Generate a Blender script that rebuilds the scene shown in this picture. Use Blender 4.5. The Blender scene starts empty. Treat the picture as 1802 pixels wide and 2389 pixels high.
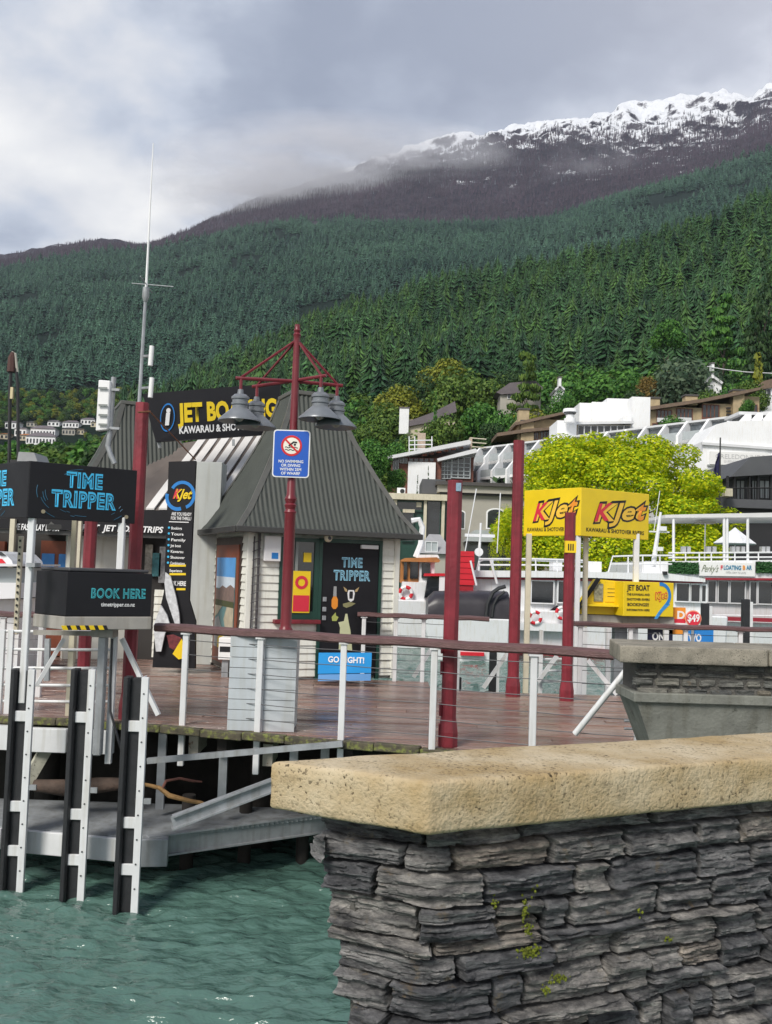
import bpy, bmesh, math, random
import numpy as np
from mathutils import Vector, Matrix

S = bpy.context.scene
COL = S.collection
R = math.radians
EYE = 1.7                      # metres above the wharf deck (deck is z = 0)
WATER = -1.5
F = 2200.0                     # focal length in photograph pixels
CX, CY = 901.0, 1194.5
PITCH = math.atan((1325 - CY) / F)
ROLL = 0.033

# ------------------------------------------------------------------ camera
_R0 = Vector((1, 0, 0)); _FW = Vector((0, math.cos(PITCH), math.sin(PITCH))); _U0 = Vector((0, -math.sin(PITCH), math.cos(PITCH)))
_RR = _R0 * math.cos(ROLL) + _U0 * math.sin(ROLL)
_UU = -_R0 * math.sin(ROLL) + _U0 * math.cos(ROLL)
cam_d = bpy.data.cameras.new('camera'); cam = bpy.data.objects.new('camera', cam_d); COL.objects.link(cam)
m = Matrix((_RR, _UU, -_FW)).transposed().to_4x4(); m.translation = Vector((0, 0, EYE)); cam.matrix_world = m
cam_d.sensor_fit = 'VERTICAL'; cam_d.sensor_height = 36.0; cam_d.sensor_width = 27.15; cam_d.lens = 36.0 * F / 2389.0
cam_d.clip_start = 0.05; cam_d.clip_end = 30000
S.camera = cam

# ------------------------------------------------------------------ world: overcast sky
SUN_EL, SUN_AZ = R(42), R(-150)      # soft sun behind the camera, to its left
w = bpy.data.worlds.new('World'); S.world = w; w.use_nodes = True
nt = w.node_tree; nt.nodes.clear(); N = nt.nodes.new; L = nt.links.new
out = N('ShaderNodeOutputWorld'); bg = N('ShaderNodeBackground'); bg.inputs[1].default_value = 0.1
L(bg.outputs[0], out.inputs[0])
sky = N('ShaderNodeTexSky'); sky.sky_type = 'NISHITA'; sky.sun_disc = False
sky.sun_elevation = SUN_EL; sky.sun_rotation = math.pi + SUN_AZ; sky.air_density = 1.0; sky.dust_density = 1.5
tc = N('ShaderNodeTexCoord')
sep = N('ShaderNodeSeparateXYZ'); L(tc.outputs['Generated'], sep.inputs[0])
def wmath(op, a, b=None, clamp=False):
    n = N('ShaderNodeMath'); n.operation = op; n.use_clamp = clamp
    for i, v in enumerate((a, b)):
        if v is None: continue
        if isinstance(v, (int, float)): n.inputs[i].default_value = v
        else: L(v, n.inputs[i])
    return n.outputs[0]
# project the direction on a cloud layer: x/(z+k), y/(z+k)
zk = wmath('ADD', wmath('MAXIMUM', sep.outputs[2], 0.0), 0.22)
cmb = N('ShaderNodeCombineXYZ'); L(wmath('DIVIDE', sep.outputs[0], zk), cmb.inputs[0]); L(wmath('DIVIDE', sep.outputs[1], zk), cmb.inputs[1])
cmb.inputs[2].default_value = 3.4
n1 = N('ShaderNodeTexNoise'); n1.inputs['Scale'].default_value = 1.05; n1.inputs['Detail'].default_value = 7; n1.inputs['Roughness'].default_value = 0.52; n1.inputs['Distortion'].default_value = 0.35
L(cmb.outputs[0], n1.inputs['Vector'])
n2 = N('ShaderNodeTexNoise'); n2.inputs['Scale'].default_value = 3.1; n2.inputs['Detail'].default_value = 6; n2.inputs['Roughness'].default_value = 0.55; n2.inputs['Distortion'].default_value = 0.2
L(cmb.outputs[0], n2.inputs['Vector'])
nn = wmath('ADD', wmath('MULTIPLY', n1.outputs['Fac'], 0.74), wmath('MULTIPLY', n2.outputs['Fac'], 0.30))
# clouds are thinner and brighter low down, heavier overhead
low = wmath('MULTIPLY', wmath('SUBTRACT', 0.375, sep.outputs[2]), 0.58)
nn = wmath('ADD', nn, low)
cr = N('ShaderNodeValToRGB'); L(nn, cr.inputs[0])
e = cr.color_ramp.elements
e[0].position = 0.42; e[0].color = (.27, .305, .40, 1)
e[1].position = 0.61; e[1].color = (1.02, 1.0, .97, 1)
for p, c in ((0.475, (.38, .42, .52, 1)), (0.515, (.58, .62, .71, 1)), (0.555, (.80, .80, .82, 1))):
    k = e.new(p); k.color = c
mul = N('ShaderNodeVectorMath'); mul.operation = 'SCALE'; L(cr.outputs[0], mul.inputs[0]); mul.inputs['Scale'].default_value = 4.4
mix = N('ShaderNodeMix'); mix.data_type = 'RGBA'; mix.inputs[0].default_value = 0.93
L(sky.outputs[0], mix.inputs[6]); L(mul.outputs[0], mix.inputs[7]); L(mix.outputs[2], bg.inputs[0])

# ------------------------------------------------------------------ sun
sd = bpy.data.lights.new('sun', 'SUN'); sd.energy = 1.5; sd.angle = R(20); sd.color = (1.0, .95, .87)
so = bpy.data.objects.new('sun', sd); COL.objects.link(so)
dirv = Vector((math.sin(SUN_AZ) * math.cos(SUN_EL), math.cos(SUN_AZ) * math.cos(SUN_EL), math.sin(SUN_EL)))
so.rotation_euler = dirv.to_track_quat('Z', 'Y').to_euler()
# ------------------------------------------------------------------ exposure
vs_ = S.view_settings; vs_.view_transform = 'Standard'; vs_.look = 'None'; vs_.exposure = 1.2; vs_.gamma = 1.0; vs_.use_curve_mapping = False
S.cycles.max_bounces = 6; S.cycles.diffuse_bounces = 3; S.cycles.glossy_bounces = 3; S.cycles.transmission_bounces = 4; S.cycles.volume_bounces = 2
S.cycles.caustics_reflective = False; S.cycles.caustics_refractive = False

# ------------------------------------------------------------------ measuring helpers
CAMP = Vector((0, 0, EYE))
def ray(x, y):
    return _FW + _RR * ((x - CX) / F) - _UU * ((y - CY) / F)
def at(x, y, Y):                       # photograph pixel -> point at distance Y in front
    d = ray(x, y); return CAMP + d * (Y / d.y)
def gz(x, y, z):                       # photograph pixel -> point on the level z
    d = ray(x, y); return CAMP + d * ((z - EYE) / d.z)
def rect(x0, y0, x1, y1, Y):           # pixel rectangle -> X0, X1, Z0, Z1 at distance Y
    xm, ym = (x0 + x1) / 2, (y0 + y1) / 2
    return at(x0, ym, Y).x, at(x1, ym, Y).x, at(xm, y1, Y).z, at(xm, y0, Y).z
def px(n, Y): return n * Y / F

# ------------------------------------------------------------------ numpy value noise
_rs = np.random.RandomState(7); _TAB = _rs.rand(256, 256)
def vnoise(x, y):
    xi = np.floor(x).astype(int); yi = np.floor(y).astype(int); fx = x - xi; fy = y - yi
    fx = fx * fx * (3 - 2 * fx); fy = fy * fy * (3 - 2 * fy)
    g = lambda a, b: _TAB[a & 255, b & 255]
    return (g(xi, yi) * (1 - fx) + g(xi + 1, yi) * fx) * (1 - fy) + (g(xi, yi + 1) * (1 - fx) + g(xi + 1, yi + 1) * fx) * fy
def fbm(x, y, o=4, gain=.5):
    x = np.asarray(x, float); y = np.asarray(y, float); s = np.zeros(np.broadcast(x, y).shape); a = 1.; t = 0
    for i in range(o):
        s = s + a * (vnoise(x * 2 ** i + 17.3 * i, y * 2 ** i + 5.1 * i) - .5); t += a; a *= gain
    return s / t

# ------------------------------------------------------------------ object helpers
def tag(o, label=None, cat=None, group=None, kind=None):
    if label: o['label'] = label
    if cat: o['category'] = cat
    if group: o['group'] = group
    if kind: o['kind'] = kind
    return o
def thing(name, label, cat, loc=(0, 0, 0), group=None, rz=0):
    o = bpy.data.objects.new(name, None); COL.objects.link(o); o.location = loc; o.rotation_euler = (0, 0, rz)
    o.empty_display_size = .1
    return tag(o, label, cat, group)
def link(name, me, parent=None):
    o = bpy.data.objects.new(name, me); COL.objects.link(o)
    if parent is not None: adopt(o, parent)
    return o
def wmat(o):
    mm = Matrix.LocRotScale(o.location, o.rotation_euler.to_quaternion(), o.scale)
    return wmat(o.parent) @ o.matrix_parent_inverse @ mm if o.parent else mm
def adopt(o, parent):
    o.parent = parent; o.matrix_parent_inverse = wmat(parent).inverted()
def copy_tree(o, parent=None):
    c = o.copy(); COL.objects.link(c)
    if parent is not None: c.parent = parent
    for ch in list(o.children): copy_tree(ch, c)
    return c
def frame(o, u, n=None, up=Vector((0, 0, 1))):   # local axes: x = u (horizontal), y = into the thing, z = up
    u = Vector(u).normalized(); z = Vector(up).normalized(); y = z.cross(u).normalized()
    mm = Matrix((u, y, z)).transposed().to_4x4(); mm.translation = Vector(o); return mm

class MB:
    def __init__(s, xf=None): s.v = []; s.f = []; s.xf = xf
    def add(s, vs, fs):
        b = len(s.v); s.v.extend([tuple(x) for x in vs]); s.f.extend([tuple(b + i for i in q) for q in fs]); return s
    def box(s, x0, x1, y0, y1, z0, z1):
        return s.add([(x0, y0, z0), (x1, y0, z0), (x1, y1, z0), (x0, y1, z0), (x0, y0, z1), (x1, y0, z1), (x1, y1, z1), (x0, y1, z1)],
                     [(0, 3, 2, 1), (4, 5, 6, 7), (0, 1, 5, 4), (1, 2, 6, 5), (2, 3, 7, 6), (3, 0, 4, 7)])
    def hexa(s, p): return s.add(p, [(0, 3, 2, 1), (4, 5, 6, 7), (0, 1, 5, 4), (1, 2, 6, 5), (2, 3, 7, 6), (3, 0, 4, 7)])
    def beam(s, a, b, w, h, up=(0, 0, 1)):         # rectangular bar from a to b
        a = Vector(a); b = Vector(b); d = (b - a).normalized(); u = Vector(up)
        if abs(d.dot(u)) > .98: u = Vector((0, 1, 0))
        sd = d.cross(u).normalized() * (w / 2); t = sd.cross(d).normalized() * (h / 2)
        return s.hexa([a - sd - t, a + sd - t, b + sd - t, b - sd - t, a - sd + t, a + sd + t, b + sd + t, b - sd + t])
    def tube(s, pts, r, n=8, cap=True):
        pts = [Vector(p) for p in pts]; rs = r if isinstance(r, (list, tuple)) else [r] * len(pts); b = len(s.v); u = None
        for i, p in enumerate(pts):
            d = (pts[min(i + 1, len(pts) - 1)] - pts[max(i - 1, 0)]).normalized()
            if u is None: u = d.orthogonal().normalized()
            u = (u - d * u.dot(d)).normalized(); w_ = d.cross(u)
            for k in range(n):
                a = 2 * math.pi * k / n; s.v.append(tuple(p + (u * math.cos(a) + w_ * math.sin(a)) * rs[i]))
        for i in range(len(pts) - 1):
            for k in range(n):
                a0 = b + i * n + k; a1 = b + i * n + (k + 1) % n; s.f.append((a0, a1, a1 + n, a0 + n))
        if cap:
            s.f.append(tuple(b + k for k in reversed(range(n)))); e_ = b + (len(pts) - 1) * n; s.f.append(tuple(e_ + k for k in range(n)))
        return s
    def lathe(s, prof, c, n=20):                   # profile of (radius, height) about the vertical through c
        b = len(s.v)
        for r_, h in prof:
            for k in range(n):
                a = 2 * math.pi * k / n; s.v.append((c[0] + r_ * math.cos(a), c[1] + r_ * math.sin(a), c[2] + h))
        for i in range(len(prof) - 1):
            for k in range(n):
                a0 = b + i * n + k; a1 = b + i * n + (k + 1) % n; s.f.append((a0, a1, a1 + n, a0 + n))
        return s
    def prism(s, poly, off):                       # polygon of 3-D points pushed along off
        n = len(poly); off = Vector(off); p = [Vector(q) for q in poly]
        return s.add(p + [q + off for q in p], [tuple(reversed(range(n))), tuple(range(n, 2 * n))] + [(i, (i + 1) % n, n + (i + 1) % n, n + i) for i in range(n)])
    def quad(s, a, b, c, d): return s.add([a, b, c, d], [(0, 1, 2, 3)])
    def disc(s, c, u, v, r, n=24, thick=.004):
        c = Vector(c); u = Vector(u); v = Vector(v); nn_ = u.cross(v).normalized()
        return s.prism([c + u * (r * math.cos(2 * math.pi * k / n)) + v * (r * math.sin(2 * math.pi * k / n)) for k in range(n)], nn_ * thick)
    def ring(s, c, u, v, r0, r1, n=28, thick=.004, a0=0, a1=2 * math.pi):
        c = Vector(c); u = Vector(u); v = Vector(v); w_ = u.cross(v).normalized() * thick; b = len(s.v)
        for k in range(n + 1):
            a = a0 + (a1 - a0) * k / n; d = u * math.cos(a) + v * math.sin(a)
            for q in (c + d * r0, c + d * r1, c + d * r1 + w_, c + d * r0 + w_): s.v.append(tuple(q))
        for k in range(n):
            i = b + 4 * k; j = i + 4
            for q in range(4): s.f.append((i + q, i + (q + 1) % 4, j + (q + 1) % 4, j + q))
        return s
    def mesh(s, name, mt, smooth=False, bevel=0, seg=1):
        me = bpy.data.meshes.new(name); vs = s.v
        if s.xf is not None: vs = [tuple(s.xf @ Vector(q)) for q in vs]
        me.from_pydata(vs, [], s.f)
        bm = bmesh.new(); bm.from_mesh(me); bmesh.ops.recalc_face_normals(bm, faces=bm.faces)
        if bevel:
            ed = [e_ for e_ in bm.edges if len(e_.link_faces) == 2 and e_.calc_face_angle(0) > .5]
            bmesh.ops.bevel(bm, geom=ed, offset=bevel, segments=seg, affect='EDGES', profile=.6)
        bm.to_mesh(me); bm.free()
        if mt is not None: me.materials.append(mt)
        if smooth:
            me.polygons.foreach_set('use_smooth', [True] * len(me.polygons)); me.set_sharp_from_angle(angle=R(40))
        return me
    def build(s, name, mt, parent=None, smooth=False, bevel=0, seg=1):
        return link(name, s.mesh(name, mt, smooth, bevel, seg), parent)

# ------------------------------------------------------------------ procedural materials
_mats = {}
def M(name, c, rough=.6, metal=0., var=.12, vs=3., bump=0., bs=40., c2=None, thr=.6, stretch=None, spec=.5, coat=0., streak=0.):
    if name in _mats: return _mats[name]
    mt = bpy.data.materials.new(name); mt.use_nodes = True; _mats[name] = mt
    t = mt.node_tree; b = t.nodes['Principled BSDF']; nw = t.nodes.new; lk = t.links.new
    co = nw('ShaderNodeTexCoord'); vec = co.outputs['Object']
    if stretch:
        mp = nw('ShaderNodeMapping'); mp.inputs['Scale'].default_value = stretch; lk(vec, mp.inputs[0]); vec = mp.outputs[0]
    nz = nw('ShaderNodeTexNoise'); nz.inputs['Scale'].default_value = vs; nz.inputs['Detail'].default_value = 6; nz.inputs['Roughness'].default_value = .6
    lk(vec, nz.inputs['Vector'])
    rp = nw('ShaderNodeValToRGB'); lk(nz.outputs['Fac'], rp.inputs[0]); el = rp.color_ramp.elements
    lo = tuple(max(0, k * (1 - var)) for k in c[:3]) + (1,); hi = tuple(min(1, k * (1 + var)) for k in c[:3]) + (1,)
    el[0].position = .3; el[0].color = lo; el[1].position = .7; el[1].color = hi
    colr = rp.outputs[0]
    if c2:
        n3 = nw('ShaderNodeTexNoise'); n3.inputs['Scale'].default_value = vs * 2.3; n3.inputs['Detail'].default_value = 7; n3.inputs['Roughness'].default_value = .68
        lk(vec, n3.inputs['Vector'])
        r3 = nw('ShaderNodeValToRGB'); lk(n3.outputs['Fac'], r3.inputs[0]); r3.color_ramp.elements[0].position = thr; r3.color_ramp.elements[1].position = min(1, thr + .12)
        mx = nw('ShaderNodeMix'); mx.data_type = 'RGBA'; lk(r3.outputs[0], mx.inputs[0]); lk(colr, mx.inputs[6]); mx.inputs[7].default_value = tuple(c2[:3]) + (1,); colr = mx.outputs[2]
    if streak:
        mp2 = nw('ShaderNodeMapping'); mp2.inputs['Scale'].default_value = (1, 1, .08); lk(co.outputs['Object'], mp2.inputs[0])
        n4 = nw('ShaderNodeTexNoise'); n4.inputs['Scale'].default_value = 14; n4.inputs['Detail'].default_value = 5; lk(mp2.outputs[0], n4.inputs['Vector'])
        r4 = nw('ShaderNodeValToRGB'); lk(n4.outputs['Fac'], r4.inputs[0]); r4.color_ramp.elements[0].position = .5; r4.color_ramp.elements[1].position = .75
        r4.color_ramp.elements[0].color = (1, 1, 1, 1); q = 1 - streak; r4.color_ramp.elements[1].color = (q, q * .97, q * .9, 1)
        mx = nw('ShaderNodeMix'); mx.data_type = 'RGBA'; mx.blend_type = 'MULTIPLY'; mx.inputs[0].default_value = 1; lk(colr, mx.inputs[6]); lk(r4.outputs[0], mx.inputs[7]); colr = mx.outputs[2]
    lk(colr, b.inputs['Base Color'])
    mr = nw('ShaderNodeMapRange'); lk(nz.outputs['Fac'], mr.inputs[0]); mr.inputs[1].default_value = .3; mr.inputs[2].default_value = .7
    mr.inputs[3].default_value = max(.02, rough * .85); mr.inputs[4].default_value = min(1, rough * 1.15); lk(mr.outputs[0], b.inputs['Roughness'])
    b.inputs['Metallic'].default_value = metal; b.inputs['Specular IOR Level'].default_value = spec; b.inputs['Coat Weight'].default_value = coat
    if bump:
        n5 = nw('ShaderNodeTexNoise'); n5.inputs['Scale'].default_value = bs; n5.inputs['Detail'].default_value = 5; lk(vec, n5.inputs['Vector'])
        bp = nw('ShaderNodeBump'); bp.inputs['Strength'].default_value = bump; bp.inputs['Distance'].default_value = .02; lk(n5.outputs['Fac'], bp.inputs['Height']); lk(bp.outputs[0], b.inputs['Normal'])
    return mt
def srgb(*c):
    return tuple(((v / 255) / 12.92 if v / 255 <= .04045 else ((v / 255 + .055) / 1.055) ** 2.4) for v in c)
def leafmat(name, ca, cb, trans=.25, obj_random=False, patch=None):
    if name in _mats: return _mats[name]
    mt = bpy.data.materials.new(name); mt.use_nodes = True; _mats[name] = mt
    t = mt.node_tree; b = t.nodes['Principled BSDF']; nw = t.nodes.new; lk = t.links.new
    if obj_random: src = nw('ShaderNodeObjectInfo').outputs['Random']
    else: src = nw('ShaderNodeNewGeometry').outputs['Random Per Island']
    rp = nw('ShaderNodeValToRGB'); lk(src, rp.inputs[0]); el = rp.color_ramp.elements; el[0].color = tuple(ca) + (1,); el[1].color = tuple(cb) + (1,)
    if patch:                                     # stands of different age and kind across the slope
        oi = nw('ShaderNodeObjectInfo'); pn = nw('ShaderNodeTexNoise'); pn.inputs['Scale'].default_value = patch; pn.inputs['Detail'].default_value = 4; pn.inputs['Roughness'].default_value = .65; lk(oi.outputs['Location'], pn.inputs['Vector'])
        mr = nw('ShaderNodeMapRange'); lk(pn.outputs['Fac'], mr.inputs[0]); mr.inputs[1].default_value = .32; mr.inputs[2].default_value = .68
        av = nw('ShaderNodeMath'); av.operation = 'MULTIPLY_ADD'; lk(mr.outputs[0], av.inputs[0]); av.inputs[1].default_value = .5; mu = nw('ShaderNodeMath'); mu.operation = 'MULTIPLY'; lk(src, mu.inputs[0]); mu.inputs[1].default_value = .5; lk(mu.outputs[0], av.inputs[2]); lk(av.outputs[0], rp.inputs[0])
    if patch:                                     # every bough a little different
        ri = nw('ShaderNodeNewGeometry'); m3 = nw('ShaderNodeMapRange'); lk(ri.outputs['Random Per Island'], m3.inputs[0]); m3.inputs[3].default_value = .45; m3.inputs[4].default_value = 1.5
        vm = nw('ShaderNodeVectorMath'); vm.operation = 'SCALE'; lk(rp.outputs[0], vm.inputs[0]); lk(m3.outputs[0], vm.inputs['Scale']); lk(vm.outputs[0], b.inputs['Base Color'])
    else: lk(rp.outputs[0], b.inputs['Base Color'])
    b.inputs['Roughness'].default_value = .6; b.inputs['Specular IOR Level'].default_value = .25
    if trans:
        tr = nw('ShaderNodeBsdfTranslucent'); lk(rp.outputs[0], tr.inputs[0]); ms = nw('ShaderNodeMixShader'); ms.inputs[0].default_value = trans
        lk(b.outputs[0], ms.inputs[1]); lk(tr.outputs[0], ms.inputs[2]); lk(ms.outputs[0], t.nodes['Material Output'].inputs[0])
    return mt

def lettering(body, o, u, v, size, mt, parent, align='CENTER', width=None, bold=0., shear=0., lift=.003, name='lettering', thick=.0008, spacing=1.0, height=None):
    cu = bpy.data.curves.new('t', 'FONT'); cu.body = body; cu.size = 1.0; cu.align_x = align; cu.offset = bold; cu.shear = shear; cu.extrude = 0; cu.space_character = spacing
    cu.resolution_u = 3
    ob = bpy.data.objects.new('t', cu); COL.objects.link(ob)
    me = bpy.data.meshes.new_from_object(ob); bpy.data.objects.remove(ob); bpy.data.curves.remove(cu)
    n = len(me.vertices); co = np.empty(n * 3, np.float32); me.vertices.foreach_get('co', co); co = co.reshape(-1, 3)
    sx = sy = size
    if width: sx = width / max(1e-6, co[:, 0].max() - co[:, 0].min())
    if height: sy = height / .72
    u = Vector(u).normalized(); v = Vector(v).normalized(); nn_ = u.cross(v).normalized()
    o = Vector(o) + nn_ * lift
    wv = np.array(o)[None] + co[:, :1] * sx * np.array(u)[None] + co[:, 1:2] * sy * np.array(v)[None]
    me.vertices.foreach_set('co', wv.astype(np.float32).ravel()); me.update(); me.name = name
    me.materials.clear(); me.materials.append(mt)
    return link(name, me, parent)
Z = Vector((0, 0, 1))
# ================================================================== terrain, forest, water
def interp(pts, x): 
    a = np.array(pts, float); return np.interp(x, a[:, 0], a[:, 1])
DS = 1802 / 1668.0
AZ = np.radians(np.linspace(-40, 40, 401))
def col_x(az): return CX + F * np.tan(az)              # photograph column of a bearing, near the horizon
def elev(polyline, az):
    """height over distance of a ridge line measured in the photograph (1668-pixel-wide coordinates)"""
    x = col_x(az); 
    for _ in range(4):                                # undo the camera roll
        y = interp(polyline, x / DS) * DS
        hz = 1325 + ROLL * (x - CX); x = col_x(az) - ROLL * (y - hz) * -1.0 * 0 + ROLL * (hz - y)
    dx = (x - CX) / F; dy = (y - CY) / F
    d = np.outer(np.ones_like(x), np.array(_FW)) + dx[:, None] * np.array(_RR) - dy[:, None] * np.array(_UU)
    return d[:, 2] / np.hypot(d[:, 0], d[:, 1])

def terrain(name, rows, mt, sub, namp, nscale, crag=0):
    """rows: list of (distance, polyline or absolute height); returns grid arrays"""
    rr = np.array([r_[0] for r_ in rows], float)
    tt = []
    for r_, p in rows:
        tt.append(elev(p, AZ) * r_ + EYE if not isinstance(p, (int, float)) else np.full(len(AZ), float(p)))
    tt = np.array(tt)
    fine = np.concatenate([np.linspace(rr[i], rr[i + 1], sub, endpoint=False) for i in range(len(rr) - 1)] + [[rr[-1]]])
    H = np.array([np.interp(fine, rr, tt[:, j]) for j in range(len(AZ))]).T
    # smooth the kinks along distance
    for _ in range(2): H[1:-1] = .25 * H[:-2] + .5 * H[1:-1] + .25 * H[2:]
    X = fine[:, None] * np.sin(AZ)[None]; Y = fine[:, None] * np.cos(AZ)[None]
    amp = namp * np.clip((fine - fine[0]) / (fine[-1] - fine[0]) * 3, 0, 1)[:, None]
    H = H + amp * fbm(X / nscale + 3, Y / nscale + 8, 5)
    if crag:                                          # broken rock ribs and gullies near the crest
        t_ = np.clip((fine - 2600) / 500, 0, 1)[:, None] * np.interp(np.degrees(AZ), [-40, -10, 2], [.25, .3, 1])[None]; H = H + crag * t_ * (.10 - np.abs(fbm(X / 170 + 2, Y / 260 + 6, 4, .6))) * 2.2 + crag * .35 * t_ * fbm(X / 45, Y / 60 + 3, 3)
    nr, na = H.shape
    me = bpy.data.meshes.new(name)
    vs = np.stack([X, Y, H], -1).reshape(-1, 3)
    idx = np.arange(nr * na).reshape(nr, na)
    fs = np.stack([idx[:-1, :-1], idx[:-1, 1:], idx[1:, 1:], idx[1:, :-1]], -1).reshape(-1, 4)
    me.from_pydata(vs.tolist(), [], fs.tolist()); me.materials.append(mt)
    me.polygons.foreach_set('use_smooth', [True] * len(me.polygons))
    o = link(name, me); tag(o, kind='structure')
    return o, (fine, H)
def sample(grid, r_, a):
    fine, H = grid; i = np.clip(np.searchsorted(fine, r_) - 1, 0, len(fine) - 2); fi = (r_ - fine[i]) / (fine[i + 1] - fine[i])
    ja = (a - AZ[0]) / (AZ[1] - AZ[0]); j = np.clip(ja.astype(int), 0, len(AZ) - 2); fj = ja - j
    return (H[i, j] * (1 - fj) + H[i, j + 1] * fj) * (1 - fi) + (H[i + 1, j] * (1 - fj) + H[i + 1, j + 1] * fj) * fi

SKYL = [(-900, 600), (-300, 590), (0, 558), (60, 537), (130, 527), (210, 515), (300, 522), (400, 497), (450, 472), (540, 440), (640, 410), (720, 380), (800, 352), (880, 335), (1000, 305), (1100, 286), (1200, 271), (1270, 266), (1370, 242), (1450, 222), (1530, 206), (1590, 181), (1640, 184), (1668, 180), (1900, 120), (2600, 60)]
SNOWL = [(-900, 610), (-300, 600), (0, 563), (210, 521), (300, 528), (400, 503), (540, 449), (700, 410), (880, 352), (1000, 332), (1130, 312), (1250, 305), (1380, 318), (1500, 300), (1600, 285), (1668, 245), (1900, 190), (2600, 150)]
BROWN = [(-900, 660), (-300, 620), (0, 580), (200, 542), (300, 546), (480, 508), (600, 482), (750, 478), (900, 484), (1050, 487), (1200, 475), (1300, 440), (1400, 410), (1500, 388), (1600, 355), (1668, 330), (1900, 250), (2600, 180)]
MIDG = [(-900, 760), (0, 690), (400, 640), (800, 590), (1200, 560), (1668, 470), (2600, 300)]
FOOT = [(-900, 905), (0, 890), (400, 880), (800, 860), (1668, 800), (2600, 700)]
FOOT0 = [(-900, 990), (0, 985), (1668, 985), (2600, 985)]

def slope_mat(name, kind):
    mt = bpy.data.materials.new(name); mt.use_nodes = True; t = mt.node_tree; b = t.nodes['Principled BSDF']; nw = t.nodes.new; lk = t.links.new
    b.inputs['Roughness'].default_value = .9; b.inputs['Specular IOR Level'].default_value = .1
    co = nw('ShaderNodeTexCoord')
    def noise(sc, det=8, ro=.65, stretch=None):
        n_ = nw('ShaderNodeTexNoise'); n_.inputs['Scale'].default_value = sc; n_.inputs['Detail'].default_value = det; n_.inputs['Roughness'].default_value = ro
        v_ = co.outputs['Object']
        if stretch:
            mp = nw('ShaderNodeMapping'); mp.inputs['Scale'].default_value = stretch; lk(v_, mp.inputs[0]); v_ = mp.outputs[0]
        lk(v_, n_.inputs['Vector']); return n_.outputs['Fac']
    def ramp(src, stops):
        r_ = nw('ShaderNodeValToRGB'); lk(src, r_.inputs[0]); el = r_.color_ramp.elements
        while len(el) < len(stops): el.new(.5)
        for q, (p, c) in zip(el, stops): q.position = p; q.color = tuple(c) + (1,)
        return r_.outputs[0]
    if kind == 'forest':
        c = ramp(noise(.02), [(.35, (.003, .010, .007)), (.65, (.010, .022, .014))])  # floor colour darkened to paint the shade between the trees
    elif kind == 'near':
        c = ramp(noise(.05), [(.35, (.004, .010, .005)), (.65, (.014, .026, .010))])  # dark floor colour gives the gaps between pines their shade
    else:                                             # bare larch and rock, going to snow high up (vertex attribute 'snow')
        base = ramp(noise(.012, 9, .7), [(.36, (.022, .018, .030)), (.5, (.042, .034, .050)), (.66, (.10, .09, .105))])
        at_ = nw('ShaderNodeAttribute'); at_.attribute_name = 'snow'
        ad = nw('ShaderNodeMath'); ad.operation = 'ADD'; lk(at_.outputs['Fac'], ad.inputs[0]); sc_ = nw('ShaderNodeMath'); sc_.operation = 'MULTIPLY_ADD'; lk(noise(.013, 10, .74, (1, 1, .5)), sc_.inputs[0]); sc_.inputs[1].default_value = 2.0; sc_.inputs[2].default_value = -.5; lk(sc_.outputs[0], ad.inputs[1]); ge = nw('ShaderNodeNewGeometry'); sx = nw('ShaderNodeSeparateXYZ'); lk(ge.outputs['Normal'], sx.inputs[0]); st = nw('ShaderNodeMath'); st.operation = 'MULTIPLY_ADD'; lk(sx.outputs[2], st.inputs[0]); st.inputs[1].default_value = 1.3; st.inputs[2].default_value = -1.04; a2 = nw('ShaderNodeMath'); a2.operation = 'ADD'; lk(ad.outputs[0], a2.inputs[0]); lk(st.outputs[0], a2.inputs[1]); ad = a2
        sn = ramp(ad.outputs[0], [(.84, (0, 0, 0)), (1.06, (1, 1, 1))])
        mx = nw('ShaderNodeMix'); mx.data_type = 'RGBA'; lk(sn, mx.inputs[0]); lk(base, mx.inputs[6]); mx.inputs[7].default_value = (.86, .88, .92, 1); c = mx.outputs[2]
        bp = nw('ShaderNodeBump'); bp.inputs['Strength'].default_value = 1.0; bp.inputs['Distance'].default_value = 25; lk(noise(.015, 9, .7), bp.inputs['Height']); lk(bp.outputs[0], b.inputs['Normal'])
    lk(c, b.inputs['Base Color']); return mt

# far mountain: green forested lower slope and bare / snowy upper slope are two joined sheets
GA, gridA = terrain('mountain_slope', [(520, WATER - 2.), (700, FOOT0), (900, FOOT), (1500, MIDG), (2300, BROWN), (2420, [(a, b_ - 6) for a, b_ in BROWN])], slope_mat('forest_floor', 'forest'), 10, 26, 260)
GU, gridU = terrain('mountain_ridge', [(2250, [(a, b_ + 14) for a, b_ in BROWN]), (2300, BROWN), (2900, SNOWL), (3300, SKYL), (3700, [(a, b_ + 60) for a, b_ in SKYL])], slope_mat('mountain_rock', 'snow'), 34, 70, 420, 95)
# snow attribute: grows from the snow line up to the crest
me = GU.data; fine, H = gridU
fr = np.interp(fine, [2300, 2780, 2930, 3300, 3700], [.0, .24, .44, .78, .80])
snowx = np.interp(np.degrees(AZ), [-40, -9, -3, 4, 14, 40], [-.60, -.60, -.15, 0.0, .03, .03])
at_ = me.attributes.new('snow', 'FLOAT', 'POINT'); at_.data.foreach_set('value', (np.repeat(fr, len(AZ)) + np.tile(snowx, len(fine))).astype(np.float32))

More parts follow.
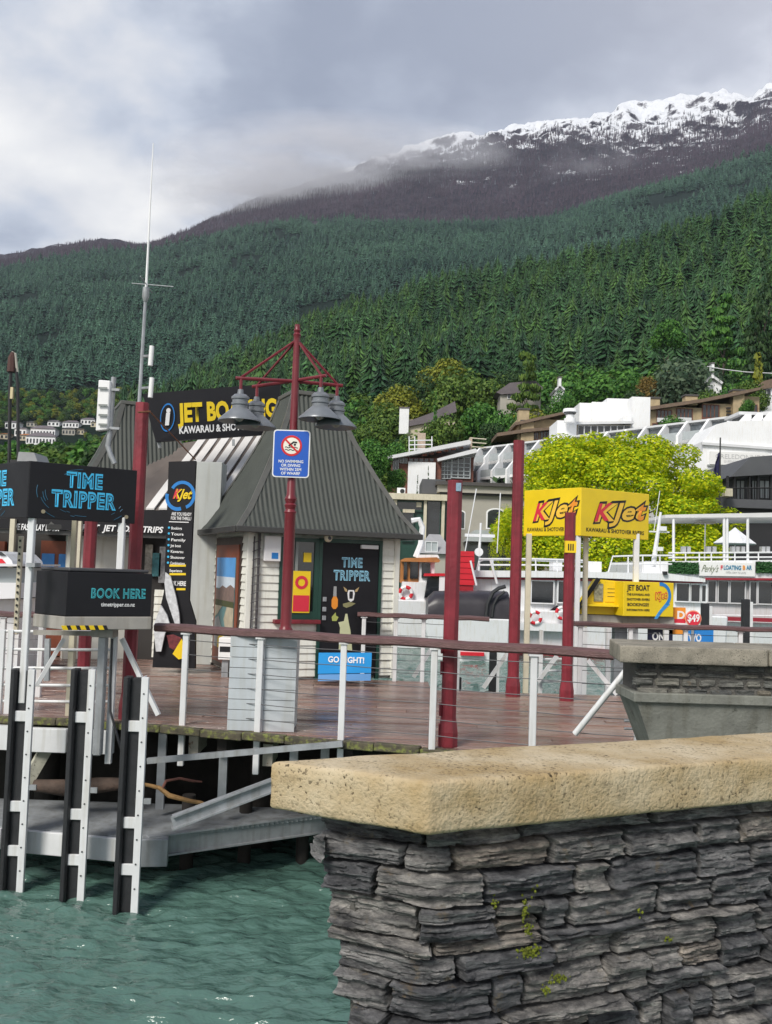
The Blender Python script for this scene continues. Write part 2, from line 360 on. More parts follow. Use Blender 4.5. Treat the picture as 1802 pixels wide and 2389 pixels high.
NEARSKY = [(-900, 1010), (200, 990), (300, 915), (400, 862), (500, 812), (560, 785), (640, 742), (720, 706), (850, 668), (1000, 632), (1150, 612), (1300, 588), (1400, 552), (1500, 508), (1560, 488), (1668, 446), (1900, 350), (2600, 200)]
NEARMID = [(-900, 1030), (200, 1010), (400, 925), (640, 850), (850, 800), (1150, 760), (1400, 715), (1668, 650), (2600, 500)]
NEARLOW = [(-900, 1040), (200, 1030), (640, 950), (850, 900), (1150, 865), (1668, 840), (2600, 760)]
GB, gridB = terrain('near_hill', [(96, -.6), (108, .4), (150, [(-900, 1075), (500, 1065), (1668, 1050), (2600, 1040)]), (200, [(-900, 1050), (500, 1045), (850, 985), (1100, 960), (1668, 930), (2600, 900)]), (270, NEARLOW), (430, NEARMID), (640, NEARSKY), (760, [(a, b_ + 45) for a, b_ in NEARSKY])], slope_mat('near_hill_floor', 'near'), 12, 8, 90)

# ---- conifers as one mass on each slope
def conifer_mesh(name, mt, seed, tiers=7, blades=9, wide=.20):
    rng = random.Random(seed); b = MB()
    for t in range(tiers):
        f_ = t / (tiers - 1); z0 = .06 + .82 * f_ + rng.uniform(-.012, .012); r_ = (wide * (1 - f_) ** .85 + .018) * rng.uniform(.82, 1.12); h = (.26 * (1 - .35 * f_)) * (7 / tiers) ** .5
        n = max(5, int(blades * (1 - .35 * f_))); ph = rng.random() * 6.28; top = (rng.uniform(-.01, .01), rng.uniform(-.01, .01), min(1.0, z0 + h))
        for k in range(n):
            a = ph + 2 * math.pi * (k + rng.uniform(-.25, .25)) / n; rr_ = r_ * rng.uniform(.65, 1.2); dz = rng.uniform(-.03, .03)
            hw = math.pi / n * 1.0
            p = (math.cos(a) * rr_, math.sin(a) * rr_, z0 + dz)
            q0 = (math.cos(a - hw) * rr_ * .5, math.sin(a - hw) * rr_ * .5, z0 + h * .30); q1 = (math.cos(a + hw) * rr_ * .5, math.sin(a + hw) * rr_ * .5, z0 + h * .30)
            b.add([top, q0, p, q1], [(0, 1, 2), (0, 2, 3)])
    b.tube([(0, 0, -.05), (0, 0, .5)], [.02, .01], 5, False)
    return b.mesh(name, mt)
def scatter(name, label, cat, grid, n, rmin, rmax, amin, amax, hmin, hmax, protos, seed, keep=None):
    rs = np.random.RandomState(seed)   # heights: many small trees, a few tall ones
    a = np.radians(rs.uniform(amin, amax, n)); r_ = np.sqrt(rs.uniform(rmin ** 2, rmax ** 2, n)) if rmax / rmin > 1.6 else rs.uniform(rmin, rmax, n)
    z = sample(grid, r_, a); x = r_ * np.sin(a); y = r_ * np.cos(a)
    k = np.ones(n, bool) if keep is None else keep(x, y, z, r_, a)
    x, y, z, r_ = x[k], y[k], z[k], r_[k]; n = len(x)
    me = bpy.data.meshes.new(name); me.from_pydata(np.stack([x, y, z], -1).tolist(), [], [])
    cl = fbm(x / 60, y / 60, 3) * 1.2
    hh = (hmin + (hmax - hmin) * np.clip(rs.rand(n) ** 1.7 * .8 + .08 + cl * .6, 0, 1))
    for nm, val, ty in (('hh', hh, 'FLOAT'), ('rot', rs.uniform(0, 6.28, n), 'FLOAT'), ('pick', rs.randint(0, len(protos), n), 'INT')):
        at_ = me.attributes.new(nm, ty, 'POINT'); at_.data.foreach_set('value', np.asarray(val, np.int32 if ty == 'INT' else np.float32))
    o = link(name, me); tag(o, label, cat, kind='stuff')
    col = bpy.data.collections.new(name + '_kinds')
    for i, p in enumerate(protos):
        po = bpy.data.objects.new(name + '_kind_%s' % 'abcdef'[i], p); col.objects.link(po)
    g = bpy.data.node_groups.new(name + '_scatter', 'GeometryNodeTree')
    g.interface.new_socket('Geometry', in_out='INPUT', socket_type='NodeSocketGeometry'); g.interface.new_socket('Geometry', in_out='OUTPUT', socket_type='NodeSocketGeometry')
    gi = g.nodes.new('NodeGroupInput'); go = g.nodes.new('NodeGroupOutput'); ip = g.nodes.new('GeometryNodeInstanceOnPoints'); ci = g.nodes.new('GeometryNodeCollectionInfo')
    ci.inputs['Collection'].default_value = col; ci.inputs['Separate Children'].default_value = True; ci.inputs['Reset Children'].default_value = True
    mp = g.nodes.new('GeometryNodeMeshToPoints')
    def attr(nm, ty):
        q = g.nodes.new('GeometryNodeInputNamedAttribute'); q.data_type = ty; q.inputs['Name'].default_value = nm; return q.outputs['Attribute']
    cx = g.nodes.new('ShaderNodeCombineXYZ'); g.links.new(attr('rot', 'FLOAT'), cx.inputs[2])
    g.links.new(gi.outputs[0], mp.inputs[0]); g.links.new(mp.outputs[0], ip.inputs['Points']); g.links.new(ci.outputs[0], ip.inputs['Instance'])
    ip.inputs['Pick Instance'].default_value = True; g.links.new(attr('pick', 'INT'), ip.inputs['Instance Index'])
    g.links.new(cx.outputs[0], ip.inputs['Rotation']); g.links.new(attr('hh', 'FLOAT'), ip.inputs['Scale']); g.links.new(ip.outputs[0], go.inputs[0])
    md = o.modifiers.new('scatter', 'NODES'); md.node_group = g
    return o
far_fir = leafmat('far_fir', (.011, .044, .032), (.074, .165, .098), 0, True, .0045)
near_fir = leafmat('near_fir', (.004, .027, .016), (.062, .150, .046), 0, True, .014)
near_fir_b = leafmat('near_fir_bright', (.010, .045, .012), (.080, .165, .036), 0, True, .02)
larch = leafmat('bare_larch', (.026, .017, .030), (.105, .070, .100), 0, True, .005)
frost = leafmat('frosted_fir', (.045, .05, .065), (.20, .21, .24), 0, True)
AMX = 26.5
scatter('forest_on_far_slope', 'dark green conifer forest covering the lower mountain slope', 'forest', gridA, 26000, 760, 2330, -AMX, AMX, 9, 27, [conifer_mesh('fir', far_fir, 1, 8, 8, .34), conifer_mesh('fir', far_fir, 2, 7, 8, .46), conifer_mesh('fir', far_fir, 3, 9, 8, .27)], 11, keep=lambda x, y, z, r_, a: (fbm(x / 90 + 5, y / 90, 3) > -.17) & (r_ > np.interp(np.degrees(a), [-26, -15, -8], [930, 930, 760])))
scatter('forest_on_near_hill', 'brighter green conifer forest on the nearer hill behind the town', 'forest', gridB, 6600, 275, 668, -16, AMX, 5, 26, [conifer_mesh('pine', near_fir, 4, 15, 12, .25), conifer_mesh('pine', near_fir, 5, 13, 13, .34), conifer_mesh('pine', near_fir_b, 6, 15, 12, .24), conifer_mesh('pine', near_fir, 16, 12, 13, .42), conifer_mesh('pine', near_fir_b, 26, 12, 13, .38), conifer_mesh('pine', near_fir, 36, 17, 11, .19)], 12,
        keep=lambda x, y, z, r_, a: (z > 6) & (fbm(x / 35 + 9, y / 35, 3) > -.2))
scatter('larch_forest_below_snow', 'bare purple brown larch forest below the snow line', 'forest', gridU, 15000, 2300, 3000, -AMX, AMX, 14, 24, [conifer_mesh('larch', larch, 7, 5, 6, .15), conifer_mesh('larch', larch, 8, 6, 6, .13)], 13)
scatter('frosted_trees_on_ridge', 'thin frosted trees scattered along the snowy ridge', 'forest', gridU, 4200, 2560, 3120, -AMX, AMX, 10, 18, [conifer_mesh('frosted', frost, 9, 5, 6, .16), conifer_mesh('frosted', larch, 10, 6, 6, .14)], 14)

# ---- lake
wm = bpy.data.materials.new('lake_water'); wm.use_nodes = True; t = wm.node_tree; b = t.nodes['Principled BSDF']
b.inputs['Base Color'].default_value = (.082, .162, .134, 1); b.inputs['Roughness'].default_value = .07; b.inputs['IOR'].default_value = 1.6
co = t.nodes.new('ShaderNodeTexCoord'); hsum = None
for sc, st, ds in ((2.2, (.45, 1.3, 1), .10), (7.0, (.5, 1.4, 1), .035), (22., (.6, 1.3, 1), .012)):
    mp = t.nodes.new('ShaderNodeMapping'); mp.inputs['Scale'].default_value = st; t.links.new(co.outputs['Object'], mp.inputs[0])
    nz = t.nodes.new('ShaderNodeTexNoise'); nz.inputs['Scale'].default_value = sc; nz.inputs['Detail'].default_value = 3; nz.inputs['Distortion'].default_value = .4; t.links.new(mp.outputs[0], nz.inputs['Vector'])
    bp = t.nodes.new('ShaderNodeBump'); bp.inputs['Strength'].default_value = .9; bp.inputs['Distance'].default_value = ds; t.links.new(nz.outputs['Fac'], bp.inputs['Height'])
    if hsum is not None: t.links.new(hsum, bp.inputs['Normal'])
    hsum = bp.outputs[0]
t.links.new(hsum, b.inputs['Normal'])
def near_waves():
    # a fine patch of real ripples in front of the wharf, inside a coarse sheet that runs to the far shore
    xs = np.concatenate([np.linspace(-700, -14, 12), np.linspace(-13, 13, 620), np.linspace(14, 700, 12)])
    ys = np.concatenate([np.linspace(-60, 2, 6), np.linspace(2.5, 22, 520), np.linspace(22.6, 60, 160), np.geomspace(61, 900, 20)])
    X, Y = np.meshgrid(xs, ys); H = np.zeros_like(X)
    fade = np.clip((X + 13) / 2, 0, 1) * np.clip((13 - X) / 2, 0, 1) * np.clip((Y - 2.5) / 1, 0, 1) * np.clip((60 - Y) / 10, 0, 1)
    H += .06 * fbm(X * .9 + 40, Y * 1.9, 3, .55) + .125 * fbm(X * 3.0 + .6 * Y, Y * 8.4 + 9, 3, .62)
    H += .045 * fbm(X * 5.5 + 3 - Y, Y * 13 + 2, 2) - .07 * np.abs(fbm(X * 2.3 - .7 * Y, Y * 6 + 4, 3)) - .03 * np.abs(fbm(X * 4.1 + .9 * Y + 7, Y * 9 + 1, 2))
    H = WATER + H * fade
    nr, na = X.shape; idx = np.arange(nr * na).reshape(nr, na)
    me = bpy.data.meshes.new('lake'); me.from_pydata(np.stack([X, Y, H], -1).reshape(-1, 3).tolist(), [], np.stack([idx[:-1, :-1], idx[:-1, 1:], idx[1:, 1:], idx[1:, :-1]], -1).reshape(-1, 4).tolist())
    me.materials.append(wm); me.polygons.foreach_set('use_smooth', [True] * len(me.polygons))
    return link('lake', me)
tag(near_waves(), kind='structure')
MB().box(-1500, 1500, -300, 5000, -12, -10).build('lake_bed', M('lake_bed', (.05, .06, .05), .9)).__setitem__('kind', 'structure')
# ================================================================== shore ground and quay
m_asph = M('promenade_paving', (.16, .155, .145), .8, var=.2, vs=2, bump=.2, bs=20)
MB().prism([(-400, 62, 0), (-60, 58, 0), (60, 56, 0), (400, 62, 0), (400, 330, 0), (-400, 330, 0)], (0, 0, -6)).build('quay_ground', M('quay_concrete', (.22, .21, .19), .85, var=.2, vs=.4)).__setitem__('kind', 'structure')
rng = random.Random(5)

# ================================================================== near stone wall with a cap slab
C2 = Vector((.128, 2.36, 0)); L2 = Vector((-.289, 2.557, 0)); WD = Vector((.912, .410, 0)).normalized()
CAPT = EYE - .523; CAPH = .13
def cap_slab(name, poly, z1, h, mt, parent, seed, disp=.006, cuts=26):
    bm = bmesh.new(); vs = [bm.verts.new((p[0], p[1], z1)) for p in poly]; f = bm.faces.new(vs)
    r = bmesh.ops.extrude_face_region(bm, geom=[f]); bmesh.ops.translate(bm, verts=[v for v in r['geom'] if isinstance(v, bmesh.types.BMVert)], vec=(0, 0, -h))
    bmesh.ops.recalc_face_normals(bm, faces=bm.faces)
    bmesh.ops.bevel(bm, geom=bm.edges[:], offset=.012, segments=3, affect='EDGES', profile=.5)
    for _ in range(6):
        ed = [e_ for e_ in bm.edges if e_.calc_length() > .030]
        if not ed: break
        bmesh.ops.subdivide_edges(bm, edges=ed, cuts=1, use_grid_fill=True)
        bmesh.ops.triangulate(bm, faces=[q for q in bm.faces if len(q.verts) > 4])
    bm.normal_update()
    co = np.array([v.co for v in bm.verts]); n = fbm(co[:, 0] * 14 + co[:, 2] * 9 + seed, co[:, 1] * 14 + co[:, 2] * 13, 4) 
    n2 = fbm(co[:, 0] * 3 + seed, co[:, 1] * 3 + co[:, 2] * 5, 2)
    side = np.array([1 - abs(v.normal.z) for v in bm.verts])
    for v, a, b_, sd_ in zip(bm.verts, n, n2, side): v.co += v.normal * (a * disp * (1 + 1.5 * sd_) + b_ * .006)
    me = bpy.data.meshes.new(name); bm.to_mesh(me); bm.free(); me.materials.append(mt)
    me.polygons.foreach_set('use_smooth', [True] * len(me.polygons))
    return link(name, me, parent)
def capmat(name, ca, cb, dark):
    mt = bpy.data.materials.new(name); mt.use_nodes = True; t = mt.node_tree; b = t.nodes['Principled BSDF']; nw = t.nodes.new; lk = t.links.new
    co = nw('ShaderNodeTexCoord')
    def nz(s, d=6, r_=.6):
        q = nw('ShaderNodeTexNoise'); q.inputs['Scale'].default_value = s; q.inputs['Detail'].default_value = d; q.inputs['Roughness'].default_value = r_; lk(co.outputs['Object'], q.inputs['Vector']); return q.outputs['Fac']
    r1 = nw('ShaderNodeValToRGB'); lk(nz(5), r1.inputs[0]); r1.color_ramp.elements[0].position = .34; r1.color_ramp.elements[0].color = tuple(ca) + (1,); r1.color_ramp.elements[1].position = .66; r1.color_ramp.elements[1].color = tuple(cb) + (1,)
    # pits and dark aggregate, strongest on the vertical faces where the concrete was left rough
    ge = nw('ShaderNodeNewGeometry'); sp = nw('ShaderNodeSeparateXYZ'); lk(ge.outputs['True Normal'], sp.inputs[0])
    vo = nw('ShaderNodeTexNoise'); vo.inputs['Scale'].default_value = 105; vo.inputs['Detail'].default_value = 3; lk(co.outputs['Object'], vo.inputs['Vector'])
    r2 = nw('ShaderNodeValToRGB'); lk(vo.outputs['Fac'], r2.inputs[0]); r2.color_ramp.elements[0].position = .33; r2.color_ramp.elements[0].color = (1, 1, 1, 1); r2.color_ramp.elements[1].position = .44; r2.color_ramp.elements[1].color = (0, 0, 0, 1)
    r3 = nw('ShaderNodeValToRGB'); lk(nz(9, 5, .7), r3.inputs[0]); r3.color_ramp.elements[0].position = .40; r3.color_ramp.elements[1].position = .62
    mu = nw('ShaderNodeMath'); mu.operation = 'MULTIPLY'; lk(r2.outputs[0], mu.inputs[0]); lk(r3.outputs[0], mu.inputs[1])
    mx = nw('ShaderNodeMix'); mx.data_type = 'RGBA'; lk(mu.outputs[0], mx.inputs[0]); lk(r1.outputs[0], mx.inputs[6]); mx.inputs[7].default_value = tuple(dark) + (1,)
    # soft dark stains
    r4 = nw('ShaderNodeValToRGB'); lk(nz(13, 8, .75), r4.inputs[0]); r4.color_ramp.elements[0].position = .56; r4.color_ramp.elements[1].position = .74; r4.color_ramp.elements[1].color = (.6, .6, .6, 1)
    m2 = nw('ShaderNodeMix'); m2.data_type = 'RGBA'; lk(r4.outputs[0], m2.inputs[0]); lk(mx.outputs[2], m2.inputs[6]); m2.inputs[7].default_value = tuple(k * 2.2 for k in dark) + (1,)
    lk(m2.outputs[2], b.inputs['Base Color']); b.inputs['Roughness'].default_value = .88; b.inputs['Specular IOR Level'].default_value = .25
    bp = nw('ShaderNodeBump'); bp.inputs['Strength'].default_value = .7; bp.inputs['Distance'].default_value = .006; lk(vo.outputs['Fac'], bp.inputs['Height'])
    b2 = nw('ShaderNodeBump'); b2.inputs['Strength'].default_value = .5; b2.inputs['Distance'].default_value = .012; lk(nz(34, 5, .65), b2.inputs['Height']); lk(bp.outputs[0], b2.inputs['Normal']); lk(b2.outputs[0], b.inputs['Normal'])
    return mt
m_cap = capmat('tan_concrete', (.41, .30, .155), (.58, .485, .335), (.05, .038, .022))
wall = thing('stone_wall', 'schist stone wall with thick tan concrete cap in the foreground', 'wall', (C2.x, C2.y, 0))
cap_slab('cap', [C2, C2 + WD * 2.6, L2 + WD * 2.85, L2], CAPT, CAPH, m_cap, wall, 1)
# stone courses run along the end face and then round the corner along the long face
OV = .045
nl = Vector((WD.y, -WD.x, 0)); e1 = (C2 - L2).normalized(); ne = Vector((e1.y, -e1.x, 0))
Ci = C2 - nl * OV - ne * OV + Vector((.01, 0, 0)); Li = L2 - ne * OV + e1 * .115; LEN1 = (Ci - Li).length
def wallpt(s):                      # s < 0 on the end face, > 0 on the long face
    if s < -LEN1: d_ = s + LEN1; return Li - WD * d_, -nl if False else Vector((-WD.y, WD.x, 0))
    cr_ = .05
    if s < -cr_: return Ci + e1 * s, ne
    if s > cr_: return Ci + WD * s, nl
    k = (s + cr_) / (2 * cr_); a = Ci - e1 * cr_; b_ = Ci + WD * cr_
    return a.lerp(Ci, k).lerp(Ci.lerp(b_, k), k), ne.lerp(nl, k).normalized()
def schist(name, tones):
    mt = bpy.data.materials.new(name); mt.use_nodes = True; t = mt.node_tree; b = t.nodes['Principled BSDF']; nw = t.nodes.new; lk = t.links.new
    co = nw('ShaderNodeTexCoord'); oi = nw('ShaderNodeObjectInfo')
    mp = nw('ShaderNodeMapping'); lk(co.outputs['Object'], mp.inputs[0]); mp.inputs['Scale'].default_value = (1.6, 1.6, 6.5); mp.inputs['Rotation'].default_value = (.06, .05, 0)
    ad = nw('ShaderNodeVectorMath'); ad.operation = 'ADD'; lk(mp.outputs[0], ad.inputs[0])
    sc = nw('ShaderNodeMath'); sc.operation = 'MULTIPLY'; lk(oi.outputs['Random'], sc.inputs[0]); sc.inputs[1].default_value = 40
    lk(sc.outputs[0], ad.inputs[1])
    def nz(s, d=7, r_=.65, v=None):
        q = nw('ShaderNodeTexNoise'); q.inputs['Scale'].default_value = s; q.inputs['Detail'].default_value = d; q.inputs['Roughness'].default_value = r_; lk(v or ad.outputs[0], q.inputs['Vector']); return q.outputs['Fac']
    lay = nz(7, 9, .72)
    r1 = nw('ShaderNodeValToRGB'); lk(lay, r1.inputs[0]); el = r1.color_ramp.elements
    for k_ in range(2): el.new(.5)
    for q, (p, c) in zip(el, ((.30, tones[0]), (.44, tones[1]), (.56, tones[2]), (.70, tones[3]))): q.position = p; q.color = tuple(c) + (1,)
    # each stone its own tone
    r2 = nw('ShaderNodeValToRGB'); lk(oi.outputs['Random'], r2.inputs[0]); e2 = r2.color_ramp.elements; r2.color_ramp.interpolation = 'LINEAR'
    for k_ in range(3): e2.new(.5)
    for q, (p, c) in zip(e2, ((0, (.50, .52, .57)), (.3, (.78, .80, .84)), (.55, (1.02, 1.02, 1.02)), (.8, (1.28, 1.24, 1.18)), (1, (1.18, 1.05, .92)))): q.position = p; q.color = tuple(c) + (1,)
    mx = nw('ShaderNodeMix'); mx.data_type = 'RGBA'; mx.blend_type = 'MULTIPLY'; mx.inputs[0].default_value = 1; lk(r1.outputs[0], mx.inputs[6]); lk(r2.outputs[0], mx.inputs[7])
    r3 = nw('ShaderNodeValToRGB'); lk(nz(16, 6, .7, co.outputs['Object']), r3.inputs[0]); r3.color_ramp.elements[0].position = .61; r3.color_ramp.elements[1].position = .74
    m2 = nw('ShaderNodeMix'); m2.data_type = 'RGBA'; lk(r3.outputs[0], m2.inputs[0]); lk(mx.outputs[2], m2.inputs[6]); m2.inputs[7].default_value = (.20, .15, .09, 1)
    lk(m2.outputs[2], b.inputs['Base Color']); b.inputs['Roughness'].default_value = .68; b.inputs['Specular IOR Level'].default_value = .4
    bp = nw('ShaderNodeBump'); bp.inputs['Strength'].default_value = 1.0; bp.inputs['Distance'].default_value = .028; lk(lay, bp.inputs['Height'])
    b2 = nw('ShaderNodeBump'); b2.inputs['Strength'].default_value = .8; b2.inputs['Distance'].default_value = .005; lk(nz(60, 5, .6), b2.inputs['Height']); lk(bp.outputs[0], b2.inputs['Normal']); lk(b2.outputs[0], b.inputs['Normal'])
    return mt
m_sch = schist('schist', ((.020, .020, .024), (.13, .128, .128), (.29, .28, .27), (.54, .52, .49)))
m_sch2 = schist('schist_far', ((.05, .05, .045), (.13, .13, .12), (.21, .21, .19), (.30, .30, .27)))
m_mort = M('mortar', (.11, .105, .095), .95, var=.3, vs=18, bump=.8, bs=60)
def stone_mesh(fn, s0, s1, zb, zt, seed, proud, mt, nu=36, nv=20, rough=1.0):
    """one schist block: front grid between two wavy bed joints, sides run back into the wall"""
    zb0, zb1 = zb; zt0, zt1 = zt; v = []; f = []
    U = np.linspace(0, 1, nu); V = np.linspace(0, 1, nv); uu, vv = np.meshgrid(U, V)
    s = s0 + (s1 - s0) * uu
    lo = zb0 + (zb1 - zb0) * uu; hi = zt0 + (zt1 - zt0) * uu
    wob = fbm(s * 16 + seed * 3.1, vv * 0 + seed, 3) * .016
    z = lo + (hi - lo) * vv + wob * (1 - abs(2 * vv - 1))
    # ragged outline
    jag = fbm(s * 28 + seed * 1.7, vv * 5 + seed, 3)
    s = s + (np.abs(2 * uu - 1) ** 6) * fbm(vv * 4 + seed * 7, uu * 0 + seed, 3) * .026 * np.sign(uu - .5)
    z = z + (np.abs(2 * vv - 1) ** 5) * jag * .014
    wd = (s1 - s0); ht = max(.01, (zt0 - zb0))
    eu = np.clip(np.minimum(uu, 1 - uu) * wd / .007, 0, 1); ev = np.clip(np.minimum(vv, 1 - vv) * ht / .006, 0, 1)
    edge = np.sqrt(np.clip(1 - (1 - eu) ** 2, 0, 1)) * np.sqrt(np.clip(1 - (1 - ev) ** 2, 0, 1))
    lay = fbm(s * 3.5 + seed, z * 42 + seed * 5, 4, .6)           # thin bedding layers
    steps = np.floor(lay * 9) / 9
    d = (proud + .020 * fbm(s * 7 + seed * 9, z * 13, 3) + rough * (.058 * steps + .018 * lay)) * edge - .030 * (1 - edge)
    pts = []
    for j in range(nv):
        for i in range(nu):
            p, n = fn(float(s[j, i])); q = p + n * float(d[j, i]); v.append((q.x, q.y, float(z[j, i])))
    idx = lambda j, i: j * nu + i
    for j in range(nv - 1):
        for i in range(nu - 1): f.append((idx(j, i), idx(j, i + 1), idx(j + 1, i + 1), idx(j + 1, i)))
    # back rim
    rim = [idx(0, i) for i in range(nu)] + [idx(j, nu - 1) for j in range(1, nv)] + [idx(nv - 1, i) for i in range(nu - 2, -1, -1)] + [idx(j, 0) for j in range(nv - 2, 0, -1)]
    b0 = len(v)
    for r_ in rim:
        j, i = divmod(r_, nu); p, n = fn(float(s[j, i])); q = p - n * .055; v.append((q.x, q.y, v[r_][2]))
    k = len(rim)
    for i in range(k): f.append((rim[(i + 1) % k], rim[i], b0 + i, b0 + (i + 1) % k))
    me = bpy.data.meshes.new('stone'); me.from_pydata(v, [], f); me.materials.append(mt)
    me.polygons.foreach_set('use_smooth', [True] * len(me.polygons)); me.set_sharp_from_angle(angle=R(9))
    return me
def courses(fn, sA, sB, ztop, zbot, parent, mt, seed, hmin=.042, hmax=.105, wmin=.10, wmax=.40, gap=.006, tilt=.035, nu=36, nv=20, rough=1.0, proudmax=.03):
    rg = random.Random(seed); z = ztop; row = 0; sd = seed * 10
    while z > zbot:
        h = rg.uniform(hmin, hmax); tl = rg.uniform(-tilt, tilt) * .6 + .02
        wav = rg.random() * 50
        zf = lambda s, base, wv: base + tl * 0 + .022 * float(fbm(s * 1.7 + wv, wv, 2)) 
        if row == 0: topf = lambda s: ztop - .002
        botf = (lambda b_, wv: (lambda s: b_ + .035 * float(fbm(s * 2.2 + wv, wv * .3, 2))))(z - h, wav)
        s0_ = sA(z - h / 2) if callable(sA) else sA; s = s0_ + rg.uniform(-.035, .015)
        while s < sB:
            w_ = rg.uniform(wmin, wmax) * (1.15 if h < .065 else .85); e_ = min(s + w_, sB + .1)
            a, b_ = s + gap / 2, e_ - gap / 2
            zt0, zt1, zb0, zb1 = topf(a) - gap / 2, topf(b_) - gap / 2, botf(a) + gap / 2, botf(b_) + gap / 2
            sd += 1; tall = min(zt0 - zb0, zt1 - zb1)
            if tall > .075 and rg.random() < .38 and w_ > .12:             # two thin slabs in one course
                k = rg.uniform(.35, .65); q0 = zb0 + (zt0 - zb0) * k; q1 = zb1 + (zt1 - zb1) * min(.8, max(.2, k + rg.uniform(-.12, .12)))
                link('stone', stone_mesh(fn, a, b_, (zb0, zb1), (q0 - gap / 2, q1 - gap / 2), sd, rg.uniform(0, proudmax), mt, nu, max(5, nv - 3), rough), parent)
                sd += 1; c_ = a + (b_ - a) * rg.uniform(.35, .65)
                if rg.random() < .5:
                    qc = q0 + (q1 - q0) * (c_ - a) / (b_ - a); tcn = zt0 + (zt1 - zt0) * (c_ - a) / (b_ - a)
                    link('stone', stone_mesh(fn, a, c_ - gap / 2, (q0 + gap / 2, qc + gap / 2), (zt0, tcn), sd, rg.uniform(0, proudmax), mt, nu // 2 + 3, max(5, nv - 3), rough), parent); sd += 1
                    link('stone', stone_mesh(fn, c_ + gap / 2, b_, (qc + gap / 2, q1 + gap / 2), (tcn, zt1), sd, rg.uniform(0, proudmax), mt, nu // 2 + 3, max(5, nv - 3), rough), parent)
                else: link('stone', stone_mesh(fn, a, b_, (q0 + gap / 2, q1 + gap / 2), (zt0, zt1), sd, rg.uniform(0, proudmax), mt, nu, max(5, nv - 3), rough), parent)
            elif tall > .015:
                link('stone', stone_mesh(fn, a, b_, (zb0, zb1), (zt0, zt1), sd, rg.uniform(0, proudmax), mt, nu, nv, rough), parent)
            s = e_
        topf = botf; z -= h; row += 1
courses(wallpt, lambda z: -LEN1 + .21 * (CAPT - CAPH - z), 1.62, CAPT - CAPH, .18, wall, m_sch, 3, .034, .108, .08, .38, .006)
core = MB(); o_ = .046
_bk = Vector((-WD.y, WD.x, 0)) * .30; _zt = CAPT - CAPH + .01; _lo = Li + e1 * .55
core.hexa([_lo - ne * o_ + e1 * .05 - Z * 3, Ci - nl * o_ - ne * o_ - Z * 3, Ci + WD * 2.4 - Z * 3, _lo + WD * 2.4 - Z * 3] + [Li - ne * o_ + e1 * .075 + Z * _zt, Ci - nl * o_ - ne * o_ + Z * _zt, Ci + WD * 2.4 + Z * _zt, Li + WD * 2.4 + e1 * .075 + Z * _zt])
core.hexa([Ci - nl * o_ - ne * o_ - Z * 3, Ci - nl * o_ + WD * 2.4 - Z * 3, Ci + WD * 2.4 + _bk * .9 - Z * 3, Ci + _bk * .9 - Z * 3] + [Ci - nl * o_ - ne * o_ + Z * _zt, Ci - nl * o_ + WD * 2.4 + Z * _zt, Ci + WD * 2.4 + _bk * .9 + Z * _zt, Ci + _bk * .9 + Z * _zt])
core.build('mortar_core', m_mort, wall)
# moss in the joints
m_moss = M('moss', (.22, .26, .02), .95, var=.45, vs=30, bump=1, bs=200)
def moss_on(fn, spots, parent, seed):
    rg = random.Random(seed); b = MB()
    for s, z, ds, dz, n in spots:
        for _ in range(n):
            a = s + rg.gauss(0, ds); zz = z + rg.gauss(0, dz); p, nn_ = fn(a); r_ = rg.uniform(.0014, .0042); p = p + nn_ * rg.uniform(.010, .030); p.z = zz
            b.tube([p - Vector((0, 0, r_)), p, p + Vector((0, 0, r_))], [r_ * .5, r_, r_ * .4], 5)
    o = b.build('moss', m_moss, parent, True); o['kind'] = 'stuff'
def s_of(x, y):                     # photograph pixel -> (s, z) on the long face
    d = ray(x, y); t_ = (Ci - CAMP).dot(nl) / d.dot(nl); p = CAMP + d * t_; return (p - Ci).dot(WD), p.z
sp = []
for (x, y, sx, sz, n) in ((1215, 2115, .005, .020, 36), (1232, 2060, .004, .016, 16), (1228, 2215, .020, .008, 110), (1290, 2275, .014, .006, 50), (1265, 2300, .006, .008, 24), (1550, 2185, .004, .004, 14), (1480, 2120, .003, .006, 8), (1225, 2160, .005, .015, 30), (1145, 2100, .006, .01, 15)):
    s, z = s_of(x, y); sp.append((s, z, sx, sz, n))
moss_on(wallpt, sp, wall, 3)

# ================================================================== second stone wall, across the promenade
Y2 = 7.15; X2 = at(1447, 1520, Y2).x
wall2 = thing('stone_wall', 'far stretch of stone wall with weathered cap at the end of the railing', 'wall', (X2, Y2, 0))
m_cap2 = capmat('weathered_concrete', (.20, .185, .15), (.38, .345, .28), (.05, .048, .042))
m_capside = m_cap2
dW = Vector((1, .02, 0)).normalized()
def c2(x, y): return Vector((X2, Y2, 0)) + dW * x + Vector((-dW.y, dW.x, 0)) * y
cap_slab('cap', [c2(0, 0), c2(1.13, 0), c2(1.13, .70), c2(.10, .70)], CAPT, CAPH, m_cap2, wall2, 5, .004)
cap_slab('cap', [c2(1.138, 0), c2(4.5, -.05), c2(4.5, .70), c2(1.138, .70)], CAPT + .002, CAPH, m_cap2, wall2, 6, .004)
def wall2pt(s): return c2(s, .10), Vector((dW.y, -dW.x, 0))
courses(wall2pt, .16, 3.2, CAPT - CAPH, .83, wall2, m_sch2, 8, .05, .09, .12, .30, .012, .03, 12, 7, .6, .012)
MB().prism([c2(.19, .115), c2(4.4, .115), c2(4.4, .6), c2(.19, .6)], (0, 0, .35)).build('mortar_core', m_mort, wall2).location.z += .73
m_plinth = M('sea_wall_concrete', (.20, .205, .18), .85, var=.28, vs=4, bump=.3, bs=40, c2=(.07, .075, .06), thr=.60, streak=.3)
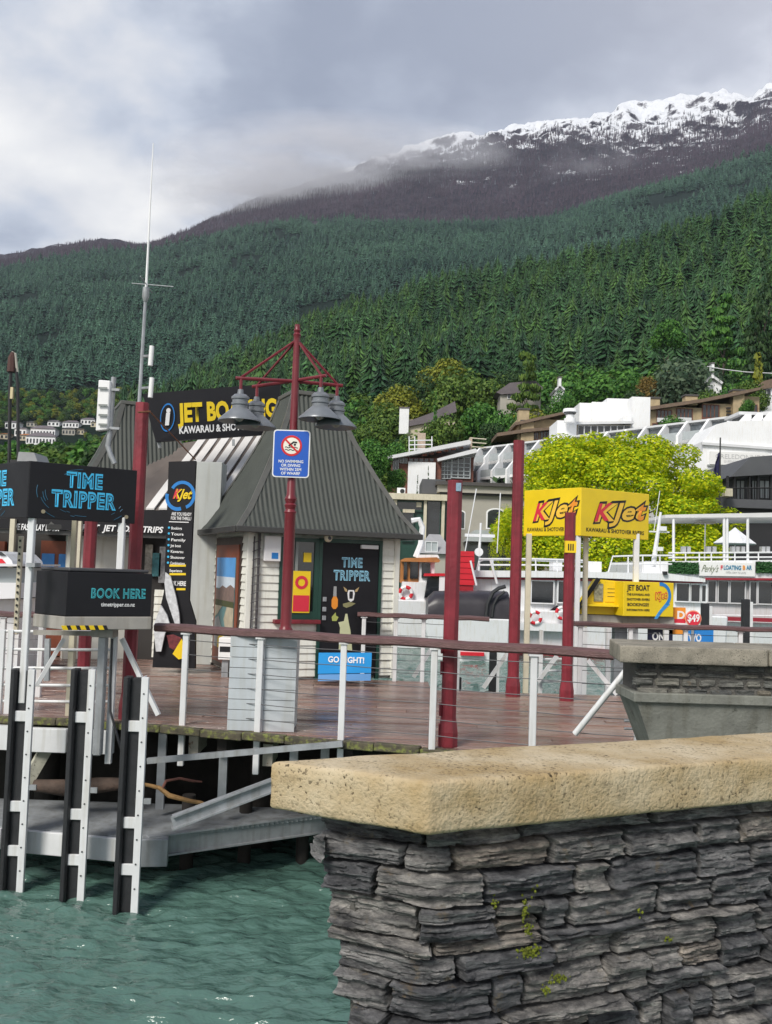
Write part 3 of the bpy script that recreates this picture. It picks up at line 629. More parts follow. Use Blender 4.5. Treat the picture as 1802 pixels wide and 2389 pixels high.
ledge = MB().prism([c2(.13, .06), c2(4.4, .06), c2(4.4, .6), c2(.13, .6)], (0, 0, .075)); ledge.build('ledge', m_plinth, wall2, bevel=.008).location.z += .745
cove = MB(); prof = [(0.0, .745), (.02, .70), (.06, .60), (.12, .45), (.20, .25), (.26, 0), (.30, -.6), (.30, -1.8)]
for i in range(len(prof) - 1):
    (a, za), (b_, zb) = prof[i], prof[i + 1]
    cove.hexa([c2(.16 + b_, .09 + b_ * .5) + Z * zb, c2(4.4, .09 + b_ * .5) + Z * zb, c2(4.4, .6) + Z * zb, c2(.16 + b_, .6) + Z * zb, c2(.16 + a, .09 + a * .5) + Z * za, c2(4.4, .09 + a * .5) + Z * za, c2(4.4, .6) + Z * za, c2(.16 + a, .6) + Z * za])
cove.build('cove_base', m_plinth, wall2, True)
# promenade behind the two walls, out of sight
MB().prism([C2 + WD * .5 + Vector((-.2, .5, 0)), C2 + WD * 12, (12, 12, 0), c2(4.0, .55), c2(1.2, .55)], (0, 0, -1.4)).build('promenade', m_asph).__setitem__('kind', 'structure')
bpy.data.objects['promenade'].location.z = -.05

# ================================================================== wharf deck of single planks
EDGE = [(-7.5, 10.25), (-3.4, 10.1), (-2.24, 9.86), (.41, 9.10), (2.35, 8.55), (9, 8.5)]
def edgeY(x): return float(np.interp(x, [a for a, _ in EDGE], [b_ for _, b_ in EDGE]))
m_plank = []
for i, c in enumerate(((.28, .165, .130), (.22, .135, .110), (.33, .225, .185), (.26, .185, .16))):
    m_plank.append(M('wet_plank_%s' % 'abcd'[i], c, .14, var=.4, vs=2.2, bump=.35, bs=9, stretch=(1.2, 14, 14), c2=(.42, .36, .33), thr=.58, spec=.7))
deck = thing('wharf_deck', None, None, (0, 11, 0)); tag(deck, kind='structure')
def far_edge(x): return 21.0 if x < -.9 else (14.5 if x < .75 else 13.55)
PW = .135; y = 8.5; k = 0; rgp = random.Random(21)
while y < 21:
    # span of this plank row, inside the deck outline
    xs = np.linspace(-7.4, 8.8, 330); ok = np.array([edgeY(q) < y + .02 and far_edge(q) > y + PW for q in xs])
    if ok.any():
        xa = xs[np.argmax(ok)]; xb = xs[len(ok) - 1 - np.argmax(ok[::-1])]
        if y > 13.7: xb = min(xb, .75 if y < 14.5 else -.9)
        if 12.9 < y < 15.1: xa = max(xa, -4.95)          # berth of the motor boat
        cuts = [xa]; q = xa
        while True:
            q += rgp.uniform(2.4, 4.2)
            if q > xb - 1: break
            cuts.append(q)
        cuts.append(xb)
        for a, b_ in zip(cuts, cuts[1:]):
            h = rgp.uniform(-.004, .003); sk = rgp.uniform(-.004, .004)
            MB().hexa([(a + .004, y, -.045), (b_ - .004, y, -.045), (b_ - .004, y + PW - .012, -.045), (a + .004, y + PW - .012, -.045), (a + .004, y, h), (b_ - .004, y + sk, h), (b_ - .004, y + PW - .012, h), (a + .004, y + PW - .012, h + rgp.uniform(-.003, .003))]).build('plank', rgp.choice(m_plank), deck, bevel=.004)
    y += PW; k += 1
# mossy edge timber along the lake side, in short lengths
m_edge = M('mossy_timber', (.085, .075, .05), .9, var=.5, vs=6, bump=.6, bs=30, c2=(.20, .22, .06), thr=.50)
for (x0, y0), (x1, y1) in zip(EDGE[:-1], EDGE[1:]):
    n = max(1, int(math.hypot(x1 - x0, y1 - y0) / .42))
    for i in range(n):
        a = Vector((x0, y0, -.035)).lerp(Vector((x1, y1, -.035)), i / n); b_ = Vector((x0, y0, -.035)).lerp(Vector((x1, y1, -.035)), (i + .985) / n)
        dz = Vector((0, rgp.uniform(-.012, .012), rgp.uniform(-.008, .012)))
        MB().beam(a + dz, b_ + dz, .10, .075).build('edge_board', m_edge, deck, bevel=.008)
m_dark = M('dark_pile_timber', (.035, .03, .027), .9, var=.4, vs=5, bump=.4, bs=20)
m_grey = M('galvanised_steel', (.36, .38, .40), .5, metal=.35, var=.18, vs=6, bump=.1, bs=30, streak=.25)
m_white = M('white_painted_steel', (.74, .75, .76), .45, var=.06, vs=5, c2=(.36, .30, .25), thr=.68, streak=.22)
for i, x in enumerate((-5.6, -4.2, -2.9, -1.6, -.3, 1.0)):               # joists and piles under the deck
    MB().beam((x, edgeY(x) + .1, -.16), (x + .6, 14, -.16), .10, .2).build('joist', m_dark, deck)
    MB().tube([(x + .3, edgeY(x) + 1.2, -.06), (x + .3, edgeY(x) + 1.2, -4)], .14, 12).build('pile', m_dark, deck, True)
MB().box(-7.5, 8.8, 11.6, 11.8, -1.7, -.06).build('bearer', m_dark, deck)
MB().box(-7.5, 3, 12.6, 13.0, -6, -.062).build('back_wall', M('wharf_wall', (.05, .05, .05), .9, var=.3), deck)
MB().box(-4.9, .68, 14.0, 14.45, -1.5, -.07).build('bearer', m_dark, deck)
for (x, y, Yp) in ((452, 1735, 9.95), (625, 1762, 9.7), (815, 1778, 9.45)):            # stubs of white painted beams below the edge
    p = at(x, y, Yp + .08); MB().box(p.x - .05, p.x + .05, p.y, p.y + .5, p.z - .11, p.z + .11).build('beam_stub', M('rusty_white_paint', (.55, .50, .42), .7, var=.2, vs=8, c2=(.20, .075, .03), thr=.56), deck)
for (x, y0, y1, Yp) in ((382, 1700, 1875, 10.1), (525, 1705, 1868, 9.9), (688, 1725, 1850, 9.7), (760, 1730, 1850, 9.6)):
    a = at(x, y0, Yp); b_ = at(x - 4, y1 + 12, Yp); MB().beam((a.x, a.y, -.06), (a.x, a.y, b_.z), .085, .06, (0, 1, 0)).build('hanger', m_grey, deck)
for (x0, x1) in ((75, 160), (165, 268)):
    a = at(x0, 1682, 10.0); b_ = at(x1, 1690, 9.95); MB().box(a.x, b_.x - .01, 9.93, 10.02, -.33, -.085).build('white_fascia', m_white, deck, bevel=.006)
a = at(0, 1690, 10.05); MB().box(a.x - 1.5, at(72, 1690, 10.05).x, 10.0, 10.1, -.33, -.085).build('white_fascia', m_white, deck)

# ================================================================== front railing
m_rail = M('brown_painted_timber', (.135, .072, .070), .42, var=.25, vs=3, bump=.35, bs=16, stretch=(1, 6, 6), c2=(.30, .23, .21), thr=.64)
m_wire = M('steel_cable', (.075, .078, .085), .5, metal=.5, var=.1)
def rail_fence(label, group, pts, h=.95, below=.42, ncab=6, rw=.12, rh=.088, ext0=.2, ext1=.2, post=.062, capped=True):
    a, b_ = Vector(pts[0]), Vector(pts[-1]); d = (b_ - a).normalized()
    f_ = thing('cable_railing', label, 'railing', pts[0], group)
    p0 = a - d * ext0 + Z * (h + rh / 2); p1 = b_ + d * ext1 + Z * (h + rh / 2)
    rb = MB(); n = 14; sdv = d.cross(Z)
    for i in range(n + 1):
        c = p0.lerp(p1, i / n) + Z * (.006 * math.sin(i * 1.7)) + sdv * .004 * math.sin(i * 2.3)
        for (u_, v_) in ((-.5, -.3), (-.3, -.5), (.3, -.5), (.5, -.3), (.5, .25), (.28, .5), (-.28, .5), (-.5, .25)): rb.v.append(tuple(c + sdv * (u_ * rw) + Z * (v_ * rh)))
        if i:
            for k in range(8): q = 8 * i; rb.f.append((q - 8 + k, q - 8 + (k + 1) % 8, q + (k + 1) % 8, q + k))
    rb.f.append(tuple(range(8))); rb.f.append(tuple(8 * n + k for k in range(8)))
    rb.build('handrail', m_rail, f_, True)
    for p in pts:
        p = Vector(p); po = MB().box(p.x - post / 2, p.x + post / 2, p.y - .03, p.y + .03, p.z - below, p.z + h).build('post', m_white, f_, bevel=.006)
        MB().box(p.x - .05, p.x + .05, p.y - .045, p.y + .045, p.z + h - .012, p.z + h + .004).build('bracket', m_white, po)
    for k in range(ncab):
        z = .13 + (h - .2) * k / (ncab - 1 + .001); path = []
        for i in range(len(pts) - 1):
            for q in range(4):
                c = Vector(pts[i]).lerp(Vector(pts[i + 1]), q / 4); path.append(c + Z * (z - .007 * math.sin(math.pi * q / 4)))
        path.append(Vector(pts[-1]) + Z * z)
        MB().tube(path, .0045, 5).build('cable', m_wire, f_)
    return f_
fence = []
for x in (430, 605, 800, 1012, 1245): 
    t_ = {430: 10.0, 605: 9.72, 800: 9.42, 1012: 9.12, 1245: 8.78}[x]; p = at(x, 1600, t_ - .06); fence.append((p.x, p.y, 0))
pe = at(1490, 1650, 8.46); fence.append((pe.x, pe.y, 0))
fr_ = rail_fence('front railing of white posts and steel cables below a brown timber handrail', None, fence, ext0=.36, ext1=-.22)
# stay brace at the end of the railing
a = at(1342, 1712, 8.55); b_ = at(1468, 1556, 8.3); MB().tube([a, b_, b_ + Vector((.10, 0, .01))], .028, 10).build('stay', m_white, fr_, True)
for y in (1648, 1682, 1700):
    p = at(1470, y, 8.45); MB().tube([p - Vector((.05, 0, 0)), p + Vector((.05, 0, 0))], .012, 8).build('turnbuckle', m_grey, fr_, True)
# leaning white strut at its left end
a = at(285, 1490, 9.9); b_ = at(370, 1668, 9.85); MB().beam(a, b_, .045, .045).build('stay', m_white, fr_)

# rails further back
fl = [at(845, 1590, 14.35), at(920, 1588, 14.35), at(985, 1588, 14.35), at(1052, 1590, 14.3)]
rail_fence('far railing between the kiosk and the nearest red pile', None, [(p.x, p.y, 0) for p in fl], ncab=5, rw=.13, rh=.07, ext0=.1, ext1=.55, below=.2)
q = [(at(x, 1600, 13.75).x, 13.75 + .02 * i, 0) for i, x in enumerate((1352, 1470, 1600, 1730, 1860))]
bk = rail_fence('back railing in front of the yellow ticket booth', None, q, ncab=5, rw=.16, rh=.07, ext0=.1, ext1=.3, below=.3)
a = at(1372, 1540, 13.7); b_ = at(1440, 1620, 13.6); MB().beam(a, b_, .06, .06).build('stay', m_white, bk)
a = at(1235, 1500, 13.6); b_ = at(1125, 1610, 13.4)
q = [(at(x, 1600, 11.6).x - .1, 11.6, 0) for x in (-60, 20, 110)]
rail_fence('left railing beside the black ticket booth', None, q, ncab=5, rw=.13, rh=.07, ext0=.8, ext1=.12, below=.2)

# ================================================================== lower landing
land = thing('landing_stage', 'grey steel landing stage just above the water', 'landing', tuple(at(300, 1950, 8.7)))
ZL = -.985
P0 = gz(-160, 1915, ZL); P1 = gz(345, 1955, ZL); P2 = gz(760, 1902, ZL); P3 = P2 + Vector((.15, 1.0, 0)); P4 = Vector((P0.x, 10.6, ZL)); 
gr = MB(); 
def inside(x, y):
    front = np.interp(x, [P0.x, P1.x, P2.x], [P0.y, P1.y, P2.y]); return y > front
y = P1.y
while y < 10.6:                               # grating bars
    x0 = P0.x if y > P0.y else P0.x + (P0.y - y) / max(1e-3, (P0.y - P1.y)) * (P1.x - P0.x)
    x1 = P1.x + (y - P1.y) / (P2.y - P1.y) * (P2.x - P1.x) if y < P2.y else P2.x + .15
    if x1 > x0 + .1: gr.box(x0, x1, y, y + .014, ZL - .03, ZL)
    y += .030
x = P0.x
while x < P2.x: gr.box(x, x + .012, inside and float(np.interp(x, [P0.x, P1.x, P2.x], [P0.y, P1.y, P2.y])) + .02, 10.6, ZL - .028, ZL - .004); x += .11
o = gr.build('grating', m_grey, land); o['kind'] = 'stuff'
def ibeam(a, b_, h, name, mt, par):
    a = Vector(a); b_ = Vector(b_); m_ = MB(); d = (b_ - a).normalized(); sdv = d.cross(Z).normalized()
    m_.beam(a - Z * h / 2, b_ - Z * h / 2, .02, h - .02); m_.beam(a - Z * .008, b_ - Z * .008, .09, .016); m_.beam(a - Z * (h - .008), b_ - Z * (h - .008), .09, .016)
    return m_.build(name, mt, par)
for (xa, xb) in ((15, 150), (158, 300)):
    a = gz(xa, 1928 + xa * .09, ZL); b_ = gz(xb, 1928 + xb * .09, ZL); MB().beam(a - Z * .12, b_ - Z * .12, .05, .22).build('front_beam', m_white, land, bevel=.006)
ibeam(P1 + Z * .02, P2 + Vector((.3, .25, .02)), .21, 'side_beam', m_grey, land)
MB().beam(P1 - Vector((0, 0, .12)) + Vector((-.05, -.02, 0)), P1 - Vector((0, 0, .12)) + Vector((.2, .02, 0)), .16, .26).build('bracket', m_grey, land, bevel=.006)
MB().beam(P0 + Vector((-1, 0, -.12)), gz(5, 1928, ZL) - Z * .12, .05, .2).build('front_beam', m_white, land)
a = at(402, 1918, 8.95); b_ = at(665, 1822, 9.25); ibeam(a + Z * .06, b_ + Z * .07, .13, 'ramp_stringer', m_grey, land)
a = at(345, 1775, 9.5); b_ = at(800, 1735, 9.2); MB().beam(a, b_, .05, .055).build('hand_bar', m_grey, land)
for x in (420, 560, 700):
    p = gz(x, 1990 if x < 500 else 1975, WATER + .25); p.y += .35; MB().tube([p + Z * .5, p - Z * 3], .07, 10).build('pile', m_dark, land, True)
# braces under the left side
a = at(115, 1735, 10.1); b_ = at(60, 1830, 10.0); MB().beam(a, b_, .09, .12).build('brace', M('stained_white', (.45, .44, .36), .8, var=.3, vs=8, c2=(.10, .09, .05), thr=.55), land)
# driftwood caught on the landing
m_wood = M('driftwood', (.33, .19, .075), .8, var=.4, vs=8, bump=.6, bs=40); m_wood2 = M('red_driftwood', (.16, .065, .05), .85, var=.3, vs=8, bump=.5, bs=40)
br = thing('branch', 'pale orange driftwood branch lying on the landing', 'branch', tuple(at(420, 1860, 9.6)))
pts = [at(x, y, Y_) for x, y, Y_ in ((330, 1828, 9.55), (372, 1838, 9.6), (395, 1856, 9.6), (440, 1868, 9.62), (470, 1873, 9.64), (500, 1888, 9.6))]
MB().tube(pts, [.016, .022, .026, .022, .020, .010], 8).build('limb', m_wood, br, True)
pts = [at(x, y, Y_) for x, y, Y_ in ((378, 1842, 9.6), (388, 1822, 9.65), (420, 1816, 9.7), (450, 1822, 9.7), (472, 1824, 9.72))]
MB().tube(pts, [.015, .016, .014, .014, .008], 8).build('twig', m_wood2, br, True)
pl = thing('log', 'dark drift log lying at the back of the landing', 'log', tuple(at(180, 1835, 10.0)))
MB().tube([at(80, 1832, 10), at(150, 1838, 10), at(230, 1832, 10.02), at(290, 1828, 10.05)], [.06, .085, .08, .06], 10).build('trunk', M('dark_log', (.10, .07, .055), .9, var=.4, vs=6, bump=.6, bs=25), pl, True)
tag(pl, 'dark drift log lying at the back of the landing', 'log')

# ================================================================== fender piles
m_rub = M('black_rubber', (.022, .023, .026), .5, var=.2, vs=8, bump=.15, bs=40)
lab = ('leftmost black rubber fender pile with a white steel angle', 'middle black rubber fender pile with a white steel angle', 'black rubber fender pile nearest the landing beam, with white steel angle')
for i, (xt, xb, yt) in enumerate(((76, 41, 1562), (217, 188, 1562), (341, 314, 1580))):
    Yf = gz(xb, (2078, 2102, 2127)[i], WATER).y; t_ = at(xt, yt, Yf)
    fp = thing('fender_pile', lab[i], 'fender pile', (t_.x, t_.y, WATER), 'fender piles in the water')
    x = t_.x; y = t_.y; zt = t_.z
    MB().box(x - .036, x + .030, y - .02, y + .02, WATER - 1.2, zt).box(x - .036, x - .024, y + .021, y + .14, WATER - 1.2, zt).build('steel_angle', m_white, fp, bevel=.003)
    MB().box(x - .137, x - .038, y + .02, y + .16, WATER - 1.2, zt - .02).build('backing', m_rub, fp)
    rb = MB(); rb.prism([(x - .200, y - .02, 0), (x - .188, y - .05, 0), (x - .152, y - .05, 0), (x - .139, y - .02, 0), (x - .139, y + .10, 0), (x - .200, y + .10, 0)], (0, 0, zt + .0 - (WATER - 1.2))); rb.v = [(a, b_, c_ + WATER - 1.2) for a, b_, c_ in rb.v]
    rb.build('rubber_strip', m_rub, fp, bevel=.004)
    for z in (zt - .45, ZL + .28, ZL - .14):
        MB().box(x - .15, x - .035, y - .012, y + .018, z - .05, z + .05).build('bracket', m_white, fp, bevel=.004)
    for k in range(9):
        z = zt - .15 - k * .22; MB().tube([(x - .008, y - .026, z), (x - .008, y - .018, z)], .008, 6).build('bolt', m_rub, fp)
    MB().box(x - .02, x + .10, y - .01, y + .01, zt - 1.15, zt - 1.10).build('clamp', m_grey, fp)
# ================================================================== shared paints
m_roof = M('grey_roof_steel', (.066, .073, .065), .6, metal=.0, var=.18, vs=2.5, bump=.08, bs=30, c2=(.12, .115, .10), thr=.68, spec=.3)
m_roofd = M('roof_flashing', (.11, .11, .10), .5, var=.15, vs=4)
m_clad = M('white_weatherboard', (.80, .80, .73), .55, var=.07, vs=3, streak=.2)
m_trim = M('dark_green_paint', (.012, .055, .040), .4, var=.15, vs=4)
m_black = M('black_panel', (.012, .012, .015), .55, var=.2, vs=3, spec=.3)
m_blackg = M('black_gloss', (.010, .010, .012), .2, var=.2, vs=3)
m_cyan = M('cyan_print', (.06, .52, .86), .5, var=.05)
m_teal = M('teal_print', (.06, .48, .55), .5, var=.05)
m_pale = M('pale_blue_print', (.30, .62, .80), .5, var=.05)
m_yel = M('yellow_print', (.88, .62, .015), .5, var=.05)
m_yelp = M('yellow_paint', (.86, .62, .012), .42, var=.06, vs=3)
m_wht = M('white_print', (.85, .85, .85), .5, var=.03)
m_red = M('red_print', (.70, .03, .06), .5, var=.05)
m_orange = M('orange_print', (.85, .30, .03), .5, var=.05)
m_blk = M('black_print', (.01, .01, .012), .5, var=.05)
m_blue = M('blue_print', (.02, .22, .62), .5, var=.08)
m_pile = M('maroon_paint', (.215, .022, .034), .5, var=.25, vs=4, bump=.2, bs=24, c2=(.34, .17, .15), thr=.69, streak=.4)
m_brick = M('red_brown_paint', (.23, .062, .030), .5, var=.2, vs=5)
m_glass = M('dark_glass', (.015, .018, .022), .06, var=.3, vs=2, spec=.8)
m_grnd = M('pale_grey_render', (.50, .52, .50), .7, var=.07, vs=3, bump=.12, bs=60, streak=.18)
m_cream = M('cream_paint', (.62, .57, .44), .55, var=.1, vs=5, streak=.25)
m_conc = M('weathered_board', (.36, .34, .31), .7, var=.12, vs=5, streak=.25)

def double_line(body, o, u, v, width, height, mt, parent, bg, bold=.030):
    """inline lettering: a thick stroke with a dark line down its middle"""
    lettering(body, o, u, v, 1, mt, parent, width=width, height=height, bold=bold + .022, lift=.004, spacing=1.12)
    lettering(body, o, u, v, 1, bg, parent, width=width * .965, height=height * .96, bold=-.024, lift=.0055, spacing=1.12, name='lettering_inline')

# ================================================================== bell-cast roof
def bell_roof(parent, c, th, prof, mt, name='roof_face', ribs=.075, amp=.011):
    """four corrugated faces; prof = list of (half side, height) from eave to top"""
    hs = np.array([p[0] for p in prof]); zs = np.array([p[1] for p in prof])
    a0, a1 = hs[0], hs[-1]
    for f_ in range(4):
        an = th + f_ * math.pi / 2; n = Vector((math.sin(an), -math.cos(an), 0)); u = Vector((math.cos(an), math.sin(an), 0)); b = MB()
        us = np.arange(-a0, a0 + 1e-6, ribs / 6); rows = 12; 
        for q in us:
            hm = zs[-1] if abs(q) <= a1 else float(np.interp(-abs(q), -hs, zs))
            for k in range(rows + 1):
                z = zs[0] + (hm - zs[0]) * k / rows; h_ = float(np.interp(z, zs, hs))
                p = Vector(c) + n * (h_ + amp * math.sin(2 * math.pi * q / ribs)) + u * q; b.v.append((p.x, p.y, z))
        for i in range(len(us) - 1):
            for k in range(rows): a = i * (rows + 1) + k; b.f.append((a, a + rows + 1, a + rows + 2, a + 1))
        b.build(name, mt, parent, True)
        # hip flashing on the corner between this face and the next
        pts = [Vector((c[0], c[1], 0)) + (n + u) * (h_ + .012) + Z * z for h_, z in prof]
        hb = MB()
        for p, q in zip(pts, pts[1:]):
            dd = (n + u).normalized(); sd_ = u - n; sd_.normalize()
            hb.hexa([p - sd_ * .055 - dd * .05, p + dd * .02, p + sd_ * .055 - dd * .05, p - dd * .06, q - sd_ * .055 - dd * .05, q + dd * .02, q + sd_ * .055 - dd * .05, q - dd * .06])
        hb.build('hip_flashing', m_roofd, parent)
    zt = zs[-1]
    fr_ = frame(Vector((c[0], c[1], 0)), (math.cos(th), math.sin(th), 0))
    MB(fr_).box(-a1 - .03, a1 + .03, -a1 - .03, a1 + .03, zt - .02, zt + .05).build('roof_cap', m_roofd, parent, bevel=.01)
    z0 = zs[0]
    for f_ in range(4):
        fr_ = frame(Vector((c[0], c[1], 0)), (math.cos(th + f_ * math.pi / 2), math.sin(th + f_ * math.pi / 2), 0))
        MB(fr_).box(-a0 - .02, a0 + .02, -a0 - .05, -a0 + .03, z0 - .07, z0 + .015).build('gutter', M('dark_gutter', (.05, .05, .048), .4, var=.1), parent, bevel=.008)
def weatherboards(parent, fr_, x0, x1, z0, z1, pitch=.115, holes=(), mt=None):
    z = z0
    while z < z1 - .01:
        h = min(pitch, z1 - z); segs = [(x0, x1)]
        for hx0, hx1, hz0, hz1 in holes:
            if z + h > hz0 + .02 and z < hz1 - .02:
                ns = []
                for a, b_ in segs:
                    if hx1 <= a or hx0 >= b_: ns.append((a, b_)); continue
                    if hx0 > a: ns.append((a, hx0))
                    if hx1 < b_: ns.append((hx1, b_))
                segs = ns
        for a, b_ in segs:
            if b_ - a < .02: continue
            m_ = MB(fr_); m_.hexa([(a, -.030, z), (b_, -.030, z), (b_, 0.0, z), (a, 0.0, z), (a, -.010, z + h), (b_, -.010, z + h), (b_, .0, z + h), (a, .0, z + h)])
            m_.build('board', mt or m_clad, parent)
        z += pitch

# ------------------------------------------------------------------ front kiosk
TH = R(23); KC = Vector((at(705, 1240, 15.3).x, 15.35, 0)); HS = 1.17
kio = thing('kiosk', 'white weatherboard kiosk with grey bell shaped metal roof', 'kiosk', tuple(KC))
ux = Vector((math.cos(TH), math.sin(TH), 0)); uy = Vector((-math.sin(TH), math.cos(TH), 0))
ZE = 2.22; ZT = at(700, 928, 15.3).z
bell_roof(kio, KC, TH, [(1.44, ZE), (1.22, ZE + .30), (.88, ZE + .94), (.62, ZE + 1.48), (.46, ZE + 1.88), (.36, ZT)], m_roof)
fr_front = frame(KC - ux * HS - uy * HS, ux)         # right-hand face, x along it
fr_left = frame(KC - ux * HS + uy * HS, -uy)         # left-hand face, x from its far end towards the near corner
MB(frame(KC, ux)).box(-HS + .035, HS - .035, -HS + .035, HS - .035, 0, ZE + .02).build('wall', m_clad, kio)
SD = HS * 2
# openings on the front face (distance along it, height), measured in the photograph
def on_face(fr_, x, y):
    inv = fr_.inverted(); o = inv @ CAMP; d = inv.to_3x3() @ ray(x, y); t_ = -o.y / d.y; p = o + d * t_; return p.x, p.z
xd0, zd1 = on_face(fr_front, 752, 1265); xd1, _ = on_face(fr_front, 884, 1270)
xw0, zw1 = on_face(fr_front, 655, 1262); xw1 = xd0; _, zw0 = on_face(fr_front, 700, 1445)
weatherboards(kio, fr_front, 0, SD, .05, ZE - .03, holes=((xd0 - .04, xd1 + .05, 0, zd1 + .1), (xw0, xw1 + .05, zw0, zw1 + .1)))
weatherboards(kio, fr_left, 0, SD, .05, ZE - .03, holes=((.29, 1.99, 0, 2.12),))
for q in (0, SD): MB(fr_front).box(q - .045, q + .045, -.045, .03, .0, ZE).build('corner_board', m_clad, kio, bevel=.005)
MB(fr_front).box(xd0 - .05, xd0, -.05, .01, 0, zd1 + .06).box(xd1, xd1 + .05, -.05, .01, 0, zd1 + .06).box(xd0, xd1, -.05, .01, zd1, zd1 + .06).build('door_frame', m_trim, kio)
dr = MB(fr_front).box(xd0, xd1, -.034, .0, .05, zd1).build('door', m_black, kio, bevel=.004)
dm = (xd0 + xd1) / 2; dw = xd1 - xd0
P = lambda x, z, y=-.036: fr_front @ Vector((x, y, z))
double_line('TIME', P(dm + .02, zd1 - .36), ux, Z, .34, .145, m_pale, dr, m_blk, .02)
double_line('TRIPPER', P(dm + .02, zd1 - .56), ux, Z, .60, .150, m_pale, dr, m_blk, .02)
# printed animal head, bottle, hand and pale figure on the door
art = MB(fr_front); hx, hz = dm + .02, zd1 - .76
pr = lambda pts, mt, nm, k=0: MB(fr_front).prism([(hx + a, -.036 - k, hz + b_) for a, b_ in pts], (0, -.002, 0)).build(nm, mt, dr)
pr([(-.045, .05), (.045, .05), (.06, 0), (.045, -.10), (0, -.13), (-.045, -.10), (-.06, 0)], m_wht, 'print_head')
pr([(-.025, .03), (.025, .03), (.03, -.02), (.025, -.08), (-.025, -.08), (-.03, -.02)], m_blk, 'print_muzzle', .002)
pr([(-.13, .10), (-.07, .06), (-.06, .02), (-.10, .03)], M('tan_print', (.45, .33, .16), .6), 'print_ear'); pr([(.13, .10), (.07, .06), (.06, .02), (.10, .03)], M('tan_print', (.45, .33, .16), .6), 'print_ear')
pr([(-.13, -.16), (-.02, -.13), (.08, -.15), (.02, -.19), (-.07, -.22), (-.12, -.20)], M('olive_print', (.26, .25, .12), .6), 'print_leaf')
pr([(-.31, -.10), (-.31, -.20), (-.28, -.24), (-.24, -.24), (-.21, -.20), (-.21, -.10), (-.235, -.05), (-.245, .10), (-.275, .10), (-.285, -.05)], m_orange, 'print_bottle')
pr([(-.29, -.05), (-.285, .10), (-.24, .10), (-.235, -.05)], M('grey_print', (.35, .36, .36), .6), 'print_bottle_neck', .002)
pr([(-.30, -.36), (-.24, -.29), (-.23, -.34), (-.19, -.36), (-.22, -.42), (-.29, -.42)], M('lime_print', (.42, .47, .12), .6), 'print_hand')
pr([(-.17, -.86), (-.16, -.52), (-.19, -.44), (-.10, -.42), (-.08, -.31), (-.05, -.31), (-.02, -.45), (.01, -.56), (.05, -.86)], M('pale_lime_print', (.60, .62, .38), .6), 'print_figure')
for z in (1.20, 1.05, .92): MB(fr_front).box(xd0 + .03, xd0 + .09, -.052, -.034, z - .035, z + .035).build('lock', m_grey, dr, bevel=.006)
MB(fr_front).box(xd1 - .32, xd1 - .04, -.10, -.034, zd1 - .075, zd1 - .015).build('door_closer', m_wht, dr, bevel=.006)
MB(fr_front).box(xw0, xw1 - .06, -.015, .03, zw0, zw1).build('window', m_glass, kio)
wd = MB(fr_front); wd.box(xw0 - .01, xw0 + .07, -.045, .01, zw0, zw1 + .06).box(xw1 - .12, xw1 - .05, -.045, .01, zw0, zw1 + .06).box(xw0 + .07, xw1 - .12, -.045, .01, zw1, zw1 + .06).box(xw0 + .07, xw1 - .12, -.045, .01, zw0, zw0 + .12).build('window_frame', m_trim, kio)
MB(fr_front).box(xw0 + .23, xw0 + .27, -.04, .0, zw0 + .12, zw1).build('mullion', M('grey_frame', (.25, .27, .26), .5), kio)
MB(fr_front).box(xw0 - .08, xw1 - .02, -.14, .0, zw0 - .06, zw0).build('window_sill', m_pile, kio, bevel=.008)
MB(fr_front).box(xw0 + .36, xw0 + .48, -.032, -.016, zw1 - .30, zw1 - .16).build('sticker', m_yel, kio)
MB(fr_front).box(xw0 + .20, xw0 + .47, -.062, -.046, zw0 + .10, zw0 + .72).build('notice', m_yel, kio)
MB(fr_front).box(xw0 + .21, xw0 + .46, -.066, -.0625, zw0 + .12, zw0 + .36).build('notice_panel', m_red, kio)
MB().ring(fr_front @ Vector((xw0 + .33, -.064, zw0 + .55)), ux, Z, .055, .10, 20, .002).build('notice_ring', m_red, kio)
# downpipe and lattice of cables at the near corner, meter box, camera
xp, zp = on_face(fr_front, 607, 1400)
pp = fr_front @ Vector((.12, -.06, 0)); MB().tube([pp + Z * 2.15, pp + Z * .1], .02, 8).tube([pp + Vector((-.07, -.02, 2.1)), pp + Vector((-.08, -.02, .1))], .012, 6).build('downpipe', M('dark_pipe', (.06, .055, .06), .5), kio, True)
for k in range(15): MB().tube([pp + Vector((-.09, -.022, .25 + .125 * k)), pp + Vector((.03, -.022, .30 + .125 * k))], .006, 5).build('cable_tie', M('dark_pipe', (.06, .055, .06), .5), kio)
mbx = MB(fr_front).box(.19, .44, -.11, -.02, 1.74, 2.12).build('meter_box', m_wht, kio, bevel=.01)
MB(fr_front).box(.30, .40, -.113, -.109, 1.78, 1.87).build('meter_label', m_blue, mbx)
xc, zc = on_face(fr_front, 755, 1253)
cm = MB().lathe([(0, .05), (.05, .04), (.065, 0), (.055, -.05), (.03, -.075), (0, -.08)], fr_front @ Vector((xc, -.22, zc)), 14).build('security_camera', m_cream, kio, True)
MB().disc(fr_front @ Vector((xc, -.285, zc - .02)), ux, Z, .028, 14, .004).build('lens', m_blk, cm)
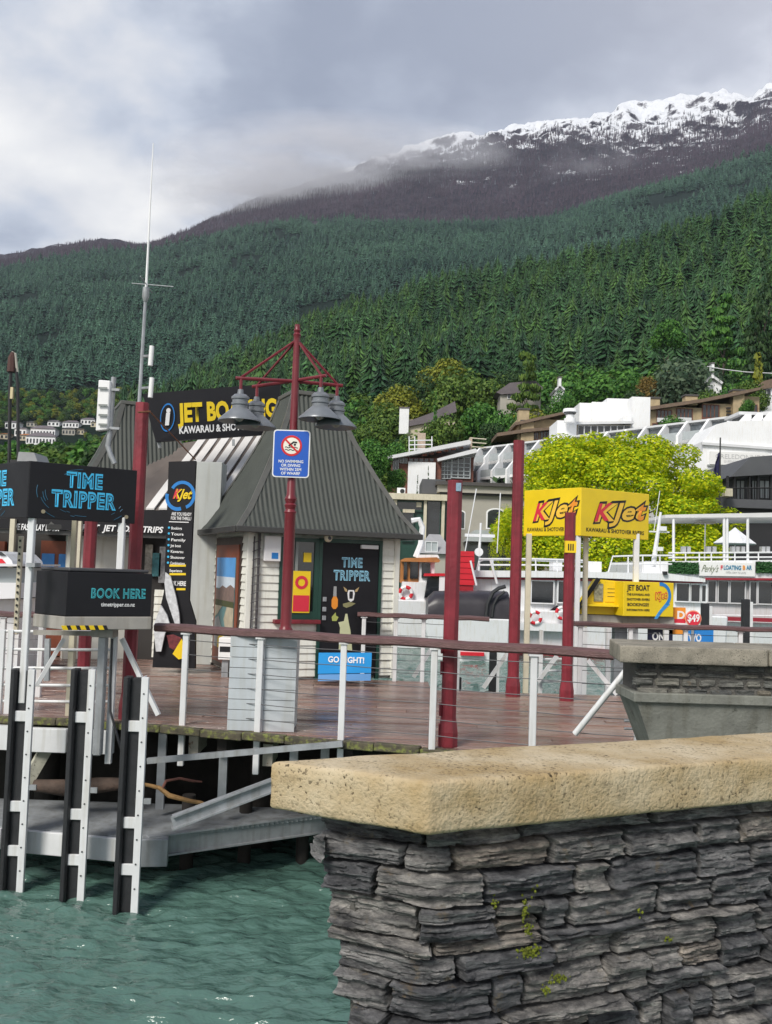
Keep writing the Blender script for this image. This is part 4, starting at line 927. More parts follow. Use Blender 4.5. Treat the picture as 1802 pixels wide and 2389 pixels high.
# poster door on the left-hand face
MB(fr_left).box(.30, 1.98, -.03, .0, .05, 2.10).build('poster_door_frame', M('brown_frame', (.055, .035, .028), .5, var=.2), kio)
MB(fr_left).box(.40, 1.88, -.045, -.031, .12, 1.98).build('poster_door', m_brick, kio)
ps = MB(fr_left).box(.52, 1.741, -.055, -.046, .35, 1.78).build('poster', M('river_blue', (.10, .25, .26), .45, var=.3, vs=4), kio)
Pp = lambda x, z, k: (.52 + (x - .64) * 1.72, -.056 - .002 * k, .35 + (z - .55) * 1.163)
def pposter(pts, mt, nm, k): MB(fr_left).prism([Pp(a, b_, k) for a, b_ in pts], (0, -.0015, 0)).build(nm, mt, ps)
pposter([(.64, 1.52), (1.35, 1.52), (1.35, 1.78), (.64, 1.78)], M('sky_print', (.10, .35, .75), .5, var=.2, vs=3), 'poster_sky', 0)
pposter([(.64, 1.36), (1.35, 1.36), (1.35, 1.52), (.64, 1.52)], M('cloud_print', (.65, .75, .85), .5, var=.15, vs=6), 'poster_cloud', 0)
pposter([(.64, 1.18), (1.35, 1.18), (1.35, 1.38), (1.2, 1.42), (1.05, 1.37), (.9, 1.40), (.75, 1.34), (.64, 1.36)], M('hill_print', (.22, .15, .13), .6, var=.3, vs=12), 'poster_hills', 1)
pposter([(.64, 1.12), (1.35, 1.12), (1.35, 1.20), (.64, 1.20)], M('bush_print', (.06, .07, .02), .6, var=.4, vs=12), 'poster_bush', 2)
pposter([(.64, .95), (.64, 1.12), (.92, 1.12), (.78, 1.02)], M('sand_print', (.50, .44, .32), .6, var=.2, vs=9), 'poster_bank', 2)
pposter([(1.12, .75), (1.0, .95), (1.1, 1.12), (1.35, 1.12), (1.35, .62)], M('sand_print', (.50, .44, .32), .6, var=.2, vs=9), 'poster_bank', 2)
pposter([(.64, .55), (.64, .92), (.80, .98), (.95, .80), (.85, .55)], M('grey_print', (.35, .36, .36), .6), 'poster_gravel', 1)
pposter([(.80, .55), (.80, .68), (.90, .74), (1.05, .74), (1.12, .66), (1.10, .55)], m_yel, 'poster_helmet', 3)
pposter([(.96, .55), (.96, .65), (1.20, .65), (1.20, .55)], m_blk, 'poster_goggles', 4)
nb = thing('newspaper_box', 'small white box on the deck left of the grey plinth', 'box', tuple(at(530, 1500, 14.2)))
x0, x1, z0, z1 = rect(510, 1488, 541, 1540, 14.1); MB().box(x0, x1, 14.1, 14.4, z0, z1).build('body', m_wht, nb, bevel=.01); MB().box(x0 + .02, x1 - .02, 14.095, 14.1, z0 + .12, z0 + .20).build('slot', m_blk, nb); MB().box(x0 + .05, x1 - .05, 14.15, 14.35, 0, z0).build('stand', m_grey, nb)

# ------------------------------------------------------------------ rendered pillar with the black totem
pil = thing('pillar', 'tall pale grey rendered pillar left of the kiosk', 'pillar', tuple(at(490, 1560, 14.6)))
YQ = 15.75; zt = at(480, 1077, YQ).z
xa, xb = at(440, 1400, YQ).x, at(499, 1400, YQ).x; xtop = at(519, 1080, YQ).x
MB().prism([(xa, YQ, 0), (xb, YQ, 0), (xb, YQ, 1.6), (xtop, YQ, at(515, 1160, YQ).z), (xtop, YQ, zt), (xa, YQ, zt)], (0, .5, 0)).build('shaft', m_grnd, pil, bevel=.008)
tot = thing('totem_sign', 'tall black totem sign with jet logo and price list beside the pillar', 'sign', tuple(at(425, 1555, 14.4)))
def ptz(x, y, Y_=14.38): return at(x, y, Y_)
tb = MB().prism([ptz(394, 1077), ptz(457, 1075), ptz(441, 1400), ptz(456, 1450), ptz(455, 1560), ptz(356, 1557), ptz(362, 1470), ptz(383, 1380)], (0, .10, 0)).build('panel', m_black, tot)
ut = Vector((1, 0, 0)); vt = (ptz(425, 1100) - ptz(418, 1300)).normalized()
MB().ring(ptz(426, 1155), ut * 1.0, vt * 1.1, .155, .20, 26, .004, R(-70), R(150)).build('logo_swirl', m_blue, tot); MB().ring(ptz(415, 1160), ut, vt * 1.1, .14, .19, 20, .004, R(165), R(290)).build('logo_swirl', m_blue, tot)
for b_ in list(bpy.data.objects['logo_swirl'].name for _ in ()): pass
lettering('KJet', ptz(424, 1163), ut, (vt + ut * .25), .2, m_yel, tot, width=.27, height=.15, bold=.03, lift=.012, shear=.1); lettering('K', ptz(409, 1163), ut, (vt + ut * .25), .2, m_red, tot, width=.08, height=.15, bold=.03, lift=.014, shear=.1)
lettering('ARE YOU READY', ptz(424, 1203), ut, vt, .05, m_wht, tot, width=.31, height=.05, bold=.02, lift=.006); lettering('FOR THE THRILL?', ptz(423, 1213), ut, vt, .05, m_wht, tot, width=.31, height=.05, bold=.02, lift=.006)
MB().box(*[q for q in (ptz(395, 1217).x, ptz(441, 1217).x, 14.372, 14.379, ptz(420, 1219).z, ptz(420, 1217).z)]).build('rule', m_wht, tot)
for i, s in enumerate(('Bookings', 'Tours', 'Family', 'Jet boat', 'Kawarau', 'Shotover', 'Combinations')):
    y = 1231 + i * 13.6; lettering(s, ptz(400 - i * .4, y + 4), ut, vt, .05, m_wht, tot, align='LEFT', width=.16 + .03 * (i % 3) + (.06 if i == 6 else 0), height=.042, bold=.02, lift=.006)
    p = ptz(395 - i * .4, y); MB().disc(p - Vector((0, .004, 0)), ut, Z, .017, 10, .003).build('bullet', m_cyan, tot)
lettering('Experience', ptz(396, 1334), ut, vt, .05, m_wht, tot, align='LEFT', width=.19, height=.042, bold=.02, lift=.006)
for y, xa_, xb_ in ((1317, 396, 434), (1337, 396, 434), (1372, 412, 433)): MB().prism([ptz(xa_, y), ptz(xb_, y), ptz(xb_, y + 5), ptz(xa_, y + 5)], (0, -.004, 0)).build('highlight', m_yel, tot)
lettering('BOOK HERE', ptz(411, 1366), ut, vt, .08, m_wht, tot, width=.30, height=.07, bold=.03, lift=.006)
# pale torn mural panel in front of the totem foot
mur = thing('mural_panel', 'white splash shaped cut out panel with yellow jet boat at the totem foot', 'mural', tuple(at(385, 1555, 14.25)))
MB().prism([at(x, y, 14.3) for x, y in ((386, 1335), (398, 1345), (410, 1390), (418, 1430), (420, 1462), (408, 1455), (398, 1425), (388, 1395), (384, 1360))], (0, .05, 0)).build('splash', M('splash_print', (.62, .64, .66), .6, var=.25, vs=14), mur)
MB().prism([at(x, y, 14.3) for x, y in ((376, 1412), (390, 1435), (396, 1455), (385, 1478), (376, 1520), (364, 1520), (358, 1460))], (0, .05, 0)).build('splash', M('splash_print', (.62, .64, .66), .6, var=.25, vs=14), mur)
MB().prism([at(x, y, 14.29) for x, y in ((404, 1525), (425, 1490), (432, 1505), (430, 1535), (418, 1538))], (0, -.03, 0)).build('boat_print', m_yel, mur)
MB().prism([at(x, y, 14.29) for x, y in ((390, 1482), (405, 1480), (424, 1488), (410, 1518), (396, 1510))], (0, -.02, 0)).build('boat_print', M('maroon_print', (.16, .03, .035), .6, var=.5, vs=20), mur)

# ------------------------------------------------------------------ rear kiosk, link roof, shop front
KC2 = Vector((at(318, 1100, 17.4).x, 17.6, 0)); kr = thing('kiosk', 'rear kiosk with grey bell shaped metal roof behind the antenna', 'kiosk', tuple(KC2))
ZT2 = at(300, 946, 17.3).z
bell_roof(kr, KC2, TH, [(1.62, ZE), (1.38, ZE + .32), (.98, ZE + .95), (.70, ZE + 1.5), (.52, ZE + 1.9), (.42, ZT2)], m_roof)
MB(frame(KC2, ux)).box(-1.3, 1.3, -1.3, 1.3, 0, ZE).build('wall', m_clad, kr)
shop = thing('booking_shop', 'booking shop with black fascia and striped skylight roof between the kiosks', 'shop', tuple(at(250, 1560, 15.6)))
# low roof sloping up to the right with white battens
ra, rb, rc, rd = at(335, 1192, 15.78), at(455, 1030, 17.3), at(640, 1000, 17.3), at(520, 1192, 15.85)
MB().prism([ra - Vector((.9, 0, 0)), rb - Vector((.55, 0, .1)), rc, rd], (0, 0, -.08)).build('roof', M('brown_grey_roof', (.15, .125, .11), .55, var=.15, vs=3), shop)
for i in range(6):
    a = ra.lerp(rd, .03 + i * .16); b_ = rb.lerp(rc, .05 + i * .16); wv = (rd - ra) * .105
    MB().prism([a + Z * .02, b_ + Z * .02, b_ + wv + Z * .02, a + wv + Z * .02], (0, 0, .03)).build('skylight_panel', M('white_sheet', (.72, .70, .68), .5, var=.06), shop)
x0, x1, z0, z1 = rect(-150, 1208, 400, 1236, 15.5)
MB().box(x0, x1, 15.5, 15.62, z0, z1 + .18).build('fascia', m_black, shop)
lettering('LIVE FAST. PLAY LOUD.', at(82, 1237, 15.49), ut, Z, .1, m_wht, shop, width=px(112, 15.5), height=.10, bold=.03, lift=.004, shear=.2)
lettering('KJET  JET BOAT TRIPS', at(285, 1240, 15.49), ut, Z, .1, m_wht, shop, width=px(190, 15.5), height=.10, bold=.03, lift=.004, shear=.2)
MB().box(x0, x1, 15.55, 15.7, z0 - .08, z0 - .01).build('gutter', M('dark_gutter', (.05, .05, .048), .4), shop)
MB().box(x0, x1 + .2, 16.3, 16.4, 0, 2.3).build('wall', M('dark_shop_wall', (.04, .036, .034), .7, var=.2, vs=3), shop)
for (xa, xb, ya, yb) in ((90, 168, 1262, 1545), (-60, 5, 1262, 1545)):
    X0, X1, Z0, Z1 = rect(xa, ya, xb, yb, 16.2); d_ = MB().box(X0, X1, 16.18, 16.28, 0.02, Z1).build('door', m_brick, shop)
    for u0 in (.05, .56):
        MB().box(X0 + (X1 - X0) * u0, X0 + (X1 - X0) * (u0 + .38), 16.165, 16.18, .9, Z1 - .22).build('door_poster', M('blue_sky_poster', (.06, .26, .66), .5, var=.3, vs=3), d_)
for (xa, xb, ya, yb, c_) in ((232, 262, 1275, 1320, (.35, .33, .32)), (335, 352, 1270, 1340, (.30, .28, .24)), (352, 372, 1290, 1345, (.06, .2, .22)), (368, 388, 1275, 1360, (.32, .32, .33)), (190, 203, 1270, 1330, (.55, .54, .50))):
    X0, X1, Z0, Z1 = rect(xa, ya, xb, yb, 16.1); MB().box(X0, X1, 16.2, 16.24, Z0, Z1).build('shop_poster', M('poster_%d' % xa, c_, .6, var=.5, vs=12), shop)
X0, X1, Z0, Z1 = rect(318, 1480, 356, 1560, 15.2); weatherboards(shop, frame((X0, 16.25, 0), (1, 0, 0)), 0, X1 - X0 + .2, .05, 1.2, .13)
for xa in (175, 20): X0, X1, Z0, Z1 = rect(xa, 1215, xa + 11, 1560, 15.5); MB().box(X0, X1, 15.4, 15.48, 0, 2.3).build('post', m_cream, shop)
# sign board on the roof: parallelogram leaning with the roof
jb = thing('roof_sign', 'black roof sign reading JET BOATING in yellow with an information symbol', 'sign', tuple(at(500, 1020, 15.8)))
q = [at(333, 919, 15.6), at(364, 1031, 15.6), at(650, 1012, 16.3), at(655, 893, 16.3)]
MB().prism(q, (0, .08, 0)).build('board', m_black, jb)
uj = (q[2] - q[1]).normalized(); vj = Z
nj = uj.cross(vj).normalized()
def onj(x, y):
    d = ray(x, y); t_ = (q[1] - CAMP).dot(nj) / d.dot(nj); return CAMP + d * t_ 
sl = (onj(420, 940) - onj(422, 990)).normalized()
lettering('JET BOATING', onj(420, 984), uj, sl, .3, m_yel, jb, align='LEFT', width=px(236, 15.9), height=px(43, 15.8), bold=.045, lift=.004)
lettering('KAWARAU & SHOTOVER', onj(418, 1012), uj, sl, .2, m_wht, jb, align='LEFT', width=px(186, 15.9), height=px(17, 15.8), bold=.03, lift=.004)
MB().ring(onj(391, 974), uj * .75, Z * 1.5, px(20, 15.7), px(22.5, 15.7), 28, .006).build('info_ring', m_blue, jb)
lettering('i', onj(390, 990), uj, sl, .36, m_wht, jb, height=px(40, 15.7), bold=.045, lift=.006, shear=.15)
MB().beam(at(350, 935, 15.72), at(374, 1045, 15.72), .05, .05).build('strut', m_grey, jb); MB().beam(at(545, 1025, 16.0), at(545, 1040, 16.0), .04, .04).build('strut', m_grey, jb)

# ------------------------------------------------------------------ antennas
ant = thing('antenna_mast', 'tall thin whip antenna mast above the left red pile', 'antenna', tuple(at(325, 935, 14.0)))
YA = 14.0; base = at(323, 960, YA); jn = at(341, 680, YA); tp = at(358, 334, YA)
MB().tube([base - Z * .6, jn], [.030, .024], 8).build('mast', m_grey, ant, True); MB().tube([jn, tp], [.022, .008], 6).build('whip', m_wht, ant, True)
MB().lathe([(.0, .08), (.05, .08), (.055, -.06), (.03, -.14), (0, -.14)], jn - Z * .02, 10).build('collar', m_grey, ant, True)
MB().tube([at(308, 661, YA), at(405, 669, YA)], .008, 5).build('radial', m_grey, ant); c = at(342, 664, YA); MB().tube([c + Vector((0, -.35, .02)), c + Vector((0, .35, -.02))], .008, 5).build('radial', m_grey, ant)
for y in (832, 906):
    c = at(330, y, YA); MB().tube([c, c + Vector((.14, -.02, .01))], .022, 6).build('arm', m_grey, ant); MB().tube([c + Vector((.15, -.03, -.14)), c + Vector((.16, -.03, .16))], .036, 10).build('dipole', m_wht, ant, True)
pan = thing('panel_antenna', 'white panel antenna on a bent pipe over the rear kiosk roof', 'antenna', tuple(at(262, 1075, 15.3)))
YP = 15.3
MB().prism([at(230, 886, YP), at(257, 888, YP), at(250, 1002, YP), at(223, 1005, YP)], (.03, .10, 0)).build('panel', m_wht, pan, bevel=.01)
for y in (905, 945, 968, 990): c = at(241, y, YP - .02); MB().box(c.x - .07, c.x + .07, c.y - .02, c.y, c.z - .02, c.z + .012).build('clip', M('grey_frame', (.25, .27, .26), .5), pan)
MB().tube([at(266, 880, YP + .1), at(257, 1010, YP + .1), at(252, 1040, YP + .1), at(258, 1060, YP + .1), at(268, 1082, YP + .1)], .042, 10).build('pipe', m_grey, pan, True)
for y in (908, 998): MB().beam(at(240, y, YP + .08), at(280, y + 2, YP + .05), .05, .04).build('clamp', m_grey, pan)

# ------------------------------------------------------------------ red piles
def red_pile(label, x0, y0, x1, y1, Y_, wpx, flare=True, base=None):
    t_ = at(x1, y1, Y_); w_ = px(wpx, Y_) / 2; x = (at(x0, y0, Y_).x + t_.x) / 2
    p = thing('red_pile', label, 'pile', (x, Y_, 0), 'maroon timber piles on the wharf')
    zb = 0.0 if base is None else base
    oc = [(-w_, -w_ * .45), (-w_ * .45, -w_), (w_ * .45, -w_), (w_, -w_ * .45), (w_, w_ * .45), (w_ * .45, w_), (-w_ * .45, w_), (-w_, w_ * .45)]
    b = MB(); b.prism([(x + a, Y_ + c, zb) for a, c in oc], (0, 0, t_.z - zb)); b.build('post', m_pile, p, bevel=.004)
    if flare:
        b = MB(); k = 1.28
        lo = [(x + a * k, Y_ + c * k, .0) for a, c in oc]; hi = [(x + a * k, Y_ + c * k, .14) for a, c in oc]; up = [(x + a * 1.03, Y_ + c * 1.03, .27) for a, c in oc]
        b.add(lo + hi + up, [tuple(reversed(range(8)))] + [(i, (i + 1) % 8, 8 + (i + 1) % 8, 8 + i) for i in range(8)] + [(8 + i, 8 + (i + 1) % 8, 16 + (i + 1) % 8, 16 + i) for i in range(8)]); b.build('shoe', m_pile, p)
    return p, x, t_.z, w_
rp1, x, zt, w_ = red_pile('maroon timber pile just behind the front railing', 1045, 1735, 1062, 1121, 9.25, 34)
MB().box(x + .005, x + .055, 9.25 - w_ - .008, 9.25 - w_, zt - .11, zt - .03).build('number_plate', M('pale_blue_plate', (.25, .38, .48), .4, var=.2, vs=40), rp1)
for z in (.35, .75, .95, .15): MB().box(x - w_ - .02, x - w_, 9.2, 9.3, z - .06, z + .06).build('cleat', m_pile, rp1)
red_pile('tall maroon timber pile left of the yellow sign', 1198, 1618, 1210, 1028, 13.1, 25)
rp3, x, zt, w_ = red_pile('short maroon timber pile with yellow label before the yellow sign', 1319, 1632, 1334, 1196, 12.8, 24)
z_ = at(1330, 1276, 12.8).z; MB().box(x - w_ - .006, x + w_ + .006, 12.8 - w_ - .01, 12.8 - w_ + .05, z_ - .08, z_ + .08).build('yellow_label', m_yel, rp3)
for k in (-.03, .0, .03): MB().box(x + k - .008, x + k + .008, 12.8 - w_ - .013, 12.8 - w_ - .0101, z_ - .05, z_ + .04).build('label_print', m_blk, rp3)
rl, x, zt, w_ = red_pile('tall maroon timber pile behind the black ticket sign', 298, 1640, 334, 940, 10.2, 29)
a = at(350, 960, 10.15); MB().tube([at(322, 962, 10.05), a, at(456, 1072, 10.2 + 3.8)], .010, 6).build('stay_wire', M('rust_steel', (.20, .08, .04), .7, var=.3, vs=20), rl)
red_pile('shorter maroon timber pile between the cream posts of the black booth', 196, 1590, 212, 1205, 11.6, 27)

# ------------------------------------------------------------------ lamp post on its plinth
YLp = 9.95
pp_ = at(612, 1600, YLp); plin = thing('plinth', 'pale grey boarded plinth under the lamp post', 'plinth', (pp_.x, YLp, 0))
x0, x1 = at(534, 1600, YLp - .25).x, at(690, 1600, YLp - .25).x; ztp = at(612, 1482, YLp).z
MB().box(x0 + .02, x1 - .02, YLp - .23, YLp + .30, .0, ztp - .01).build('core', m_grnd, plin)
nb_ = 9
for k in range(nb_):
    za, zb = ztp * k / nb_, ztp * (k + 1) / nb_
    for (a, b_) in ((x0, (x0 + x1) / 2 - .02), ((x0 + x1) / 2 + .02, x1)): MB().box(a, b_, YLp - .25, YLp - .231, za + .004, zb - .003).build('board', M('pale_blue_grey_board', (.50, .54, .57), .6, var=.06, vs=4, streak=.12), plin)
MB().box((x0 + x1) / 2 - .019, (x0 + x1) / 2 + .019, YLp - .262, YLp - .231, 0, ztp).build('batten', m_white, plin)
lampx = at(668, 1440, YLp).x; lamp = thing('lamp_post', 'maroon lamp post with four grey bell shaped lamps', 'lamp post', (lampx, YLp, ztp))
MR = M('maroon_gloss', (.17, .020, .028), .35, var=.12, vs=5)
zc = lambda y: at(672, y, YLp).z
z0 = ztp
MB().lathe([(.0, 0), (.085, 0), (.085, .03), (.068, .04), (.068, .06), (.075, .07), (.062, .09), (.058, .12), (.058, zc(1195) - z0 - .02), (.066, zc(1195) - z0), (.052, zc(1195) - z0 + .03), (.066, zc(1185) - z0 + .03), (.052, zc(1185) - z0 + .05), (.066, zc(1175) - z0 + .05), (.046, zc(1165) - z0 + .05), (.040, zc(900) - z0), (.034, zc(800) - z0), (.036, zc(785) - z0), (.044, zc(781) - z0), (.030, zc(776) - z0), (.040, zc(771) - z0), (.028, zc(766) - z0), (.030, zc(757) - z0), (0, zc(755) - z0)], (lampx, YLp, z0), 16).build('pole', MR, lamp, True)
hub = Vector((lampx, YLp, zc(888))); apex = Vector((lampx, YLp, zc(792)))
# two crossed arms seen at an angle; measured tips
tips = [at(550, 882, YLp - .05), at(590, 902, YLp + .25), at(762, 876, YLp - .12), at(800, 900, YLp + .15)]
for a, b_ in ((tips[0], tips[3]), (tips[1], tips[2])): MB().tube([a, hub.lerp((a + b_) / 2, .3), b_], .020, 8).build('arm', MR, lamp, True)
m_lamp = M('grey_enamel_lamp', (.20, .215, .235), .35, metal=.2, var=.1, vs=6)
for i, (tp, lx) in enumerate(zip(tips, (568, 605, 745, 778))):
    fx = (hub - tp).normalized(); c = tp + fx * .06
    MB().tube([c + Z * .01, apex], .014, 6).build('stay', MR, lamp, True)
    MB().tube([c, c - Z * .13], .018, 8).build('drop', MR, lamp, True)
    sc = 1.04; zc0 = c.z - .12
    h = MB().lathe([(0, 0), (.028 * sc, 0), (.034 * sc, -.05), (.062 * sc, -.055), (.092 * sc, -.085), (.092 * sc, -.105), (.080 * sc, -.110), (.080 * sc, -.14), (.090 * sc, -.145), (.090 * sc, -.165), (.080 * sc, -.175), (.080 * sc, -.20), (.215 * sc, -.325), (.218 * sc, -.342), (.205 * sc, -.342), (.10 * sc, -.27), (0, -.26)], (c.x, c.y, zc0), 28).build('lamp_shade', m_lamp, lamp, True)
    MB().lathe([(0, -.23), (.05, -.25), (.06, -.30), (.03, -.335), (0, -.345)], (c.x, c.y, zc0), 14).build('bulb', M('opal_glass', (.45, .45, .42), .25), h, True)
# no-swimming sign on the lamp post
ns = thing('no_swimming_sign', 'blue no swimming or diving sign on the lamp post', 'sign', tuple(at(680, 1112, YLp - .08)))
YS = YLp - .075; x0, x1, z0, z1 = rect(637, 1003, 723, 1114, YS); xm = (x0 + x1) / 2; zm = (z0 + z1) / 2
def rrect(x0, x1, z0, z1, r_, y, th, name, mt, par):
    pts = []
    for cx_, cz_, a0 in ((x1 - r_, z1 - r_, 0), (x0 + r_, z1 - r_, 90), (x0 + r_, z0 + r_, 180), (x1 - r_, z0 + r_, 270)):
        for k in range(5): a = R(a0 + k * 22.5); pts.append((cx_ + r_ * math.cos(a), y, cz_ + r_ * math.sin(a)))
    return MB().prism(pts, (0, th, 0)).build(name, mt, par)
pl_ = rrect(x0, x1, z0, z1, .035, YS, .01, 'plate', m_wht, ns); rrect(x0 + .012, x1 - .012, z0 + .012, z1 - .012, .028, YS - .003, .002, 'blue_field', M('sign_blue', (.012, .10, .50), .4, var=.05), ns)
cz = z1 - .168; U, V = Vector((1, 0, 0)), Z
MB().disc((xm, YS - .004, cz), U, V, .102, 28, .001).build('white_disc', M('sign_white', (.82, .80, .70), .5), ns); MB().ring((xm, YS - .006, cz), U, V, .088, .110, 32, .001).build('red_ring', M('sign_red', (.62, .015, .02), .45), ns)
for dz in (-.018, -.044): MB().tube([(xm - .068 + .0112 * k, YS - .0055, cz + dz + .006 * math.sin(k * 1.5)) for k in range(13)], .0045, 5).build('wave', m_blk, ns)
MB().tube([(xm - .03, YS - .0055, cz - .002), (xm + .0, YS - .0055, cz + .022), (xm + .02, YS - .0055, cz + .040), (xm + .055, YS - .0055, cz + .036)], .008, 6).build('swimmer', m_blk, ns); MB().disc((xm + .035, YS - .0052, cz + .012), U, V, .013, 12, .001).build('swimmer_head', m_blk, ns)
MB().beam((xm - .07, YS - .009, cz + .07), (xm + .07, YS - .009, cz - .07), .002, .018, (0, 0, 1)).build('red_bar', M('sign_red', (.62, .015, .02), .45), ns)
for k, s in enumerate(('NO SWIMMING', 'OR DIVING', 'WITHIN 25M', 'OF WHARF')): lettering(s, (xm, YS - .0035, z0 + .155 - k * .042), U, V, .03, m_wht, ns, width=(.26, .20, .225, .20)[k], height=.030, bold=.02, lift=.002)

# ------------------------------------------------------------------ blue board leaning at the kiosk door
bb = thing('blue_board', 'bright blue board standing on the deck before the kiosk door', 'sign board', tuple(at(805, 1590, 13.6)))
q = [at(744, 1523, 13.75), at(868, 1523, 13.75), at(866, 1570, 13.7), at(742, 1572, 13.7)]
m_bb = M('bright_blue_board', (.012, .30, .72), .35, var=.06); MB().prism(q, (0, .03, 0)).build('panel', m_bb, bb)
q2 = [at(743, 1574, 13.6), at(866, 1572, 13.6), at(865, 1588, 13.55), at(742, 1589, 13.55)]; MB().prism(q2, (0, .03, 0)).build('foot_panel', M('mid_blue_board', (.05, .22, .50), .4, var=.1), bb)
vb = (q[0] - q[3]).normalized(); lettering('GO RIGHT!', at(808, 1546, 13.72), U, vb, .1, m_wht, bb, width=px(84, 13.7), height=.085, bold=.03, lift=.004); lettering('Timetripper group', at(805, 1562, 13.72), U, vb, .08, m_wht, bb, width=px(84, 13.7), height=.06, bold=.015, lift=.004)

# ------------------------------------------------------------------ black ticket booth on the left
tt = thing('ticket_sign', 'black two sided sign reading TIME TRIPPER in cyan', 'sign', tuple(at(70, 1210, 9.2)))
c0, c1 = at(70, 1075, 9.2), at(70, 1208, 9.2); r0, r1 = at(322, 1091, 9.85), at(322, 1213, 9.85); l0, l1 = at(-110, 1084, 10.3), at(-110, 1202, 10.3)
def board(pts, off, nm, mt, par): return MB().prism(pts, off).build(nm, mt, par, bevel=.004)
zt, zb = c0.z, c1.z
uR = Vector((r0.x - c0.x, r0.y - c0.y, 0)).normalized(); uL = Vector((c0.x - l0.x, c0.y - l0.y, 0)).normalized()
lenR = math.hypot(r0.x - c0.x, r0.y - c0.y); lenL = math.hypot(c0.x - l0.x, c0.y - l0.y)
fR = frame((c0.x, c0.y, 0), uR); fL = frame((c0.x - uL.x * lenL, c0.y - uL.y * lenL, 0), uL)
for f_, ln in ((fR, lenR), (fL, lenL)):
    MB(f_).box(0.004, ln - .004, 0, .05, zb, zt).build('panel', m_black, tt, bevel=.004)
    o = f_ @ Vector((ln * (.50 if f_ is fR else .60), 0, 0)); uu_ = f_.to_3x3() @ Vector((1, 0, 0)); wd_ = ln if f_ is fR else ln * .82
    double_line('TIME', o + Z * (zb + .335), uu_, Z, .37 * wd_ / 1.1, .150, m_cyan, tt, m_blk); double_line('TRIPPER', o + Z * (zb + .135), uu_, Z, .66 * wd_ / 1.1, .160, m_cyan, tt, m_blk)
    rgs = random.Random(3)
    for k in range(22):
        a0 = rgs.uniform(0, 360); r_ = rgs.uniform(.34, .52); cc = f_ @ Vector((ln * .5, -.001, (zt + zb) / 2))
        pts_ = [cc + uu_ * (r_ * math.cos(R(a0 + q_ * 6))) + Z * (r_ * .62 * math.sin(R(a0 + q_ * 6))) for q_ in range(rgs.randint(2, 5))]
        pts_ = [p for p in pts_ if zb + .02 < p.z < zt - .02 and 0.03 < (f_.inverted() @ p).x < ln - .03]
        if len(pts_) > 1: MB().tube(pts_, .0035, 4).build('ring_print', M('dim_blue_print', (.03, .13, .22), .5), tt)
for fx in (.14, .91): MB().disc(fR @ Vector((lenR * fx, -.001, zb + .07 if fx < .5 else zb + .065)), uR, Z, .02, 14, .006).build('screw_cap', M('brass_cap', (.35, .30, .20), .4), tt)
# posts carrying it
for (x, yt, yb, Y_, mt, wpx) in ((76, 1210, 1640, 9.28, m_white, 15), (286, 1212, 1330, 9.8, m_white, 15), (176, 1212, 1330, 10.0, m_cream, 12), (50, 1255, 1480, 10.4, m_cream, 10)):
    a = at(x, yt, Y_); b_ = at(x - (yb - yt) * .05, yb, Y_); w_ = px(wpx, Y_) / 2; xm_ = a.x
    MB().box(xm_ - w_, xm_ + w_, Y_ - w_, Y_ + w_, b_.z, a.z + .02).build('post', mt, tt, bevel=.006)
for k in range(14):
    z = at(50, 1262 + k * 15, 10.4).z; MB().box(at(50, 1262, 10.4).x - .008, at(50, 1262, 10.4).x + .008, 10.36, 10.374, z - .012, z + .012).build('slot', m_blk, tt)
cb = at(76, 1318, 9.25); MB().box(cb.x - .042, cb.x + .042, 9.2, 9.36, cb.z - .02, cb.z + .02).build('clamp', m_grey, tt)
bo = thing('ticket_counter', 'black ticket counter box reading BOOK HERE with hazard tape below', 'counter', tuple(at(245, 1600, 9.6)))
cA, rA, lA = at(152, 1440, 9.30), at(352, 1440, 9.75), at(80, 1440, 9.62)
uR = Vector((rA.x - cA.x, rA.y - cA.y, 0)); lR = uR.length; uR.normalize(); uL = Vector((cA.x - lA.x, cA.y - lA.y, 0)); lL = uL.length; uL.normalize()
zb0, zb1, zb2 = at(160, 1470, 9.3).z, at(160, 1438, 9.3).z, at(160, 1334, 9.3).z
bk = Vector((cA.x + uR.x * lR - uL.x * lL, cA.y + uR.y * lR - uL.y * lL, 0))
def poly(z, g=0): 
    cx_ = (cA.x + bk.x) / 2; cy_ = (cA.y + bk.y) / 2
    return [Vector((p.x + (p.x - cx_) * g, p.y + (p.y - cy_) * g, z)) for p in (cA, rA, bk, lA)]
MB().prism(poly(zb1), (0, 0, zb2 - zb1)).build('cabinet', m_black, bo, bevel=.006)
MB().prism(poly(zb0, .02), (0, 0, zb1 - zb0 - .004)).build('base_tray', m_conc, bo, bevel=.006)
MB().prism(poly(zb2 + .004, -.06), (0, 0, .035)).build('lid', M('dark_grey_lid', (.055, .055, .06), .5), bo, bevel=.01)
fB = frame((cA.x, cA.y, 0), uR); o = fB @ Vector((lR * .60, 0, 0))
double_line('BOOK HERE', o + Z * (zb1 + .185), uR, Z, lR * .64, .095, m_teal, bo, m_blk, .018); lettering('timetripper.co.nz', o + Z * (zb1 + .10), uR, Z, .05, m_wht, bo, width=lR * .40, height=.04, bold=.02, lift=.004)
